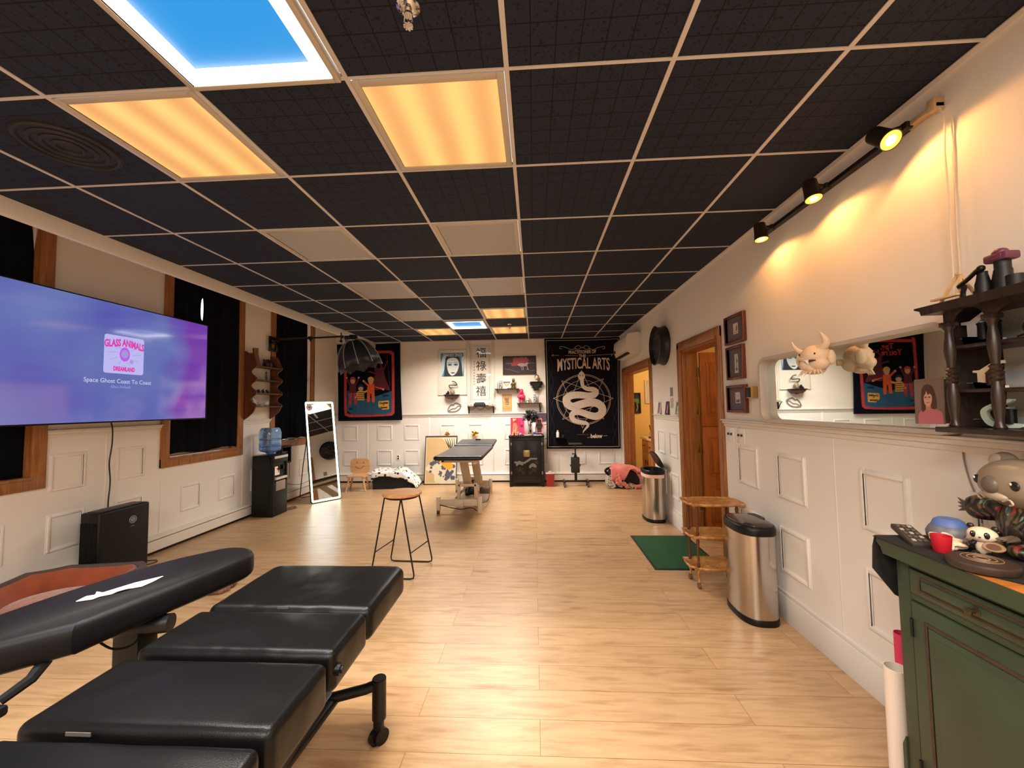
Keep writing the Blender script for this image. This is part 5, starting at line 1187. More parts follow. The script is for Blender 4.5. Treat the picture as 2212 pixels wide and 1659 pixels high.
m.prism([(-.22, .44), (-.05, .43), (.06, .50), (.18, .50), (.18, .47), (.08, .47), (-.03, .40), (-.22, .41)], -.012, -.006); m.build('mother_of_pearl_figures', mat('pearl_inlay', (98, 90, 80), .4), t)
TZ = H_+.0008; cxx = -.148
def dk(x, y): q = at(1080+x/18.43, 870+y/18.43, Y=7.25); return q.x
# items on the cabinet
def onb(x, y): q = at(1080+x/18.43, 870+y/18.43, Y=7.2); return q.x, q.z
t = T('pink_magazine', 'red-pink magazine standing upright on the left of the lacquer cabinet', 'magazine', (-.315, 7.40, TZ), 0, rot=(rad(-6), 0, 0))
p = PB(); p.add([(-.125, 0, 0), (.125, 0, 0), (.125, 0, .31), (-.125, 0, .31), (-.125, .008, 0), (.125, .008, 0), (.125, .008, .31), (-.125, .008, .31)], [(0, 1, 2, 3), (4, 5, 6, 7), (0, 4, 5, 1), (1, 5, 6, 2), (2, 6, 7, 3), (3, 7, 4, 0)], 0)
p.ink([(0, 0), (.125, 0), (.125, .31), (.03, .31)], -.0006, 1); p.rect(.06, .10, .13, .18, -.0012, 2)
for k in range(4): p.rect(.03, .055, .15+.03*k, .165+.03*k, -.0012, 2)
p.build('cover', [mat('magazine_red', (220, 36, 62), .4), mat('magazine_pink', (232, 44, 108), .4), mat('magazine_ink', (90, 14, 50), .5)], t)
CATM = mat('salmon_ceramic', (238, 142, 116), .35)
t = T('cat_figurine', 'salmon-pink hairless cat figurine sitting on the lacquer cabinet', 'figurine', (-.345, 7.20, TZ), rad(-20))
m = MB()
m.ball((.0, .03, .07), (.05, .065, .07), 20, 12); m.tube([(0, .04, .07), (0, .01, .14), (.0, -.015, .20), (0, -.02, .245)], .04, 14, rs=[.052, .05, .034, .022]); m.ball((0, -.035, .268), (.032, .038, .030), 18, 12); m.ball((0, -.066, .258), (.015, .014, .012), 10, 8)
for s_ in (-1, 1):
    m.cyl((s_*.024, -.015, .15), (s_*.026, -.045, .012), .016, .010); m.ball((s_*.026, -.055, .010), (.013, .022, .010), 10, 8); m.ball((s_*.045, .02, .035), (.022, .045, .035), 12, 8); m.ball((s_*.05, -.03, .010), (.014, .03, .010), 10, 8)
m.build('body', CATM, t)
for s_ in (-1, 1): m = MB(); m.prism([(s_*.010, .288), (s_*.032, .282), (s_*.034, .325)], -.036, -.028); m.build('ear', CATM, t)
m = MB(); m.tube([tuple(v) for v in cr([(0, .085, .02), (.05, .09, .012), (.08, .04, .012), (.085, -.02, .012)], 5)], .008, 8); m.build('tail', CATM, t)
# vase with black flowers
t = T('black_flowers', 'bunch of black artificial flowers in a glass vase on the lacquer cabinet', 'flowers', (-.085, 7.33, TZ), 0); t.scale = (1.2, 1.2, 1.12)
m = MB(); m.lathe([(0, 0), (.03, 0), (.034, .01), (.022, .10), (.018, .14), (.024, .17), (.021, .17), (.015, .14), (.019, .10), (.03, .015), (0, .012)], n=22); m.build('vase', mat('smoky_glass', (200, 190, 180), .08, trans=.8), t)
m = MB(); [m.cyl((0, 0, .04), (.05*math.cos(k*1.3), .04*math.sin(k*1.3), .27), .003, n=6) for k in range(7)]; m.build('stems', BLACK, t)
BF = mat('black_petal', (18, 18, 20), .5); BF2 = mat('charcoal_petal', (84, 80, 84), .6)
rn = random.Random(8)
for k, (x, y, z, r_, mt_) in enumerate(((0, 0, .28, .085, BF), (.075, -.02, .27, .07, BF), (-.055, .0, .30, .06, BF2), (.03, .02, .36, .055, BF2), (.085, .0, .34, .05, BF2), (-.09, -.01, .25, .04, BF2), (-.02, -.03, .36, .05, BF), (.04, -.03, .22, .055, BF))):
    m = MB()
    for j in range(16):
        a = rn.uniform(0, 2*PI); b = rn.uniform(-.9, 1.2); d = Vector((math.cos(a)*math.cos(b), math.sin(a)*math.cos(b), math.sin(b)))*r_*rn.uniform(.7, 1.1); s_ = Vector((rn.uniform(-1, 1), rn.uniform(-1, 1), rn.uniform(-1, 1)))*r_*.25
        m.tube([tuple(d*.15), tuple(d*.6+s_), tuple(d)], .01, 6, rs=[.008, r_*.24, .004])
    m.v = [(a+x, b+y, c+z) for a, b, c in m.v]; m.build('blossom', mt_, t)
m = MB(); m.lathe([(0, 0), (.018, 0), (.02, .02), (.014, .06), (.018, .10), (.022, .13), (.02, .13), (.0, .02)], n=18); tag(m.build('small_glass', mat('clear_glass', (240, 240, 240), .03, trans=1)), 'small clear glass in front of the vase of black flowers', 'glass', (-.075, 7.165, TZ))
t = T('cream_tube', 'white squeeze tube with blue cap standing on the lacquer cabinet', 'tube', (-.005, 7.17, TZ), 0)
m = MB(); m.lathe([(0, 0), (.021, 0), (.021, .06), (0, .06)], n=18); m.build('cap', mat('cobalt_cap', (48, 60, 158), .4), t)
m = MB(); m.lathe([(.019, .058), (.022, .08), (.0225, .15)], n=18); m.v = [(x, y, z) for x, y, z in m.v]; m.add([(-.024, -.003, .205), (.024, -.003, .205), (.024, .003, .205), (-.024, .003, .205)]+[(.0225*math.cos(a), .0225*math.sin(a), .15) for a in (-2.4, -.75, .75, 2.4)], [(0, 1, 5, 4), (1, 2, 6, 5), (2, 3, 7, 6), (3, 0, 4, 7), (0, 1, 2, 3)]); m.build('tube_body', PAPER, t)
# wavy pink frame mirror
t = T('wavy_frame', 'coral-pink wavy framed tabletop mirror at the right of the lacquer cabinet', 'mirror', (.085, 7.36, TZ), 0, rot=(rad(-8), 0, 0))
wv = [((.072+.011*math.cos(6*a))*math.cos(a)*1.05, .155+(.145+.014*math.cos(6*a))*math.sin(a)) for a in [2*PI*k/72 for k in range(72)]]
wi = [((.052+.009*math.cos(6*a))*math.cos(a)*1.05, .155+(.122+.011*math.cos(6*a))*math.sin(a)) for a in [2*PI*k/72 for k in range(72)]]
m = MB(); band(m, wv, wi, -.012, .008); m.build('frame', mat('coral_pink', (236, 112, 118), .4), t)
m = MB(); m.prism([((a)*.98, .155+(b-.155)*.98) for a, b in wi], .0, .004); m.build('glass', MIRROR, t, smooth=False)
m = MB(); m.ball((0, 0, .022), .022, 16, 10); tag(m.build('blue_ball', mat('sky_blue_glaze', (110, 176, 196), .3)), 'small light blue ball beside the cat figurine', 'ball', (-.255, 7.165, TZ))
m = MB(); m.box(-.075, .075, -.02, .02, 0, .012, .004); tag(m.build('phone', mat('white_phone', (214, 208, 200), .4)), 'flat pale object lying in front of the squeeze tube on the lacquer cabinet', 'tray', (.05, 7.135, TZ))
m = MB(); m.box(-.06, .06, -.03, .03, 0, .03, .006); tag(m.build('black_case', BLACK), 'low black case below the wavy mirror', 'case', (.08, 7.23, TZ))
m = MB(); m.box(-.05, .05, -.015, .015, 0, .014, .005); m.box(.03, .10, -.008, .008, .014, .02, .003); tag(m.build('makeup_sponge', mat('beige_sponge', (220, 190, 160), .8)), 'beige cosmetic stick lying in front of the small glass', 'cosmetic', (-.14, 7.13, TZ))
m = MB(); rn = random.Random(4)
for k in range(7): m.ball((rn.uniform(-.05, .05), rn.uniform(-.02, .02), .012), .013, 10, 6)
tag(m.build('stone_beads', mat('bead_mix', (112, 66, 56), .4, var=.5, scale=40)), 'string of brown and red stone beads between the cat and the glass', 'beads', (-.17, 7.19, TZ))

# ================================================================== RED BIN, ROLLING STAND, BAG
t = T('sharps_bin', 'small dark red sharps bin with pale lid on the floor beside the lacquer cabinet', 'bin', (.255, 7.16, 0), 0)
m = MB(); m.add([(-.062, -.06, 0), (.062, -.06, 0), (.062, .06, 0), (-.062, .06, 0), (-.075, -.07, .22), (.075, -.07, .22), (.075, .07, .22), (-.075, .07, .22)], [(0, 3, 2, 1), (4, 5, 6, 7), (0, 1, 5, 4), (1, 2, 6, 5), (2, 3, 7, 6), (3, 0, 4, 7)]); m.build('bucket', mat('sharps_red', (140, 26, 28), .4), t, smooth=False)
m = MB(); m.box(-.08, .08, -.075, .075, .218, .24, .006); m.box(-.03, .03, -.03, .03, .24, .262, .008); m.build('lid', mat('sharps_lid', (196, 174, 166), .4), t)
t = T('rolling_stand', 'black rolling tray stand on casters in front of the snake tapestry', 'stand', (.70, 7.14, 0), 0)
m = MB(); m.box(-.20, .20, -.018, .018, .075, .105, .004)
for s_ in (-1, 1): m.box(s_*.20-.016, s_*.20+.016, -.11, .11, .07, .105, .004)
m.box(-.022, .022, -.018, .018, .10, .30, .004); m.box(-.012, .012, -.010, .010, .30, .72, .003); m.build('base_and_column', BLACKM, t)
m = MB(); m.box(-.078, .068, -.045, .045, .235, .50, .008); m.cyl((-.095, 0, .36), (.085, 0, .36), .018, n=14); m.box(-.075, .065, -.046, -.044, .30, .46); m.build('counterweight', mat('stand_black', (16, 20, 18), .5), t)
m = MB(); m.prism([(-.03, .50), (.03, .50), (.015, .56), (-.015, .56)], -.02, .02); m.cyl((-.01, 0, .56), (-.045, 0, .56), .007); m.ball((-.045, 0, .56), (.008, .018, .022), 12, 8); m.build('height_knob', BLACK, t)
m = MB(); m.box(-.11, .12, -.02, .13, .72, .74, .004); m.build('tray', mat('tray_olive', (58, 48, 40), .5), t)
for x in (-.20, .20):
    for y in (-.10, .10): m = MB(); m.cyl((x-.012, y, .03), (x+.012, y, .03), .03, n=16); m.box(x-.015, x+.015, y-.015, y+.015, .04, .08, .003); m.build('caster', mat('grey_caster', (70, 66, 62), .5), t)
q = at(1206, 946, Y=7.30)
t = T('spray_bottle', 'small white bottle with yellow cap in front of the snake tapestry', 'bottle', (q.x, 7.44, q.z), 0)
m = MB(); m.lathe([(0, 0), (.026, 0), (.027, .01), (.027, .085), (.02, .10), (0, .10)], n=18); m.build('body', PAPER, t); m = MB(); m.lathe([(0, .10), (.016, .10), (.016, .128), (0, .128)], n=14); m.build('cap', mat('pale_yellow', (226, 206, 140), .4), t)
t2 = T('small_wall_ledge', 'tiny black ledge on the snake tapestry holding the white bottle', 'shelf', (q.x+.03, 7.555, q.z-.0105), 0)
m = MB(); m.box(-.08, .10, -.15, .0, 0, .010, .002); m.build('board', BLACK, t2); m = MB(); m.lathe([(0, 0), (.018, 0), (.026, .04), (0, .04)], n=14); tag(m.build('dark_cup', mat('slate_cup', (50, 52, 60), .5)), 'small dark cup beside the white bottle on the tiny ledge', 'cup', (q.x+.095, 7.44, q.z))
# duffel bag with jacket
BAGP = mat('leopard_print', (196, 182, 162), .8); BAGP = mat_pattern('leopard_cloth', (200, 188, 168), (34, 28, 28), 42, .36)
t = T('duffel_bag', 'leopard-print duffel bag with black trim on the floor by the yellow doorway', 'bag', (1.51, 7.06, 0), 0)
def lump(mb, c, r_, seed, amp=.25, n=36, mm=20, flat=True, sc_=2.2):
    def sq(p):
        d = p.normalized(); f_ = 1+amp*pnoise(d*sc_+Vector((seed, 0, 0))); q = p*f_; return q
    k0 = len(mb.v); mb.ball(c, r_, n, mm, squash=sq)
    if flat: mb.v[k0:] = [(x, y, max(z, c[2]-r_[2]*.8)) for x, y, z in mb.v[k0:]]
m = MB(); m.prism(cr([(-.27, .01), (-.29, .13), (-.26, .25), (-.15, .30), (.10, .28), (.22, .2), (.22, .01)], 4), -.13, .10); m.build('body', mat('bag_black', (22, 19, 20), .8), t)
m = MB(); m.prism(cr([(-.292, .02), (-.305, .12), (-.285, .20), (-.23, .23), (-.20, .12), (-.17, .02)], 4, True), -.142, .08); m.build('end_panel', BAGP, t)
m = MB(); m.prism([(.0, .005), (.12, .005), (.14, .07), (.06, .10), (0, .06)], -.155, -.12); m.prism([(-.13, .03), (-.06, .02), (-.05, .08), (-.11, .10)], -.15, -.12); m.build('front_patch', BAGP, t)
m = MB(); m.tube([tuple(v) for v in cr([(-.28, -.05, .22), (-.32, -.06, .29), (-.24, -.04, .33), (-.1, -.02, .30)], 5)], .02, 8); m.build('carry_handle', BLACK, t)
PJ = mat('salmon_cloth', (214, 122, 112), .85, var=.1, scale=12, sheen=.3)
t = T('pink_jacket', 'salmon-pink hooded jacket thrown over the duffel bag', 'jacket', (1.51, 7.06, 0), 0)
m = MB(); nx, ny = 48, 30; vs = []
for j in range(ny+1):
    for i in range(nx+1):
        u, v = i/nx, j/ny; x = -.25+.56*u; yy = -.17+.30*v
        z = .345-.10*max(0, u-.55)*2.2-.05*(u < .15)*(1-u/.15)+.028*math.sin(u*13+v*5)+.02*pnoise(Vector((u*6, v*6, 2)))
        if v < .35: k = (.35-v)/.35; z -= .12*k*k*(1+1.2*math.sin(u*5.0+.6))*.8; yy = -.145-.035*k
        if u > .9: z -= (u-.9)*1.2
        vs.append((x, yy, max(z, .05)))
m.add(vs, [(j*(nx+1)+i, j*(nx+1)+i+1, (j+1)*(nx+1)+i+1, (j+1)*(nx+1)+i) for j in range(ny) for i in range(nx)])
o = m.build('back', PJ, t); s = o.modifiers.new('thickness', 'SOLIDIFY'); s.thickness = .016; s.offset = 1
for k, (pts, r_) in enumerate((([(-.12, -.165, .24), (-.10, -.18, .15), (-.02, -.185, .07), (.02, -.18, .03)], .034), ([(-.16, -.155, .22), (-.15, -.165, .12), (-.12, -.165, .09)], .04), ([(.22, -.12, .24), (.27, -.14, .14), (.26, -.15, .05), (.14, -.17, .035)], .034))):
    m = MB(); c_ = cr(pts, 6); m.tube([tuple(v) for v in c_], r_, 12, rs=[r_*(1+.14*math.sin(i*1.9)) for i in range(len(c_))]); m.build('sleeve' if k != 1 else 'front_panel', PJ, t)
m = MB(); m.box(-.085, -.06, -.222, -.218, .13, .16); m.build('tag_label', BLACK, t)

# ================================================================== AIR CONDITIONER, CLOCK
p0, p1 = at(1384, 740, X=XR), at(1325, 750, X=XR-.22)
t = T('wall_air_conditioner', 'white split air conditioner high on the right wall by the back corner', 'air conditioner', (XR-.001, (p0.y+p1.y)/2, 2.17), RW)
hw = abs(p1.y-p0.y)/2
m = MB(); m.prism(cr([(0, .02), (0, .30), (-.10, .315), (-.19, .30), (-.215, .22), (-.21, .12), (-.17, .03), (-.10, .0)], 4, True), -hw, hw, 'x'); m.build('casing', mat('aircon_white', (222, 208, 190), .4), t)
m = MB(); m.box(-hw+.06, hw-.06, -.19, -.12, .008, .03); m.build('air_slot', BLACK, t); m = MB(); m.box(-hw+.04, hw-.04, -.2, -.14, .035, .042); m.build('louvre', mat('aircon_white', (222, 208, 190), .4), t)
m = MB(); m.box(-hw+.02, -hw+.14, -.224, -.21, .10, .15); m.build('label', mat('dark_label', (70, 60, 52), .6), t)
q = at(1443, 748, X=XR)
t = T('wall_clock', 'large black round clock on the right wall between the two doorways', 'clock', (XR-.001, 5.02, 2.125), RW)
m = MB(); R0 = .242; m.M = Matrix.Rotation(PI/2, 4, 'X'); m.lathe([(R0, 0), (R0*1.0, .02), (R0*.93, .05), (R0*.95, .10), (R0, .115), (R0*.94, .12), (R0*.93, .07), (0, .07)], n=56); m.build('case', mat('clock_black', (16, 15, 15), .45), t)
p = PB(); p.oval(0, 0, R0*.93, R0*.93, -.0712, 0, 48)
for k in range(12): a = k*PI/6; p.stroke([(R0*.74*math.cos(a), R0*.74*math.sin(a)), (R0*.86*math.cos(a), R0*.86*math.sin(a))], .012, -.0718, 1)
for z in (-.11, -.02, .11): hwid = math.sqrt(max(0, (R0*.9)**2-z*z)); p.stroke([(-hwid, z), (hwid, z)], .004, -.0718, 1)
p.stroke([(.09*math.cos(a), .02+.1*math.sin(a)) for a in [2*PI*k/30 for k in range(30)]], .006, -.0718, 1, True)
p.stroke([(0, 0), (.07, .09)], .009, -.0724, 1); p.stroke([(0, 0), (-.13, -.05)], .006, -.0724, 1)
p.build('dial', [mat('clock_dial', (24, 22, 22), .5), mat('clock_grey', (116, 106, 100), .5)], t)
g = MB(); g.M = Matrix.Rotation(PI/2, 4, 'X'); g.lathe([(0, .112), (R0*.93, .112)], n=48); g.build('glass_cover', mat('picture_glass', (255, 255, 255), .03, trans=1), t)
# small photo frames on the chair rail
for px, c1, lb in ((1423, (206, 190, 184), 'white-framed small photo at the far end of the chair rail beside the yellow doorway'), (1440, (44, 34, 44), 'dark-framed small photo in the middle of the three on the short chair rail'), (1462, (208, 196, 184), 'white-framed green photo on the chair rail nearest the oak door')):
    q = at(px, 893, X=XR-.02)
    art('photo_frame', lb, 'photo frame', .115, .16, (XR-.012, q.y, ZR+.0006), RW, mat('frame_%d' % px, c1, .5), .014, .012, [mat('photo_%d' % px, {1423: (120, 110, 130), 1440: (120, 60, 100), 1462: (86, 122, 88)}[px], .5), mat('photo_l_%d' % px, {1423: (176, 120, 120), 1440: (196, 120, 160), 1462: (190, 200, 180)}[px], .5)], lambda p: [p.oval(0, .08, .02, .035, -.0066, 1), p.rect(-.025, .025, .02, .05, -.0066, 1)], rot=(rad(-7), 0, RW))
for px, z0, z1, c1, lb in ((1450.5, 837, 856, (128, 120, 108), 'narrow grey card stuck on the wall, upper of the two'), (1451.5, 860, 881, (190, 172, 140), 'narrow tan card stuck on the wall, lower of the two')):
    a, b = at(px, z0, X=XR), at(px, z1, X=XR); m = MB(); m.box(-.045, .045, -.003, 0, 0, a.z-b.z, .001); tag(m.build('wall_card', mat('card_%d' % int(z0), c1, .7, var=.3, scale=40)), lb, 'card', (XR-.0005, a.y, b.z), RW, 'two small cards above the chair rail')

# ================================================================== YELLOW ROOM THINGS
q = at(1370, 850, Y=8.4)
art('gallery_poster', 'black and green poster hanging in the yellow room beyond the opening', 'poster', .24, .42, (q.x, 8.398, 1.22), 0, mat('poster_black_frame', (18, 18, 22), .5), .02, .03, [mat('poster_blue_black', (24, 34, 60), .6), mat('poster_green', (96, 138, 76), .6), BLACKINK, SKB], lambda p: [p.rect(-.10, .10, .20, .30, -.0064, 1), p.rect(-.1, .1, .31, .4, -.0064, 0), p.ink([(-.03, .02), (.04, .02), (.05, .16), (.02, .24), (-.03, .22), (-.05, .1)], -.007, 2), p.stroke([(.05, .19), (.06, .12), (.03, .04)], .012, -.0074, 3)])
art('white_canvas', 'plain white framed canvas in the yellow room, half hidden by the oak frame', 'picture', .30, .48, (2.42, 8.398, 1.42), 0, PAPER, .02, .03, [mat('canvas_blank', (214, 206, 198), .7)], lambda p: None)
t = T('bathroom_cabinet', 'honey oak cabinet with pale top inside the yellow room', 'cabinet', (2.02, 7.05, 0), RW)
HO = mat_wood('honey_oak', (168, 98, 42), (206, 134, 66), 3, (10, 10, 1), .4)
m = MB(); m.box(-.72, .75, .0, .5, .08, .76, .004); m.box(-.72, .75, .04, .5, 0, .08); m.build('carcass', HO, t)
m = MB(); m.box(-.76, .77, -.03, .5, .76, .80, .008); m.build('counter', mat('cream_counter', (236, 208, 160), .4), t)
for k, x in enumerate((-.68, -.32, .04, .40)):
    m = MB(); m.box(x, x+.32, -.016, 0, .56, .73, .004); dr = m.build('drawer', HO, t); m = MB(); m.tube([(x+.13, -.016, .65), (x+.13, -.035, .65), (x+.19, -.035, .65), (x+.19, -.016, .65)], .005, 8); m.build('handle', BLACKM, dr)
    m = MB(); m.box(x, x+.32, -.016, 0, .10, .53, .004); m.box(x+.05, x+.27, -.02, -.015, .15, .48, .003); dr = m.build('door', HO, t); m = MB(); hx_ = x+.28 if k % 2 == 0 else x+.04; m.tube([(hx_, -.016, .34), (hx_, -.035, .34), (hx_, -.035, .40), (hx_, -.016, .40)], .005, 8); m.build('handle', BLACKM, dr)
t = T('brush_jar', 'clear jar of dark brushes on the pale counter in the yellow room', 'jar', (2.15, 7.55, .801), 0)
m = MB(); m.lathe([(0, 0), (.045, 0), (.045, .10), (.041, .10), (.041, .006), (0, .006)], n=20); m.build('jar', mat('clear_glass', (240, 240, 240), .03, trans=1), t)
for k in range(4): m = MB(); a = k*1.7; m.cyl((.01*math.cos(a), .01*math.sin(a), .01), (.05*math.cos(a), .05*math.sin(a), .22+.03*(k % 2)), .004, .009, n=8); m.build('brush', DW, t)
m = MB(); m.box(-.07, .07, -.05, .05, 0, .03, .005); tag(m.build('soap_tray', mat('dark_tray', (70, 52, 38), .5)), 'low dark tray on the pale counter in front of the brush jar', 'tray', (2.09, 7.30, .801))

# ================================================================== TRACK LIGHT
TRK = (XR-.035, 2.56)
t = T('track_light', 'black track lighting rail with three glowing orange spot heads high on the right wall', 'track light', (XR-.001, 2.15, 2.56), RW)
HEADBR = mat('spot_head_bronze', (54, 44, 34), .35, metal=.5)
m = MB(); m.box(-.62, .42, -.034, 0, -.012, .012, .003); m.build('rail', mat('track_black', (26, 22, 20), .45), t)
m = MB(); m.box(.42, .56, -.034, 0, -.010, .010, .003); m.box(.53, .56, -.04, 0, -.02, .03, .003); m.build('rail_feed_end', mat('track_lit_end', (190, 160, 120), .5), t)  # feed end of the rail, lamp glow put into its cream colour
EM = mat('spot_bulb', (255, 240, 200), .4, emit=(255, 226, 150), es=22); EMR = mat('spot_reflector', (255, 205, 110), .35, emit=(255, 176, 66), es=1.6)
for k, (py, px_, tilt, tx_) in enumerate(((1925, 303, .80, .1), (1758, 430, .25, .05), (1645, 518, .15, .03))):
    q = at(py, px_, X=1.49); lx = -(q.y-2.15)
    Mx = Matrix.Translation((lx, -(XR-.001-1.49), q.z-2.56)) @ Matrix.Rotation(-tilt, 4, 'Y') @ Matrix.Rotation(.0, 4, 'X')
    m = MB(); m.M = Mx; m.lathe([(.018, .115), (.034, .108), (.036, .05), (.041, .0), (.038, .0), (.033, .05), (.030, .06)], n=30)
    m.M = Matrix.Identity(4); top = Mx @ Vector((0, 0, .09)); m.cyl(tuple(top), (lx-.03, -.03, .0), .012); m.box(lx-.055, lx-.005, -.05, -.02, -.018, .012, .004)
    h_ = m.build('spot_head', HEADBR, t)
    m = MB(); m.M = Mx; m.lathe([(.0375, .001), (.030, .03), (.022, .045), (0, .047)], n=28); m.build('reflector', EMR, h_)
    m = MB(); m.M = Mx; m.lathe([(0, -.001), (.020, .001), (.026, .008), (.022, .034), (0, .04)], n=24); m.build('bulb', EM, h_)
    l = bpy.data.lights.new('lamp', 'SPOT'); l.energy = 9; l.color = (1, .44, .12); l.spot_size = rad(158); l.spot_blend = .25; l.shadow_soft_size = .025
    o = bpy.data.objects.new('lamp', l); COL.objects.link(o); o.parent = t; o.location = Mx @ Vector((0, 0, -.006)); o.location.y -= .03; o.rotation_euler = (0, -tilt*.35, 0)
# white cord hanging from the track feed and a second along the wall
def cord(name, label, pts, r, mt_, cat='cord'):
    m = MB(); m.tube([tuple(v) for v in cr([tuple(p) for p in pts], 6)], r, 6); return tag(m.build(name, mt_), label, cat)
WC = mat('white_cord', (222, 200, 172), .5)
cord('lamp_cord', 'pale cord hanging from the end of the track light down to the black shelf', [at(2028, 232, X=1.585), at(2040, 262, X=1.585), at(2041, 330, X=1.59), at(2050, 430, X=1.59), at(2052, 500, X=1.59), at(2058, 580, X=1.59), at(2060, 655, X=1.59)], .0035, WC)
cord('thin_cord', 'second thin pale cord on the wall beside the track light cord', [at(2055, 250, X=1.603), at(2060, 330, X=1.603), at(2064, 450, X=1.603), at(2074, 590, X=1.603), at(2076, 650, X=1.603)], .0025, WC)
cord('shelf_cord', 'thin grey cord running down the wall from the black shelf to behind the koala', [at(2078, 948, X=1.600), at(2082, 990, X=1.6), at(2094, 1035, X=1.6), at(2108, 1070, X=1.6), at(2116, 1095, X=1.6), at(2122, 1130, X=1.58)], .003, mat('grey_cord', (140, 122, 110), .6))

# ================================================================== FRAMED PRINTS, SWITCHES, THERMOSTAT
FR = mat_wood('mahogany', (70, 28, 18), (112, 50, 32), 4, (8, 8, 1), .35)
MATB = mat('grey_mat_board', (96, 86, 90), .8); PR1 = mat('sketch_paper', (196, 184, 184), .7); SKI = mat('sketch_ink', (96, 84, 92), .7)
def sketch(v):
    def f(p):
        w_, h_ = (.075, .085) if v != 1 else (.055, .15)
        zc = (.118 if v != 1 else .125); p.rect(-w_/2, w_/2, zc-h_/2, zc+h_/2, -.0066, 1)
        rn = random.Random(v+3)
        if v == 0: p.ink([(0, zc-.02), (.01, zc+.01), (.02, zc+.03), (.028, zc+.01), (.022, zc-.02)], -.007, 2); p.stroke([(-.03, zc-.03), (-.02, zc), (-.01, zc-.03)], .003, -.007, 2); p.stroke([(-.03, zc-.033), (.03, zc-.028)], .004, -.007, 2)
        if v == 1: p.ink([(-.015, zc-.05), (0, zc-.02), (.016, zc-.045), (.01, zc-.06)], -.007, 2); p.stroke([(0, zc-.03), (.004, zc+.03), (-.002, zc+.06)], .006, -.007, 2); p.oval(.008, zc+.02, .01, .012, -.0072, 2)
        if v == 2: p.ink([(-.03, zc-.035), (-.02, zc-.01), (.0, zc-.02), (.02, zc-.008), (.032, zc-.03), (.01, zc-.038)], -.007, 2); p.stroke([(-.02, zc+.02), (0, zc+.01), (.025, zc+.025)], .004, -.007, 2)
    return f
for k, (y0, y1, z0, z1, lb) in enumerate(((3.10, 3.405, 1.882, 2.11, 'topmost of the three dark-framed sketches stacked right of the oak door, a seated figure'), (3.13, 3.395, 1.598, 1.862, 'middle dark-framed sketch right of the oak door, with a tall narrow drawing'), (3.115, 3.415, 1.335, 1.552, 'lowest dark-framed sketch right of the oak door, just above the chair rail'))):
    m_ = art('framed_sketch', lb, 'picture', y1-y0, z1-z0, (XR-.001, (y0+y1)/2, z0), RW, FR, .02, .028, [MATB, PR1, SKI], sketch(k), 'framed sketches beside the oak door')
for k, (y0, y1, lb) in enumerate(((3.34, 3.475, 'white double switch plate nearest the oak door'), (3.175, 3.31, 'white double switch plate farther from the oak door, towards the mirror'))):
    t = T('light_switch', lb, 'light switch', (XR-.0035, (y0+y1)/2, 1.155), RW, 'two switch plates below the chair rail')
    m = MB(); m.box(-.058, .058, -.007, 0, -.057, .057, .003); m.build('plate', WHITE, t)
    for s_ in (-1, 1): m = MB(); m.box(s_*.024-.005, s_*.024+.005, -.020, -.006, -.004, .014, .002); m.build('toggle', mat('toggle_dark', (46, 40, 38), .5), t)
t = T('thermostat', 'small tan and black thermostat on the wall left of the long mirror', 'thermostat', (XR-.001, 3.03, 1.445), RW)
m = MB(); m.box(-.035, .045, -.045, 0, 0, .085, .004); m.build('body', mat('brass_tan', (176, 142, 84), .4, metal=.3), t); m = MB(); m.box(-.035, .03, -.05, -.044, .008, .078, .003); m.build('display', BLACK, t)

# ================================================================== LONG WALL MIRROR
t = T('wall_mirror', 'long horizontal mirror with rounded white frame on the right wall', 'mirror', (XR-.001, 2.211, 1.281), RW)
MW, MH = .647, .435
m = MB(); band(m, rrect(-MW, MW, 0, MH, .075, 10), rrect(-MW+.019, MW-.019, .019, MH-.019, .058, 10), -.065, 0); m.build('frame', mat('mirror_frame_white', (182, 172, 162), .45), t)
m = MB(); m.prism(rrect(-MW+.012, MW-.012, .012, MH-.012, .064, 10), -.012, -.002); m.build('glass', MIRROR, t, smooth=False)
# portrait photo tucked into the frame
t = T('school_photo', 'photo of a child with long brown hair and pink sweater propped in the mirror corner', 'photograph', (XR-.078, 1.655, 1.322), RW, rot=(rad(-3), rad(-2), RW+rad(-6)))
p = PB(); w_, h_ = .134, .178
p.add([(-w_/2, .002, 0), (w_/2, .002, 0), (w_/2, .002, h_), (-w_/2, .002, h_), (-w_/2, 0, 0), (w_/2, 0, 0), (w_/2, 0, h_), (-w_/2, 0, h_)], [(0, 3, 2, 1), (4, 5, 6, 7), (0, 1, 5, 4), (1, 2, 6, 5), (2, 3, 7, 6), (3, 0, 4, 7)], 0)
q = lambda a, b: ((a-.5)*w_, b*h_)
p.ink([q(*v) for v in cr([(.12, .0), (.14, .22), (.3, .31), (.5, .33), (.72, .32), (.92, .24), (.97, .0)], 5)], -.0004, 1)
p.ink([q(*v) for v in cr([(.26, .28), (.24, .55), (.28, .78), (.45, .87), (.64, .80), (.73, .6), (.76, .36), (.64, .32), (.5, .4), (.36, .30)], 5, True)], -.0008, 2)
p.ink([q(*v) for v in cr([(.40, .32), (.48, .28), (.56, .32), (.56, .42), (.42, .42)], 4, True)], -.0010, 4)
p.ink([q(*v) for v in cr([(.46, .38), (.36, .46), (.34, .6), (.40, .72), (.52, .74), (.60, .68), (.62, .55), (.58, .43)], 5, True)], -.0012, 3)
p.ink([q(*v) for v in cr([(.33, .60), (.36, .74), (.48, .80), (.62, .74), (.64, .60), (.56, .66), (.48, .64), (.44, .72), (.40, .66)], 5, True)], -.0016, 2)
for a in (.41, .54): x, z = q(a, .585); p.oval(x, z, .0052, .0026, -.0018, 2)
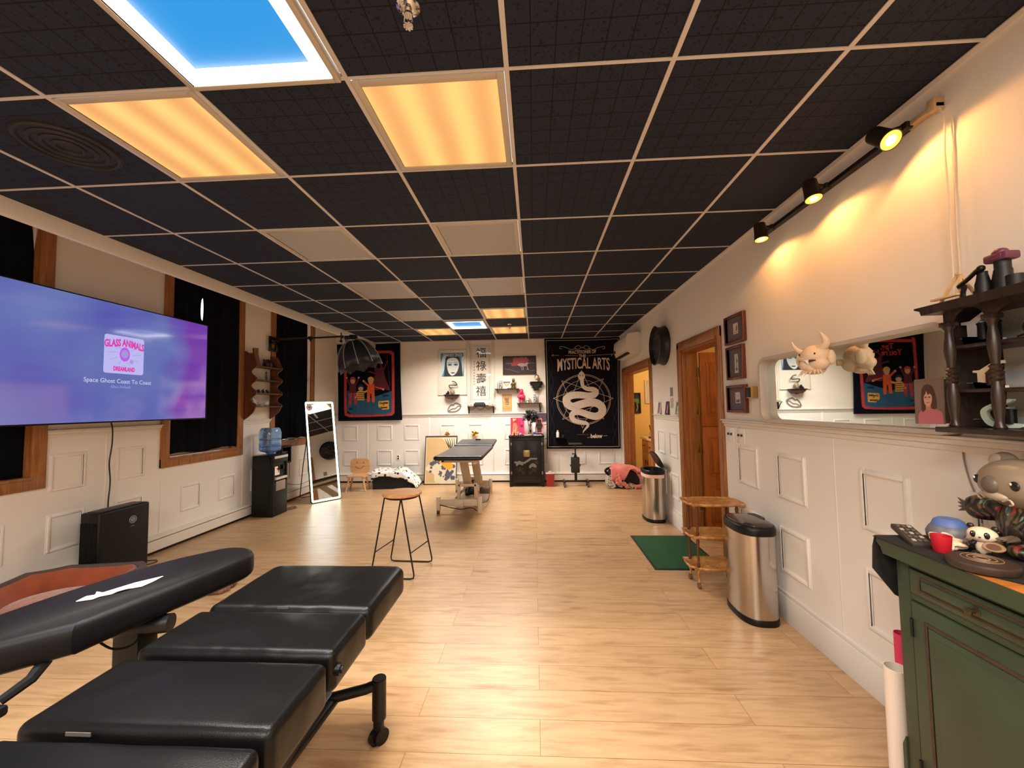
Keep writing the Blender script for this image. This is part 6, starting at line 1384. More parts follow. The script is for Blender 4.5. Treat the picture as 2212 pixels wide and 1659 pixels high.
p.stroke([q(.475, .57), q(.47, .52), q(.49, .515)], .002, -.0018, 4); p.stroke([q(.43, .47), q(.48, .462), q(.54, .473)], .0028, -.0018, 5)
p.build('print', [mat('photo_backdrop', (120, 102, 88), .4, var=.15, scale=8), mat('photo_pink', (196, 112, 128), .5), mat('photo_brown', (74, 48, 32), .5), mat('photo_skin', (216, 164, 140), .5), mat('photo_skin_shade', (190, 134, 112), .5), mat('photo_lip', (158, 72, 74), .5)], t)
# horned goblin head
BN = mat('resin_cream', (216, 190, 160), .55, bump=.3, bscale=90)
t = T('horned_figure', 'cream unpainted horned monster figure mounted over the long mirror', 'figurine', (1.487, 2.205, 1.568), rad(-62)); t.scale = (.88,)*3
def sq(seed, amp, s_=16): return lambda p: p*(1+amp*pnoise(p*s_+Vector((seed, 0, 0))))
m = MB()
m.ball((0, -.005, .098), (.078, .07, .066), 34, 20, squash=sq(1, .12))          # skull
m.ball((-.034, -.03, .048), (.044, .045, .036), 24, 14, squash=sq(2, .2)); m.ball((.036, -.028, .050), (.05, .046, .040), 24, 14, squash=sq(3, .2))
m.ball((.0, -.028, .032), (.042, .04, .032), 22, 12, squash=sq(4, .2)); m.ball((-.01, -.045, .085), (.06, .03, .02), 20, 10, squash=sq(5, .2))
m.ball((.0, -.02, .012), (.055, .045, .022), 20, 10, squash=sq(6, .3)); m.ball((0, .03, .05), (.05, .05, .05), 16, 10)
m.cyl((0, .03, .06), (0, .10, .06), .02)
m.build('head', BN, t)
for s_ in (-1, 1):
    m = MB(); m.tube([tuple(v) for v in cr([(s_*.03, -.01, .135), (s_*.062+.01, -.02, .165), (s_*.066, -.03, .205), (s_*.045, -.03, .24)], 6)] if s_ > 0 else [tuple(v) for v in cr([(-.05, .0, .12), (-.085, -.01, .14), (-.105, -.02, .17), (-.115, -.025, .20)], 6)], .02, 14, rs=([.030, .029, .028, .026, .025, .023, .021, .020, .018, .017, .015, .014, .012, .010, .008, .006, .004, .002, .001] if s_ > 0 else [.018, .018, .017, .016, .015, .015, .014, .013, .012, .012, .011, .010, .009, .009, .008, .007, .006, .005, .004])[:19]); m.build('horn', BN, t)
for s_ in (-1, 1): m = MB(); m.ball((s_*.085, .0, .085), (.02, .026, .044), 14, 10, squash=sq(7, .2)); m.build('ear', BN, t)
m = MB(); m.prism([(-.018, .072), (.006, .072), (.002, .048)], -.082, -.074); m.build('tooth', mat('white_tooth', (240, 236, 228), .4), t)
m = MB(); m.ball((.012, -.068, .066), (.034, .012, .008), 14, 8); m.build('mouth', mat('mouth_dark', (80, 44, 36), .7), t)
for s_ in (-1, 1): m = MB(); m.ball((s_*.042-.008, -.066, .108), (.005, .003, .006), 10, 8); m.build('eye', BLACKINK, t)
for k in range(7): a = -.9+.3*k; m = MB(); m.cyl((.05*math.sin(a*1.3), -.03-.02*math.cos(a), .012), (.075*math.sin(a*1.3), -.04-.03*math.cos(a), -.022), .008, .0008, n=8); m.build('claw', BN, t)

# ================================================================== BLACK WALL SHELF
ES = mat_wood('ebony_stain', (30, 20, 16), (54, 38, 30), 4, (10, 10, 1), .35)
sy0, sy1 = .785, 1.475
t = T('wall_shelf_unit', 'dark stained wall shelf with arches and turned columns, upper right corner of the room', 'shelf', (XR-.001, (sy0+sy1)/2, 1.31), RW)
SW_ = (sy1-sy0)/2; SD = .195; SH = .435
m = MB()
m.prism([(-SW_-.05, SH), (SW_+.05, SH), (SW_+.05, SH-.006), (SW_+.03, SH-.014), (SW_+.025, SH-.03), (-SW_-.025, SH-.03), (-SW_-.03, SH-.014), (-SW_-.05, SH-.006)], -SD-.03, 0)
m.box(-SW_-.02, SW_+.02, -SD-.015, 0, -.006, .012, .003)
for z in (.136, .284): m.box(-SW_, SW_, -SD+.02, 0, z-.008, z+.004, .002)
m.box(-SW_, -SW_+.012, -SD+.02, 0, .012, SH-.03); m.box(SW_-.012, SW_, -SD+.02, 0, .012, SH-.03)
m.build('carcass', ES, t)
cols = [SW_-.02, SW_-.152, -SW_+.152, -SW_+.02]; cols = [-c for c in cols]
xs_ = [-SW_-.0]+[0]
def arch_panel(x0, x1):
    n = 18; zb = .355; pts = [(x0, SH-.03), (x1, SH-.03), (x1, zb)]; r = (x1-x0)/2-.012; cx = (x0+x1)/2
    hgt = min(r, .055)
    pts += [(cx+r*math.cos(PI*k/n), zb+hgt*math.sin(PI*k/n)) for k in range(n+1)]+[(x0, zb)]; return pts
for a, b in ((cols[0], cols[1]), (cols[1], cols[2]), (cols[2], cols[3])):
    m = MB(); m.prism(arch_panel(a, b), -SD+.01, -SD+.022); m.build('arch', ES, t)
turn = [(.014, .012), (.016, .018), (.012, .026), (.010, .04), (.014, .075), (.0165, .11), (.014, .14), (.010, .16), (.016, .168), (.012, .174), (.017, .182), (.012, .188), (.017, .195), (.012, .201), (.016, .208), (.010, .214), (.013, .24), (.0165, .27), (.014, .30), (.010, .33), (.012, .345), (.017, .352), (.017, .36)]
for c in cols: m = MB(); m.lathe(turn, c=(c, -SD+.016, 0), n=22); m.box(c-.018, c+.018, -SD, -SD+.034, .355, .372, .003); m.build('column', ES, t)
# tattoo machines on the shelf
def machine(label, y, z, s_, fcol, ccol, rz=0, tiltv=0, style=0):
    t = T('tattoo_machine', label, 'tattoo machine', (XR-.13, y, 1.31+z+.0045), 0, 'tattoo machines on the dark wall shelf', rot=(0, rad(tiltv), RW+rz))
    m = MB(); k = s_
    if style == 0: m.prism([(-.045*k, .0), (.045*k, .0), (.045*k, .008*k), (-.020*k, .010*k), (-.028*k, .022*k), (-.05*k, .024*k), (-.05*k, .016*k), (-.036*k, .014*k), (-.036*k, .055*k), (-.05*k, .057*k), (-.05*k, .064*k), (-.028*k, .064*k), (.02*k, .092*k), (.04*k, .092*k), (.042*k, .082*k), (.022*k, .080*k), (-.010*k, .056*k), (-.014*k, .016*k)], -.006, .006)
    else: m.prism(cr([(-.05*k, .05*k), (-.045*k, .02*k), (-.02*k, .0), (.05*k, .0), (.05*k, .012*k), (-.01*k, .014*k), (-.03*k, .03*k), (-.03*k, .05*k), (.03*k, .075*k), (.03*k, .085*k), (-.02*k, .07*k)], 3, True), -.006, .006)
    m.build('frame', fcol, t)
    for x in (.0, .026): m = MB(); m.cyl((x*k, 0, .010*k), (x*k, 0, .05*k), .0115*k, n=18); m.cyl((x*k, 0, .05*k), (x*k, 0, .054*k), .013*k, n=18); m.build('coil', ccol, t)
    m = MB(); m.box(-.03*k, .04*k, -.004, .004, .056*k, .060*k); m.cyl((-.012*k, 0, .058*k), (-.012*k, 0, .074*k), .003); m.build('armature_bar', CHROME, t)
    m = MB(); m.cyl((-.075*k, 0, .02*k), (-.03*k, 0, .02*k), .004*k, n=10); m.build('tube', STEEL, t)
machine('silver-framed tattoo machine on the top tier behind the first columns', 1.395, .284, 1.25, mat('pale_silver', (206, 204, 204), .35, metal=.25), BLACK, 0, 0)
machine('dark tattoo machine with a green light on the top tier, right of the second column', 1.235, .284, .9, mat('gunmetal', (60, 56, 54), .35, metal=.7), mat('coil_maroon', (60, 34, 34), .5), 0, -8, 1)
m = MB(); m.box(-.006, .006, -.003, .0, -.006, .006, .002); tag(m.build('green_led', emi('green_glow', (70, 240, 140), 1.2)), 'tiny glowing green light on the dark tattoo machine', 'indicator light', (XR-.1515, 1.243, 1.31+.284+.042), RW)
machine('cream-framed tattoo machine with maroon coil on the middle tier', 1.385, .136, .95, mat('ivory_metal', (226, 206, 170), .35), mat('coil_maroon', (60, 34, 34), .5))
machine('black tattoo machine with maroon coils on the middle tier, right of the second column', 1.215, .136, .95, BLACKM, mat('coil_maroon', (60, 34, 34), .5))
machine('pale green tattoo machine lying on the bottom tier behind the second column', 1.365, .012, 1.05, mat('mint_metal', (200, 214, 196), .3), BLACK, .0, 0, 1)
machine('dark tattoo machine at the right end of the bottom tier', 1.16, .012, .9, BLACKM, BLACK, .3, 0, 1)
machine('brown tattoo machine at the right edge of the top tier', 1.11, .284, .9, mat('bronze_metal', (92, 66, 46), .35, metal=.7), BLACK, .2, 0)
# things on top of the shelf
ZT = 1.31+SH+.0008
PW = mat_wood('pine', (206, 164, 112), (228, 190, 140), 3, (1, 1, 8), .5)
t = T('mini_easel', 'small pale wooden easel on top of the dark wall shelf', 'easel', (XR-.10, 1.49, ZT), RW)
m = MB()
m.tube([(-.05, -.03, 0), (0, .0, .115)], .0055, 4); m.tube([(.035, -.03, 0), (.004, .0, .115)], .0055, 4); m.tube([(.02, .055, 0), (.004, .0, .11)], .0055, 4); m.box(-.06, .035, -.045, -.026, .030, .037, .001); m.box(-.005, .012, -.008, .004, .108, .118, .001)
m.build('frame', PW, t)
def oncyl(name, label, cat, y, prof, mt_, x=XR-.11):
    m = MB(); m.lathe(prof, n=26); return tag(m.build(name, mt_), label, cat, (x, y, ZT))
q = lambda px: at(px, 620, X=1.5).y
oncyl('metal_cup', 'small brushed metal cup on the dark wall shelf', 'cup', q(2110)-.004, [(0, 0), (.011, 0), (.011, .034), (.0095, .034), (.0095, .004), (0, .004)], mat('dark_steel', (120, 100, 84), .25, metal=1))
m = MB(); m.tube([tuple(v) for v in cr([(.0, 0, .0), (.0, 0, .035), (.006, 0, .055), (-.012, 0, .06), (.02, 0, .078), (.05, 0, .098), (.065, 0, .10)], 5)], .007, 8); m.cyl((0, 0, 0), (0, 0, .006), .016); m.ball((.06, 0, .10), .011); tag(m.build('clamp_arm', BLACK), 'black jointed clamp arm between the easel and the binoculars', 'clamp', (XR-.13, q(2094), ZT), RW)
t = T('binoculars', 'black binoculars standing upright on the dark wall shelf', 'binoculars', (XR-.11, q(2131), ZT), RW)
for x in (-.004, .022):
    m = MB(); m.lathe([(0, 0), (.019, 0), (.020, .05), (.016, .065), (.014, .078), (.013, .082), (.013, .092 if x < 0 else .084), (0, .092 if x < 0 else .084)], c=(x*1.0, x*.9, 0), n=24); m.build('barrel', mat('rubber_black', (22, 20, 19), .55), t)
t = T('purple_topped_device', 'tall black cylinder with a purple camera-like top on the dark wall shelf', 'device', (XR-.11, q(2171), ZT), RW)
m = MB(); m.lathe([(0, 0), (.021, 0), (.021, .08), (.019, .085), (.019, .11), (0, .11)], n=26); m.build('cylinder', mat('rubber_black', (22, 20, 19), .55), t)
m = MB(); m.box(-.035, .032, -.024, .024, .108, .135, .007); m.ball((-.004, 0, .138), (.020, .018, .014), 18, 10); m.box(-.02, .02, -.026, -.02, .113, .130, .002); m.build('top', mat('plum_plastic', (104, 48, 72), .4), t)
oncyl('black_lens', 'short black cylinder at the right end of the row on the dark wall shelf', 'lens', q(2197), [(0, 0), (.019, 0), (.020, .055), (.017, .056), (.016, .05), (0, .05)], mat('rubber_black', (22, 20, 19), .55))
oncyl('black_jar', 'black jar between the purple-topped device and the short cylinder', 'jar', q(2184), [(0, 0), (.015, 0), (.015, .046), (0, .048)], BLACK, XR-.07)

# ================================================================== GREEN CABINET
def mat_green():
    m, nt, b, N, L = mat_nodes('distressed_green_paint'); tc = N('ShaderNodeTexCoord')
    n = N('ShaderNodeTexNoise'); n.inputs['Scale'].default_value = 5; n.inputs['Detail'].default_value = 8; L(tc.outputs['Object'], n.inputs['Vector'])
    r = N('ShaderNodeValToRGB'); r.color_ramp.elements[0].position = .3; r.color_ramp.elements[0].color = (*lin((46, 52, 36)), 1); r.color_ramp.elements[1].position = .7; r.color_ramp.elements[1].color = (*lin((54, 70, 48)), 1)
    L(n.outputs[0], r.inputs[0])
    g = N('ShaderNodeNewGeometry'); e = N('ShaderNodeValToRGB'); e.color_ramp.elements[0].position = .44; e.color_ramp.elements[1].position = .56
    e.color_ramp.elements[0].color = (*lin((60, 40, 26)), 1); e.color_ramp.elements[1].color = (1, 1, 1, 1)
    L(r.outputs[0], b.inputs['Base Color']); b.inputs['Roughness'].default_value = .42; return m
GP = mat_green(); GW = mat('worn_brown_edge', (58, 40, 27), .5, var=.3, scale=20)
cy0, cy1, cx0 = .50, 1.43, 1.185
t = T('green_cabinet', 'dark green distressed wooden cabinet in the lower right corner', 'cabinet', (cx0, (cy0+cy1)/2, 0), RW)
CW2 = (cy1-cy0)/2; CD = XR-.025-cx0
m = MB(); m.box(-CW2, CW2, .02, CD, .06, .905, .003); m.box(-CW2, -CW2+.045, 0, .05, .06, .905, .004); m.box(CW2-.045, CW2, 0, .05, .06, .905, .004); m.box(-CW2, CW2, .004, .03, .885, .905); m.box(-CW2, CW2, .004, .03, .785, .805); m.box(-.02, .02, .0, .03, .06, .905)
m.prism([(-CW2-.012, .30), (-CW2, .33), (-CW2, .06), (-CW2-.014, .06)], -.004, .06); m.box(-CW2-.012, CW2+.012, -.012, CD, 0, .09, .008)
m.build('carcass', GP, t)
m = MB(); m.prism([(-CW2-.035, .95), (CW2+.035, .95), (CW2+.035, .938), (CW2+.02, .925), (CW2+.012, .905), (-CW2-.012, .905), (-CW2-.02, .925), (-CW2-.035, .938)], -.03, CD); 
m.build('top_moulding', GP, t)
m = MB(); m.box(-CW2-.03, CW2+.03, -.026, CD-.002, .9495, .9515, .001); m.build('worn_top', mat_wood('orange_top_wood', (150, 84, 34), (200, 122, 56), 3, (14, 1, 1), .35), t)
for s_ in (-1, 1):
    x0_, x1_ = (-CW2+.05, -.022) if s_ < 0 else (.022, CW2-.05)
    m = MB(); m.box(x0_, x1_, -.004, .012, .808, .883, .003); d_ = m.build('drawer', GP, t)
    m = MB(); ring_frame(m, x0_+.03, x1_-.03, .822, .870, .007, -.007, -.003, .003); m.build('worn_groove', GW, d_); m = MB(); m.box(x0_+.042, x1_-.042, -.008, -.002, .833, .859, .004); m.build('raised_panel', GP, d_)
    m = MB(); xc_ = (x0_+x1_)/2; m.M = Matrix.Translation((xc_, -.006, .846)) @ Matrix.Rotation(PI/2, 4, 'X'); m.lathe([(.014, 0), (.014, .003), (.006, .006), (.005, .014), (.010, .018), (.011, .023), (.0, .027)], n=20); m.build('knob', mat('antique_knob', (80, 70, 56), .35, metal=.7), d_)
    m = MB(); m.box(x0_, x1_, -.004, .012, .10, .782, .003); d_ = m.build('door', GP, t)
    m = MB(); ring_frame(m, x0_+.042, x1_-.042, .145, .738, .010, -.008, -.003, .004); m.build('worn_groove', GW, d_)
    m = MB(); m.box(x0_+.055, x1_-.055, -.0065, -.002, .158, .725, .003); m.box(x0_+.075, x1_-.075, -.0085, -.004, .178, .705, .002); m.build('raised_panel', GP, d_)
    for z in (.70, .27): m = MB(); hx_ = x0_+.001 if s_ < 0 else x1_-.001; m.cyl((hx_, -.006, z-.028), (hx_, -.006, z+.028), .004, n=10); m.build('hinge', BLACKM, d_)
# cloth on the cabinet
t = T('black_cloth', 'black cloth runner draped over the far end of the green cabinet', 'cloth', (0, 0, 0))
cn = mat('black_runner', (20, 18, 18), .9, var=.3, scale=30)
m = MB(); vs = []; n = 20
poly = [(1.150, 1.472), (XR-.03, 1.472), (XR-.03, 1.10), (1.21, 1.10), (1.150, 1.20)]
m.prism(poly, .9522, .9548, 'z'); 
h = [at(1889, 1160, Y=1.478), at(1884, 1178, Y=1.478), at(1884, 1226, Y=1.478), at(1932, 1284, Y=1.478)]
pts = [(h[0].x, .9548), (h[1].x, h[1].z), (h[2].x, h[2].z), (h[3].x, h[3].z), (h[3].x+.10, h[3].z-.05), (h[3].x+.22, .84), (XR-.03, .80), (XR-.03, .9548)]
m.prism(pts, 1.472, 1.478, 'y'); m.build('runner', cn, t); t.location = (0, 0, 0)
CT = .9556
# remote control
t = T('remote_control', 'chunky dark remote control lying tilted on the cloth corner of the green cabinet', 'remote control', (1.235, 1.425, CT), 0, rot=(rad(9), 0, rad(-20)))
m = MB(); m.box(-.028, .028, -.075, .075, .004, .022, .005); m.build('body', mat('remote_brown', (52, 46, 42), .45), t)
for j in range(5):
    for i in range(3): m = MB(); m.box(-.020+.0145*i, -.0095+.0145*i, -.058+.026*j, -.044+.026*j, .0215, .025, .0015); m.build('button', mat('remote_button_light' if (i+j) % 3 == 0 else 'remote_button', (170, 162, 154) if (i+j) % 3 == 0 else (92, 80, 74), .5), t)
oncab = lambda name, label, cat, x, y, mb, mt_, rz=0, z=CT: tag(mb.build(name, mt_), label, cat, (x, y, z), rz)
t = T('red_cup', 'small red cup standing on the cloth on the green cabinet', 'cup', (1.225, 1.315, CT), 0)
m = MB(); m.lathe([(0, 0), (.017, .0), (.021, .01), (.0245, .05), (.023, .05), (.019, .012), (0, .006)], n=28); m.build('body', mat('cup_red', (190, 24, 40), .5), t)
m = MB(); m.lathe([(0, .036), (.0215, .036)], n=24); m.build('wax', mat('cream_wax', (226, 190, 150), .5), t)
t = T('blue_dome', 'grey-blue flattened dome bowl behind the crumpled tissue on the green cabinet', 'bowl', (1.345, 1.415, CT), 0)
m = MB(); m.lathe([(0, 0), (.046, 0), (.055, .012), (.056, .028), (.048, .044), (.041, .052)], n=36); m.build('bowl', mat('slate_glaze', (104, 104, 112), .4), t)
m = MB(); m.lathe([(.042, .0515), (.036, .066), (.026, .073), (.012, .070), (0, .069)], n=36); m.build('lid', mat('blue_rubber', (84, 108, 168), .5), t)
def crumple(mb, r_, seed, n=26, mm=14): mb.ball((0, 0, r_[2]*.9), r_, n, mm, squash=lambda p: p*(1+.75*pnoise(p*55+Vector((seed, 3, 1)))))
m = MB(); crumple(m, (.048, .034, .018), 3); m.v = [(x, y, max(0, z)) for x, y, z in m.v]; o = m.build('crumpled_tissue', mat('tissue_cream', (236, 212, 180), .8), ang=20); tag(o, 'crumpled cream tissue between the remote and the red cup', 'tissue', (1.285, 1.365, CT), 1.0)
m = MB(); m.cyl((0, 0, 0), (0, 0, .014), .014, n=18); tag(m.build('red_trinket', mat('dark_red', (150, 26, 26), .5)), 'small dark red trinket behind the remote control', 'trinket', (1.325, 1.452, CT))
m = MB(); crumple(m, (.038, .026, .020), 8); m.v = [(x, y, max(0, z)) for x, y, z in m.v]; o = m.build('shell_cluster', mat('shell_mix', (150, 132, 108), .4, var=.5, scale=30), ang=20); tag(o, 'cluster of grey-brown shells left of the panda figurine', 'shell', (1.36, 1.345, CT), .2)
# round dark coaster stone
t = T('round_slab', 'thick dark round slab with a pale ring emblem at the cloth edge of the green cabinet', 'slab', (1.215, 1.195, CT), 0)
m = MB(); m.lathe([(0, 0), (.067, 0), (.070, .004), (.070, .017), (.066, .021), (0, .021)], n=48); m.build('disc', mat('slab_brown', (52, 38, 30), .5, var=.2, scale=30), t)
EMB = mat('emblem_tan', (150, 118, 88), .5)
for r_, w_ in ((.040, .0022), (.028, .003), (.015, .004)): m = MB(); m.tube([(r_*math.cos(a)+.012, r_*math.sin(a)+.012, .0212) for a in [2*PI*k/36 for k in range(36)]], w_*.5, 6, True); m.build('emblem_ring', EMB, t)
# panda
WP, BP = mat('panda_cream', (236, 214, 184), .35), mat('panda_black', (26, 24, 26), .35)
t = T('panda_figurine', 'small white and black panda figurine holding an oval plaque on the green cabinet', 'figurine', (1.312, 1.283, CT), rad(-58)); t.scale = (.76,)*3
m = MB(); m.ball((0, .0, .036), (.022, .020, .034), 22, 14); m.ball((0, -.004, .082), (.042, .034, .029), 28, 16); m.build('body', WP, t)
for s_ in (-1, 1):
    m = MB(); m.ball((s_*.032, .004, .108), (.011, .008, .011), 14, 10); m.build('ear', BP, t)
    m = MB(); m.ball((s_*.018, -.034, .086), (.0085, .005, .0125), 14, 10); e_ = m.build('eye', BP, t); m = MB(); m.ball((s_*.018-.002, -.0385, .091), .0018, 8, 6); m.build('glint', WHITE, e_)
    m = MB(); m.tube([(s_*.016, -.004, .055), (s_*.030, -.014, .042), (s_*.024, -.026, .036)], .009, 10); m.build('arm', BP, t)
    m = MB(); m.ball((s_*.018, -.014, .010), (.012, .02, .010), 14, 10); m.build('leg', BP, t)
m = MB(); m.ball((0, -.0375, .077), (.004, .003, .0025), 10, 6); m.build('nose', BP, t)
m = MB(); m.M = Matrix.Translation((.034, -.034, .048)) @ Matrix.Rotation(rad(60), 4, 'X'); m.lathe([(0, 0), (.028, 0), (.030, .002), (.028, .004), (.024, .0035), (0, .003)], n=34, sy=.62); o = m.build('plaque', mat('plaque_tan', (150, 116, 78), .4), t)
m = MB(); m.M = Matrix.Translation((.034, -.034, .048)) @ Matrix.Rotation(rad(60), 4, 'X'); m.lathe([(0, .0035), (.019, .0035), (.019, .0055), (0, .0065)], n=28, sy=.58); m.build('plaque_centre', mat('plaque_brown', (96, 58, 34), .4), o)
# koala
KG, KD, KL = mat('koala_taupe', (146, 128, 108), .35), mat('koala_nose', (100, 88, 78), .4), mat('koala_light', (186, 168, 148), .4)
t = T('koala_figurine', 'large vinyl koala figurine with tattooed patterned body on the green cabinet', 'figurine', (1.455, 1.285, CT), rad(-102))
def mat_tattoo():
    m, nt, b, N, L = mat_nodes('tattoo_pattern'); tc = N('ShaderNodeTexCoord'); v = N('ShaderNodeTexVoronoi'); v.inputs['Scale'].default_value = 44; L(tc.outputs['Object'], v.inputs['Vector'])
    w_ = N('ShaderNodeTexWave'); w_.inputs['Scale'].default_value = 14; w_.inputs['Distortion'].default_value = 14; w_.inputs['Detail'].default_value = 2; L(tc.outputs['Object'], w_.inputs['Vector'])
    sp = N('ShaderNodeSeparateColor'); L(v.outputs['Color'], sp.inputs[0])
    r = N('ShaderNodeValToRGB'); r.color_ramp.interpolation = 'CONSTANT'; e = r.color_ramp.elements; e[0].color = (*lin((62, 52, 44)), 1); e[1].position = .28; e[1].color = (*lin((84, 80, 48)), 1)
    for ps, c_ in ((.45, (48, 44, 40)), (.58, (128, 176, 160)), (.68, (150, 62, 56)), (.76, (120, 94, 66)), (.88, (90, 78, 72))): k = e.new(ps); k.color = (*lin(c_), 1)
    L(sp.outputs[0], r.inputs[0]); r2 = N('ShaderNodeValToRGB'); r2.color_ramp.elements[0].position = .42; r2.color_ramp.elements[1].position = .5; L(w_.outputs[0], r2.inputs[0])
    mx = N('ShaderNodeMixRGB'); mx.blend_type = 'MULTIPLY'; mx.inputs[0].default_value = .7; L(r.outputs[0], mx.inputs[1]); L(r2.outputs[0], mx.inputs[2]); L(mx.outputs[0], b.inputs['Base Color']); b.inputs['Roughness'].default_value = .35; return m
TT_ = mat_tattoo()
m = MB(); m.ball((0.01, .0, .086), (.092, .070, .085), 28, 18); m.build('torso', TT_, t)
m = MB(); m.ball((0, -.012, .205), (.118, .082, .075), 40, 24); hd = m.build('head', KG, t)
m = MB(); m.ball((.0, -.090, .203), (.027, .018, .026), 24, 14); m.build('nose', KD, hd); m = MB(); m.ball((.0, -.080, .172), (.040, .016, .016), 20, 12); m.build('muzzle', KL, hd)
for s_ in (-1, 1):
    m = MB(); m.ball((s_*.062, -.0795, .210), (.015, .006, .014), 16, 12); e_ = m.build('eye', BP, hd); m = MB(); m.ball((s_*.062-.004, -.0855, .215), (.004, .002, .004), 10, 8); m.build('glint', WHITE, e_)
    m = MB(); m.ball((s_*.090, .012, .258), (.040, .026, .034), 22, 14); er = m.build('ear', KG, hd); m = MB(); m.ball((s_*.096, -.004, .262), (.026, .014, .024), 18, 12); m.build('inner_ear', KL, er)
    pts = [(s_*.05, -.01, .125), (s_*.095, -.035, .115), (s_*.135, -.055, .105)] if s_ < 0 else [(.05, -.02, .12), (.085, -.05, .09), (.08, -.085, .07)]
    m = MB(); m.tube([tuple(v) for v in cr(pts, 5)], .03, 14, rs=[.036, .038, .040, .040, .040, .040, .040, .039, .037, .034, .027]); ar = m.build('arm', TT_, t)
    for k in range(4): m = MB(); ex = Vector(pts[-1]); d = Vector((s_*.022, -.006, -.012+.009*k)) if s_ < 0 else Vector((-.012+.008*k, -.03, -.006)); m.cyl(tuple(ex+d*.5), tuple(ex+d*1.6), .008, .001, n=8); m.build('claw', mat('claw_brown', (84, 70, 58), .4), ar)
    m = MB(); m.ball((s_*.055, -.055, .024), (.032, .045, .024), 20, 12); m.build('leg', TT_, t)
m = MB()
for s_ in (-1, 1): m.tube([tuple(v) for v in cr([(s_*.03, -.086, .160), (s_*.05, -.085, .168), (s_*.058, -.083, .158), (s_*.048, -.083, .152)], 5)], .003, 6)
m.build('scroll_marking', KL, hd)
# paper tubes at the cabinet end
t = T('poster_tube', 'white cardboard tube standing behind the far end of the green cabinet', 'tube', (1.245, 1.53, 0), 0)
m = MB(); m.lathe([(.034, 0), (.034, .485), (.031, .485), (.031, .01), (0, .01)], n=32); m.build('tube', mat('tube_white', (224, 206, 188), .6), t)
t = T('poster_tube', 'pink rolled paper tube standing against the wall behind the white one', 'tube', (1.43, 1.715, 0), 0)
m = MB(); m.lathe([(.028, 0), (.028, .50), (.026, .50), (.026, .01), (0, .01)], n=28); m.build('tube', mat('tube_pink', (214, 54, 92), .6), t)

# ================================================================== TRASH CANS
def sup(rx, ry, e=2.8, n=44):
    return [(rx*math.copysign(abs(math.cos(a))**(2/e), math.cos(a)), ry*math.copysign(abs(math.sin(a))**(2/e), math.sin(a))) for a in [2*PI*k/n for k in range(n)]]
def loft(mb, rings):
    n = len(rings[0][0]); vs = []; fs = []
    for o, z in rings: vs += [(a, b, z) for a, b in o]
    for r in range(len(rings)-1): fs += [(r*n+i, r*n+(i+1) % n, (r+1)*n+(i+1) % n, (r+1)*n+i) for i in range(n)]
    fs += [tuple(range(n))[::-1], tuple(range((len(rings)-1)*n, len(rings)*n))]; mb.add(vs, fs); return mb
SC = lambda o, s_: [(a*s_, b*s_) for a, b in o]
def trash(loc_, label, openlid, rx=.130, ry=.182, H_=.57):
    t = T('trash_can', label, 'trash can', loc_, 0, None)
    o = sup(rx, ry); 
    def D(o_): return [(a if a < 0 else a*.82, b) for a, b in o_]
    o = D(o)
    m = loft(MB(), [(o, .035), (SC(o, 1.0), .06), (o, H_-.02), (SC(o, 1.0), H_)]); m.build('body', STEEL, t, ang=50)
    m = loft(MB(), [(SC(o, 1.02), 0), (SC(o, 1.03), .006), (SC(o, 1.03), .034), (SC(o, 1.01), .04)]); m.build('base_ring', BLACK, t, ang=50)
    LIDM = mat('lid_smoke', (54, 46, 46), .18, coat=.3)
    if not openlid:
        m = loft(MB(), [(SC(o, 1.01), H_-.012), (SC(o, 1.05), H_-.006), (SC(o, 1.05), H_+.025), (SC(o, 1.01), H_+.042), (SC(o, .97), H_+.046)]); m.build('rim', BLACK, t, ang=50)
        m = loft(MB(), [(SC(o, .93), H_+.044), (SC(o, .90), H_+.052), (SC(o, .6), H_+.060), (SC(o, .2), H_+.062)]); m.build('lid', LIDM, t, ang=50)
        m = MB(); m.prism([(a*.30+.068, b*.42+.045) for a, b in o], H_+.055, H_+.0605, 'z'); m.build('sensor_panel', BLACK, t)
    else:
        n = len(o); m = MB(); rings = [(SC(o, 1.01), H_-.01), (SC(o, 1.05), H_), (SC(o, 1.05), H_+.035), (SC(o, .98), H_+.045), (SC(o, .86), H_+.040), (SC(o, .84), H_-.02)]
        vs = []; fs = []
        for q_, z in rings: vs += [(a, b, z) for a, b in q_]
        for r in range(len(rings)-1): fs += [(r*n+i, r*n+(i+1) % n, (r+1)*n+(i+1) % n, (r+1)*n+i) for i in range(n)]
        m.add(vs, fs); m.build('rim', BLACK, t, ang=50)
        m = loft(MB(), [(SC(o, .84), H_-.06), (SC(o, .84), H_-.03)]); m.build('bin_liner', mat('liner_pink', (236, 196, 176), .6), t)
        m = loft(MB(), [(SC(o, 1.035), H_-.045), (SC(o, 1.045), H_-.035), (SC(o, 1.03), H_-.005)]); m.build('liner_cuff', mat('liner_pink', (236, 196, 176), .6), t, ang=60)
        m = MB(); vs = []; lidm = Matrix.Translation((rx*.78, 0, H_+.04)) @ Matrix.Rotation(rad(62), 4, 'Y') @ Matrix.Translation((-rx*.9, 0, 0)); m.M = lidm; loft(m, [(SC(o, .93), 0), (SC(o, .93), .012), (SC(o, .7), .018)]); m.build('lid', BLACK, t, ang=50)
        m = MB(); m.cyl((rx*.78, -.05, H_+.04), (rx*.78, .05, H_+.04), .01); m.build('hinge', BLACK, t)
trash((1.45, 2.872, 0), 'large closed stainless steel trash can beside the wooden cart, nearest', False)
trash((1.452, 5.115, 0), 'stainless steel trash can with its black lid open, between the two doorways', True)

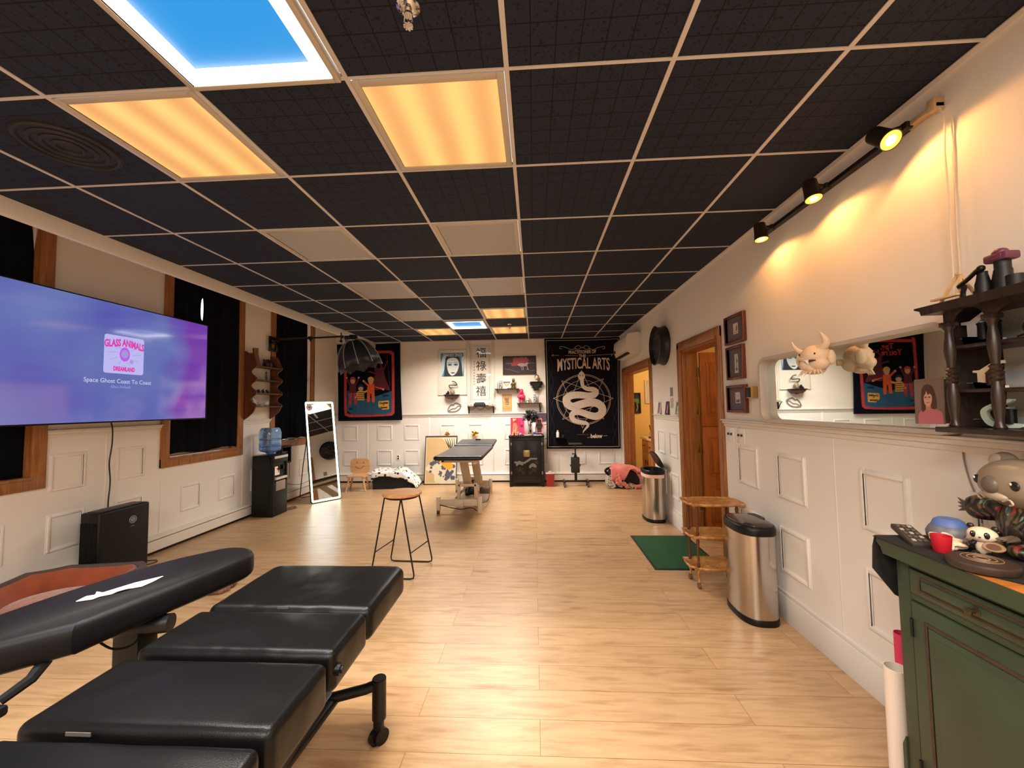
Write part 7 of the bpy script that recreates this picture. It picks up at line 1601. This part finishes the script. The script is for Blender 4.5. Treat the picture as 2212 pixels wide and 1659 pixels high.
# ================================================================== WOODEN SERVING CART
GWD = mat_wood('golden_cart_wood', (150, 98, 46), (200, 146, 84), 4, (6, 6, 1), .35); DKW = mat('cart_rod_wood', (92, 48, 24), .4)
t = T('serving_cart', 'three-tier carved wooden serving cart with turned posts beside the trash can', 'cart', (1.385, 3.315, 0), 0)
def scal(hx_, hy_, amp=.008, n=96):
    o = []
    for k in range(n):
        a = 2*PI*k/n; c_, s_ = math.cos(a), math.sin(a); e = 2/8
        x = hx_*math.copysign(abs(c_)**e, c_); y = hy_*math.copysign(abs(s_)**e, s_); f_ = 1+amp*math.cos(8*a)/min(hx_, hy_)+.5*amp*math.cos(16*a)/min(hx_, hy_); o.append((x*f_, y*f_))
    return o
for z, s_, nm in ((.645, 1, 'top_tray'), (.40, .97, 'middle_shelf'), (.165, .97, 'bottom_shelf')):
    o = scal(.198*s_, .125*s_); m = loft(MB(), [(SC(o, .95), z-.022), (o, z-.016), (SC(o, 1.01), z-.004), (SC(o, .99), z), (SC(o, .95), z-.003), (SC(o, .93), z-.008), (SC(o, .3), z-.008)]); m.build(nm, GWD, t, ang=50)
for sx in (-1, 1):
    for sy in (-1, 1):
        x, y = sx*.150, sy*.088
        for z0, z1 in ((.16, .385), (.395, .63)):
            k = (z1-z0); m = MB(); m.lathe([(.009, z0), (.013, z0+.02), (.008, z0+.035), (.009, z0+k*.4), (.0085, z0+k*.6), (.013, z1-.03), (.009, z1-.015), (.011, z1)], c=(x, y, 0), n=16); m.build('post', DKW, t)
        m = MB(); m.tube([tuple(v) for v in cr([(x, y, .148), (x+sx*.008, y+sy*.008, .12), (x-sx*.004, y-sy*.004, .075), (x+sx*.0, y+sy*.0, .045)], 5)], .012, 10, rs=[.018, .018, .017, .016, .015, .0135, .012, .011, .010, .010, .009, .009, .009, .009, .009, .009]); lg = m.build('leg', GWD, t)
        m = MB(); m.cyl((x-.010, y, .022), (x+.010, y, .022), .022, n=18); m.cyl((x, y, .02), (x, y, .05), .006); m.build('caster', mat('brown_caster', (110, 74, 42), .5), lg)
# ================================================================== GREEN MAT
m = MB(); gx0, gx1, gy0, gy1 = 1.003, 1.593, 3.57, 4.468
m.box(gx0, gx1, gy0, gy1, 0.0005, .006, .002); mb2 = m.build('door_mat', mat('mat_edge_black', (16, 22, 18), .8)); tag(mb2, 'dark green doormat with black edge on the floor before the oak door', 'doormat')
m = MB(); m.box(gx0+.02, gx1-.02, gy0+.02, gy1-.02, .004, .009, .002); o = m.build('carpet_field', mat('mat_green', (18, 74, 36), .95, var=.3, scale=90, bump=.5, bscale=300), mb2)
# cat-shaped stain on the floor left of the bed

# ================================================================== SCALLOPED BROWN SHELF BETWEEN THE FAR WINDOWS
BS = mat_wood('red_brown_shelf', (78, 38, 20), (108, 58, 34), 4, (8, 8, 1), .45)
t = T('scalloped_shelf', 'red-brown wooden shelf with wavy sides on the left wall between the windows', 'shelf', (XL+.001, 5.395, 1.28), LW)
zs = (.18, .357, .54, .725)
def outl():
    o = [(0, .92), (-.05, .90), (-.075, .875), (-.10, .89), (-.13, .84), (-.15, .79)]
    for k in (3, 2, 1, 0):
        z = zs[k]; o += [(-.172, z+.025), (-.182, z+.0), (-.165, z-.03)]
        if k: o += [(-.128, z-.055), (-.108, z-.088), (-.128, z-.125)]
    return o+[(-.14, .10), (-.10, .065), (-.06, .03), (-.02, .008), (0, -.005)]
for sx, lb in ((-.275, 'n'), (.265, 'f')):
    m = MB(); c_ = cr(outl(), 4); m.prism(c_, sx-.009, sx+.009, 'x'); m.build('side_panel', BS, t)
for z in zs: m = MB(); m.box(-.268, .258, -.172, 0, z-.014, z, .003); m.build('shelf_board', BS, t)
def onsh(name, lb, cat, lx, k, mb, mt_, dy=-.08, rz=LW, group=None): return tag(mb.build(name, mt_), lb, cat, (XL+.001-dy, 5.395+lx, 1.28+zs[k]+.0006), rz, group)
m = MB(); m.lathe([(0, 0), (.045, 0), (.052, .03), (.046, .10), (.034, .17), (.036, .24), (.033, .24), (.030, .17), (0, .02)], n=24); onsh('wooden_vase', 'turned wooden vase at the near end on top of the scalloped shelf', 'vase', -.17, 3, m, mat_wood('vase_wood', (84, 48, 26), (140, 92, 48), 5, (30, 30, 1), .4))
t = T('dark_teapot', 'dark reddish teapot-like figure on top of the scalloped shelf', 'ornament', (XL+.08, 5.48, 1.28+zs[3]+.0006), LW)
m = MB(); m.lathe([(0, 0), (.05, 0), (.062, .03), (.06, .07), (.04, .10), (.018, .115), (.0, .12)], n=22); m.build('body', mat('oxblood', (44, 16, 16), .4), t); m = MB(); m.tube([(-.04, 0, .05), (-.075, 0, .08), (-.078, 0, .11)], .012, 8, rs=[.014, .011, .013]); m.build('spout', mat('oxblood', (44, 16, 16), .4), t)
m = MB(); m.cyl((0, 0, 0), (0, 0, .012), .02); m.tube([(0, 0, .01), (.0, 0, .05), (0, 0, .09)], .012, 8, rs=[.009, .016, .008]); m.ball((0, 0, .108), .018, 14, 10); onsh('slim_figurine', 'slim green-grey standing figurine on the second tier of the scalloped shelf', 'figurine', .06, 2, m, mat('verdigris', (92, 86, 72), .6))
def beast(mb, s_):
    mb.ball((0, 0, .026*s_), (.026*s_, .014*s_, .016*s_), 14, 8); mb.ball((-.024*s_, 0, .036*s_), (.012*s_, .010*s_, .012*s_), 10, 8)
    for x in (-.014, .016):
        for y in (-.007, .007): mb.cyl((x*s_, y*s_, .02*s_), (x*s_, y*s_, 0), .004*s_, n=8)
for k, x in enumerate((-.185, -.09, .0, .09)):
    m = MB(); beast(m, 1.15 if k in (0, 3) else 1.0)
    if k in (1, 2): m.cyl((0, 0, .03), (.0, 0, .055+.012*(k == 2)), .010, .005, n=8)
    onsh('carved_animal', ('leftmost', 'second from left', 'third from left', 'rightmost')[k]+' of the four tiny dark carved animals on the third tier', 'figurine', x, 1, m, mat('dark_carving', (34, 22, 18), .5), group='tiny dark carved animals on the scalloped shelf')
m = MB(); lump(m, (0, 0, .05), (.045, .035, .045), 4, .5); m.ball((-.03, -.01, .095), .016, 12, 8); m.ball((.03, 0, .03), (.03, .025, .03), 12, 8); m.v = [(x, y, max(0, z)) for x, y, z in m.v]
onsh('porcelain_dragon', 'blue and white porcelain figure at the near end of the lowest tier', 'figurine', -.185, 0, m, mat_pattern('delft', (206, 206, 214), (48, 58, 110), 34, .38))
m = MB(); m.ball((0, 0, .035), (.045, .03, .035), 18, 10); m.ball((.03, 0, .05), (.022, .02, .028), 12, 8); m.tube([tuple(v) for v in cr([(-.045, 0, .02), (-.06, 0, .05), (-.03, 0, .07)], 4)], .006, 6); m.v = [(x, y, max(0, z)) for x, y, z in m.v]
onsh('porcelain_elephant', 'small white and gold porcelain animal on the lowest tier', 'figurine', .06, 0, m, mat_pattern('white_gold', (216, 210, 196), (150, 122, 60), 40, .3))

# small plush toy on the floor
FUR = mat('brown_fur', (122, 86, 62), .95, var=.4, scale=60, bump=.8, bscale=160)
t = T('pet_toy', 'small worn brown plush toy on the floor between armrest and tattoo bed', 'toy', (-2.42, 3.12, 0), rad(30))
m = MB(); m.ball((0, .08, .045), (.045, .07, .045), 22, 14, squash=lambda p: p*(1+.3*pnoise(p*30))); m.v = [(x, y, max(0.0, z)) for x, y, z in m.v]; m.build('body', FUR, t)
m = MB(); m.ball((-.07, -.03, .03), (.08, .03, .03), 20, 12, squash=lambda p: p*(1+.3*pnoise(p*30))); m.v = [(x, y, max(0.0, z)) for x, y, z in m.v]; m.build('leg', FUR, t)
m = MB(); m.tube([(-.04, .06, .03), (-.10, .03, .006), (-.15, .0, .005)], .005, 6); m.build('string', mat('toy_string', (92, 58, 40), .9), t)

# thin power cord for the glowing mirror along the heater
cord('mirror_cord', 'thin dark cord running along the white heater behind the glowing mirror', [at(620, 1045, X=XL+.085), at(640, 1047, X=XL+.09), at(655, 1044, X=XL+.085), at(672, 1036, X=XL+.085)], .004, BLACK)
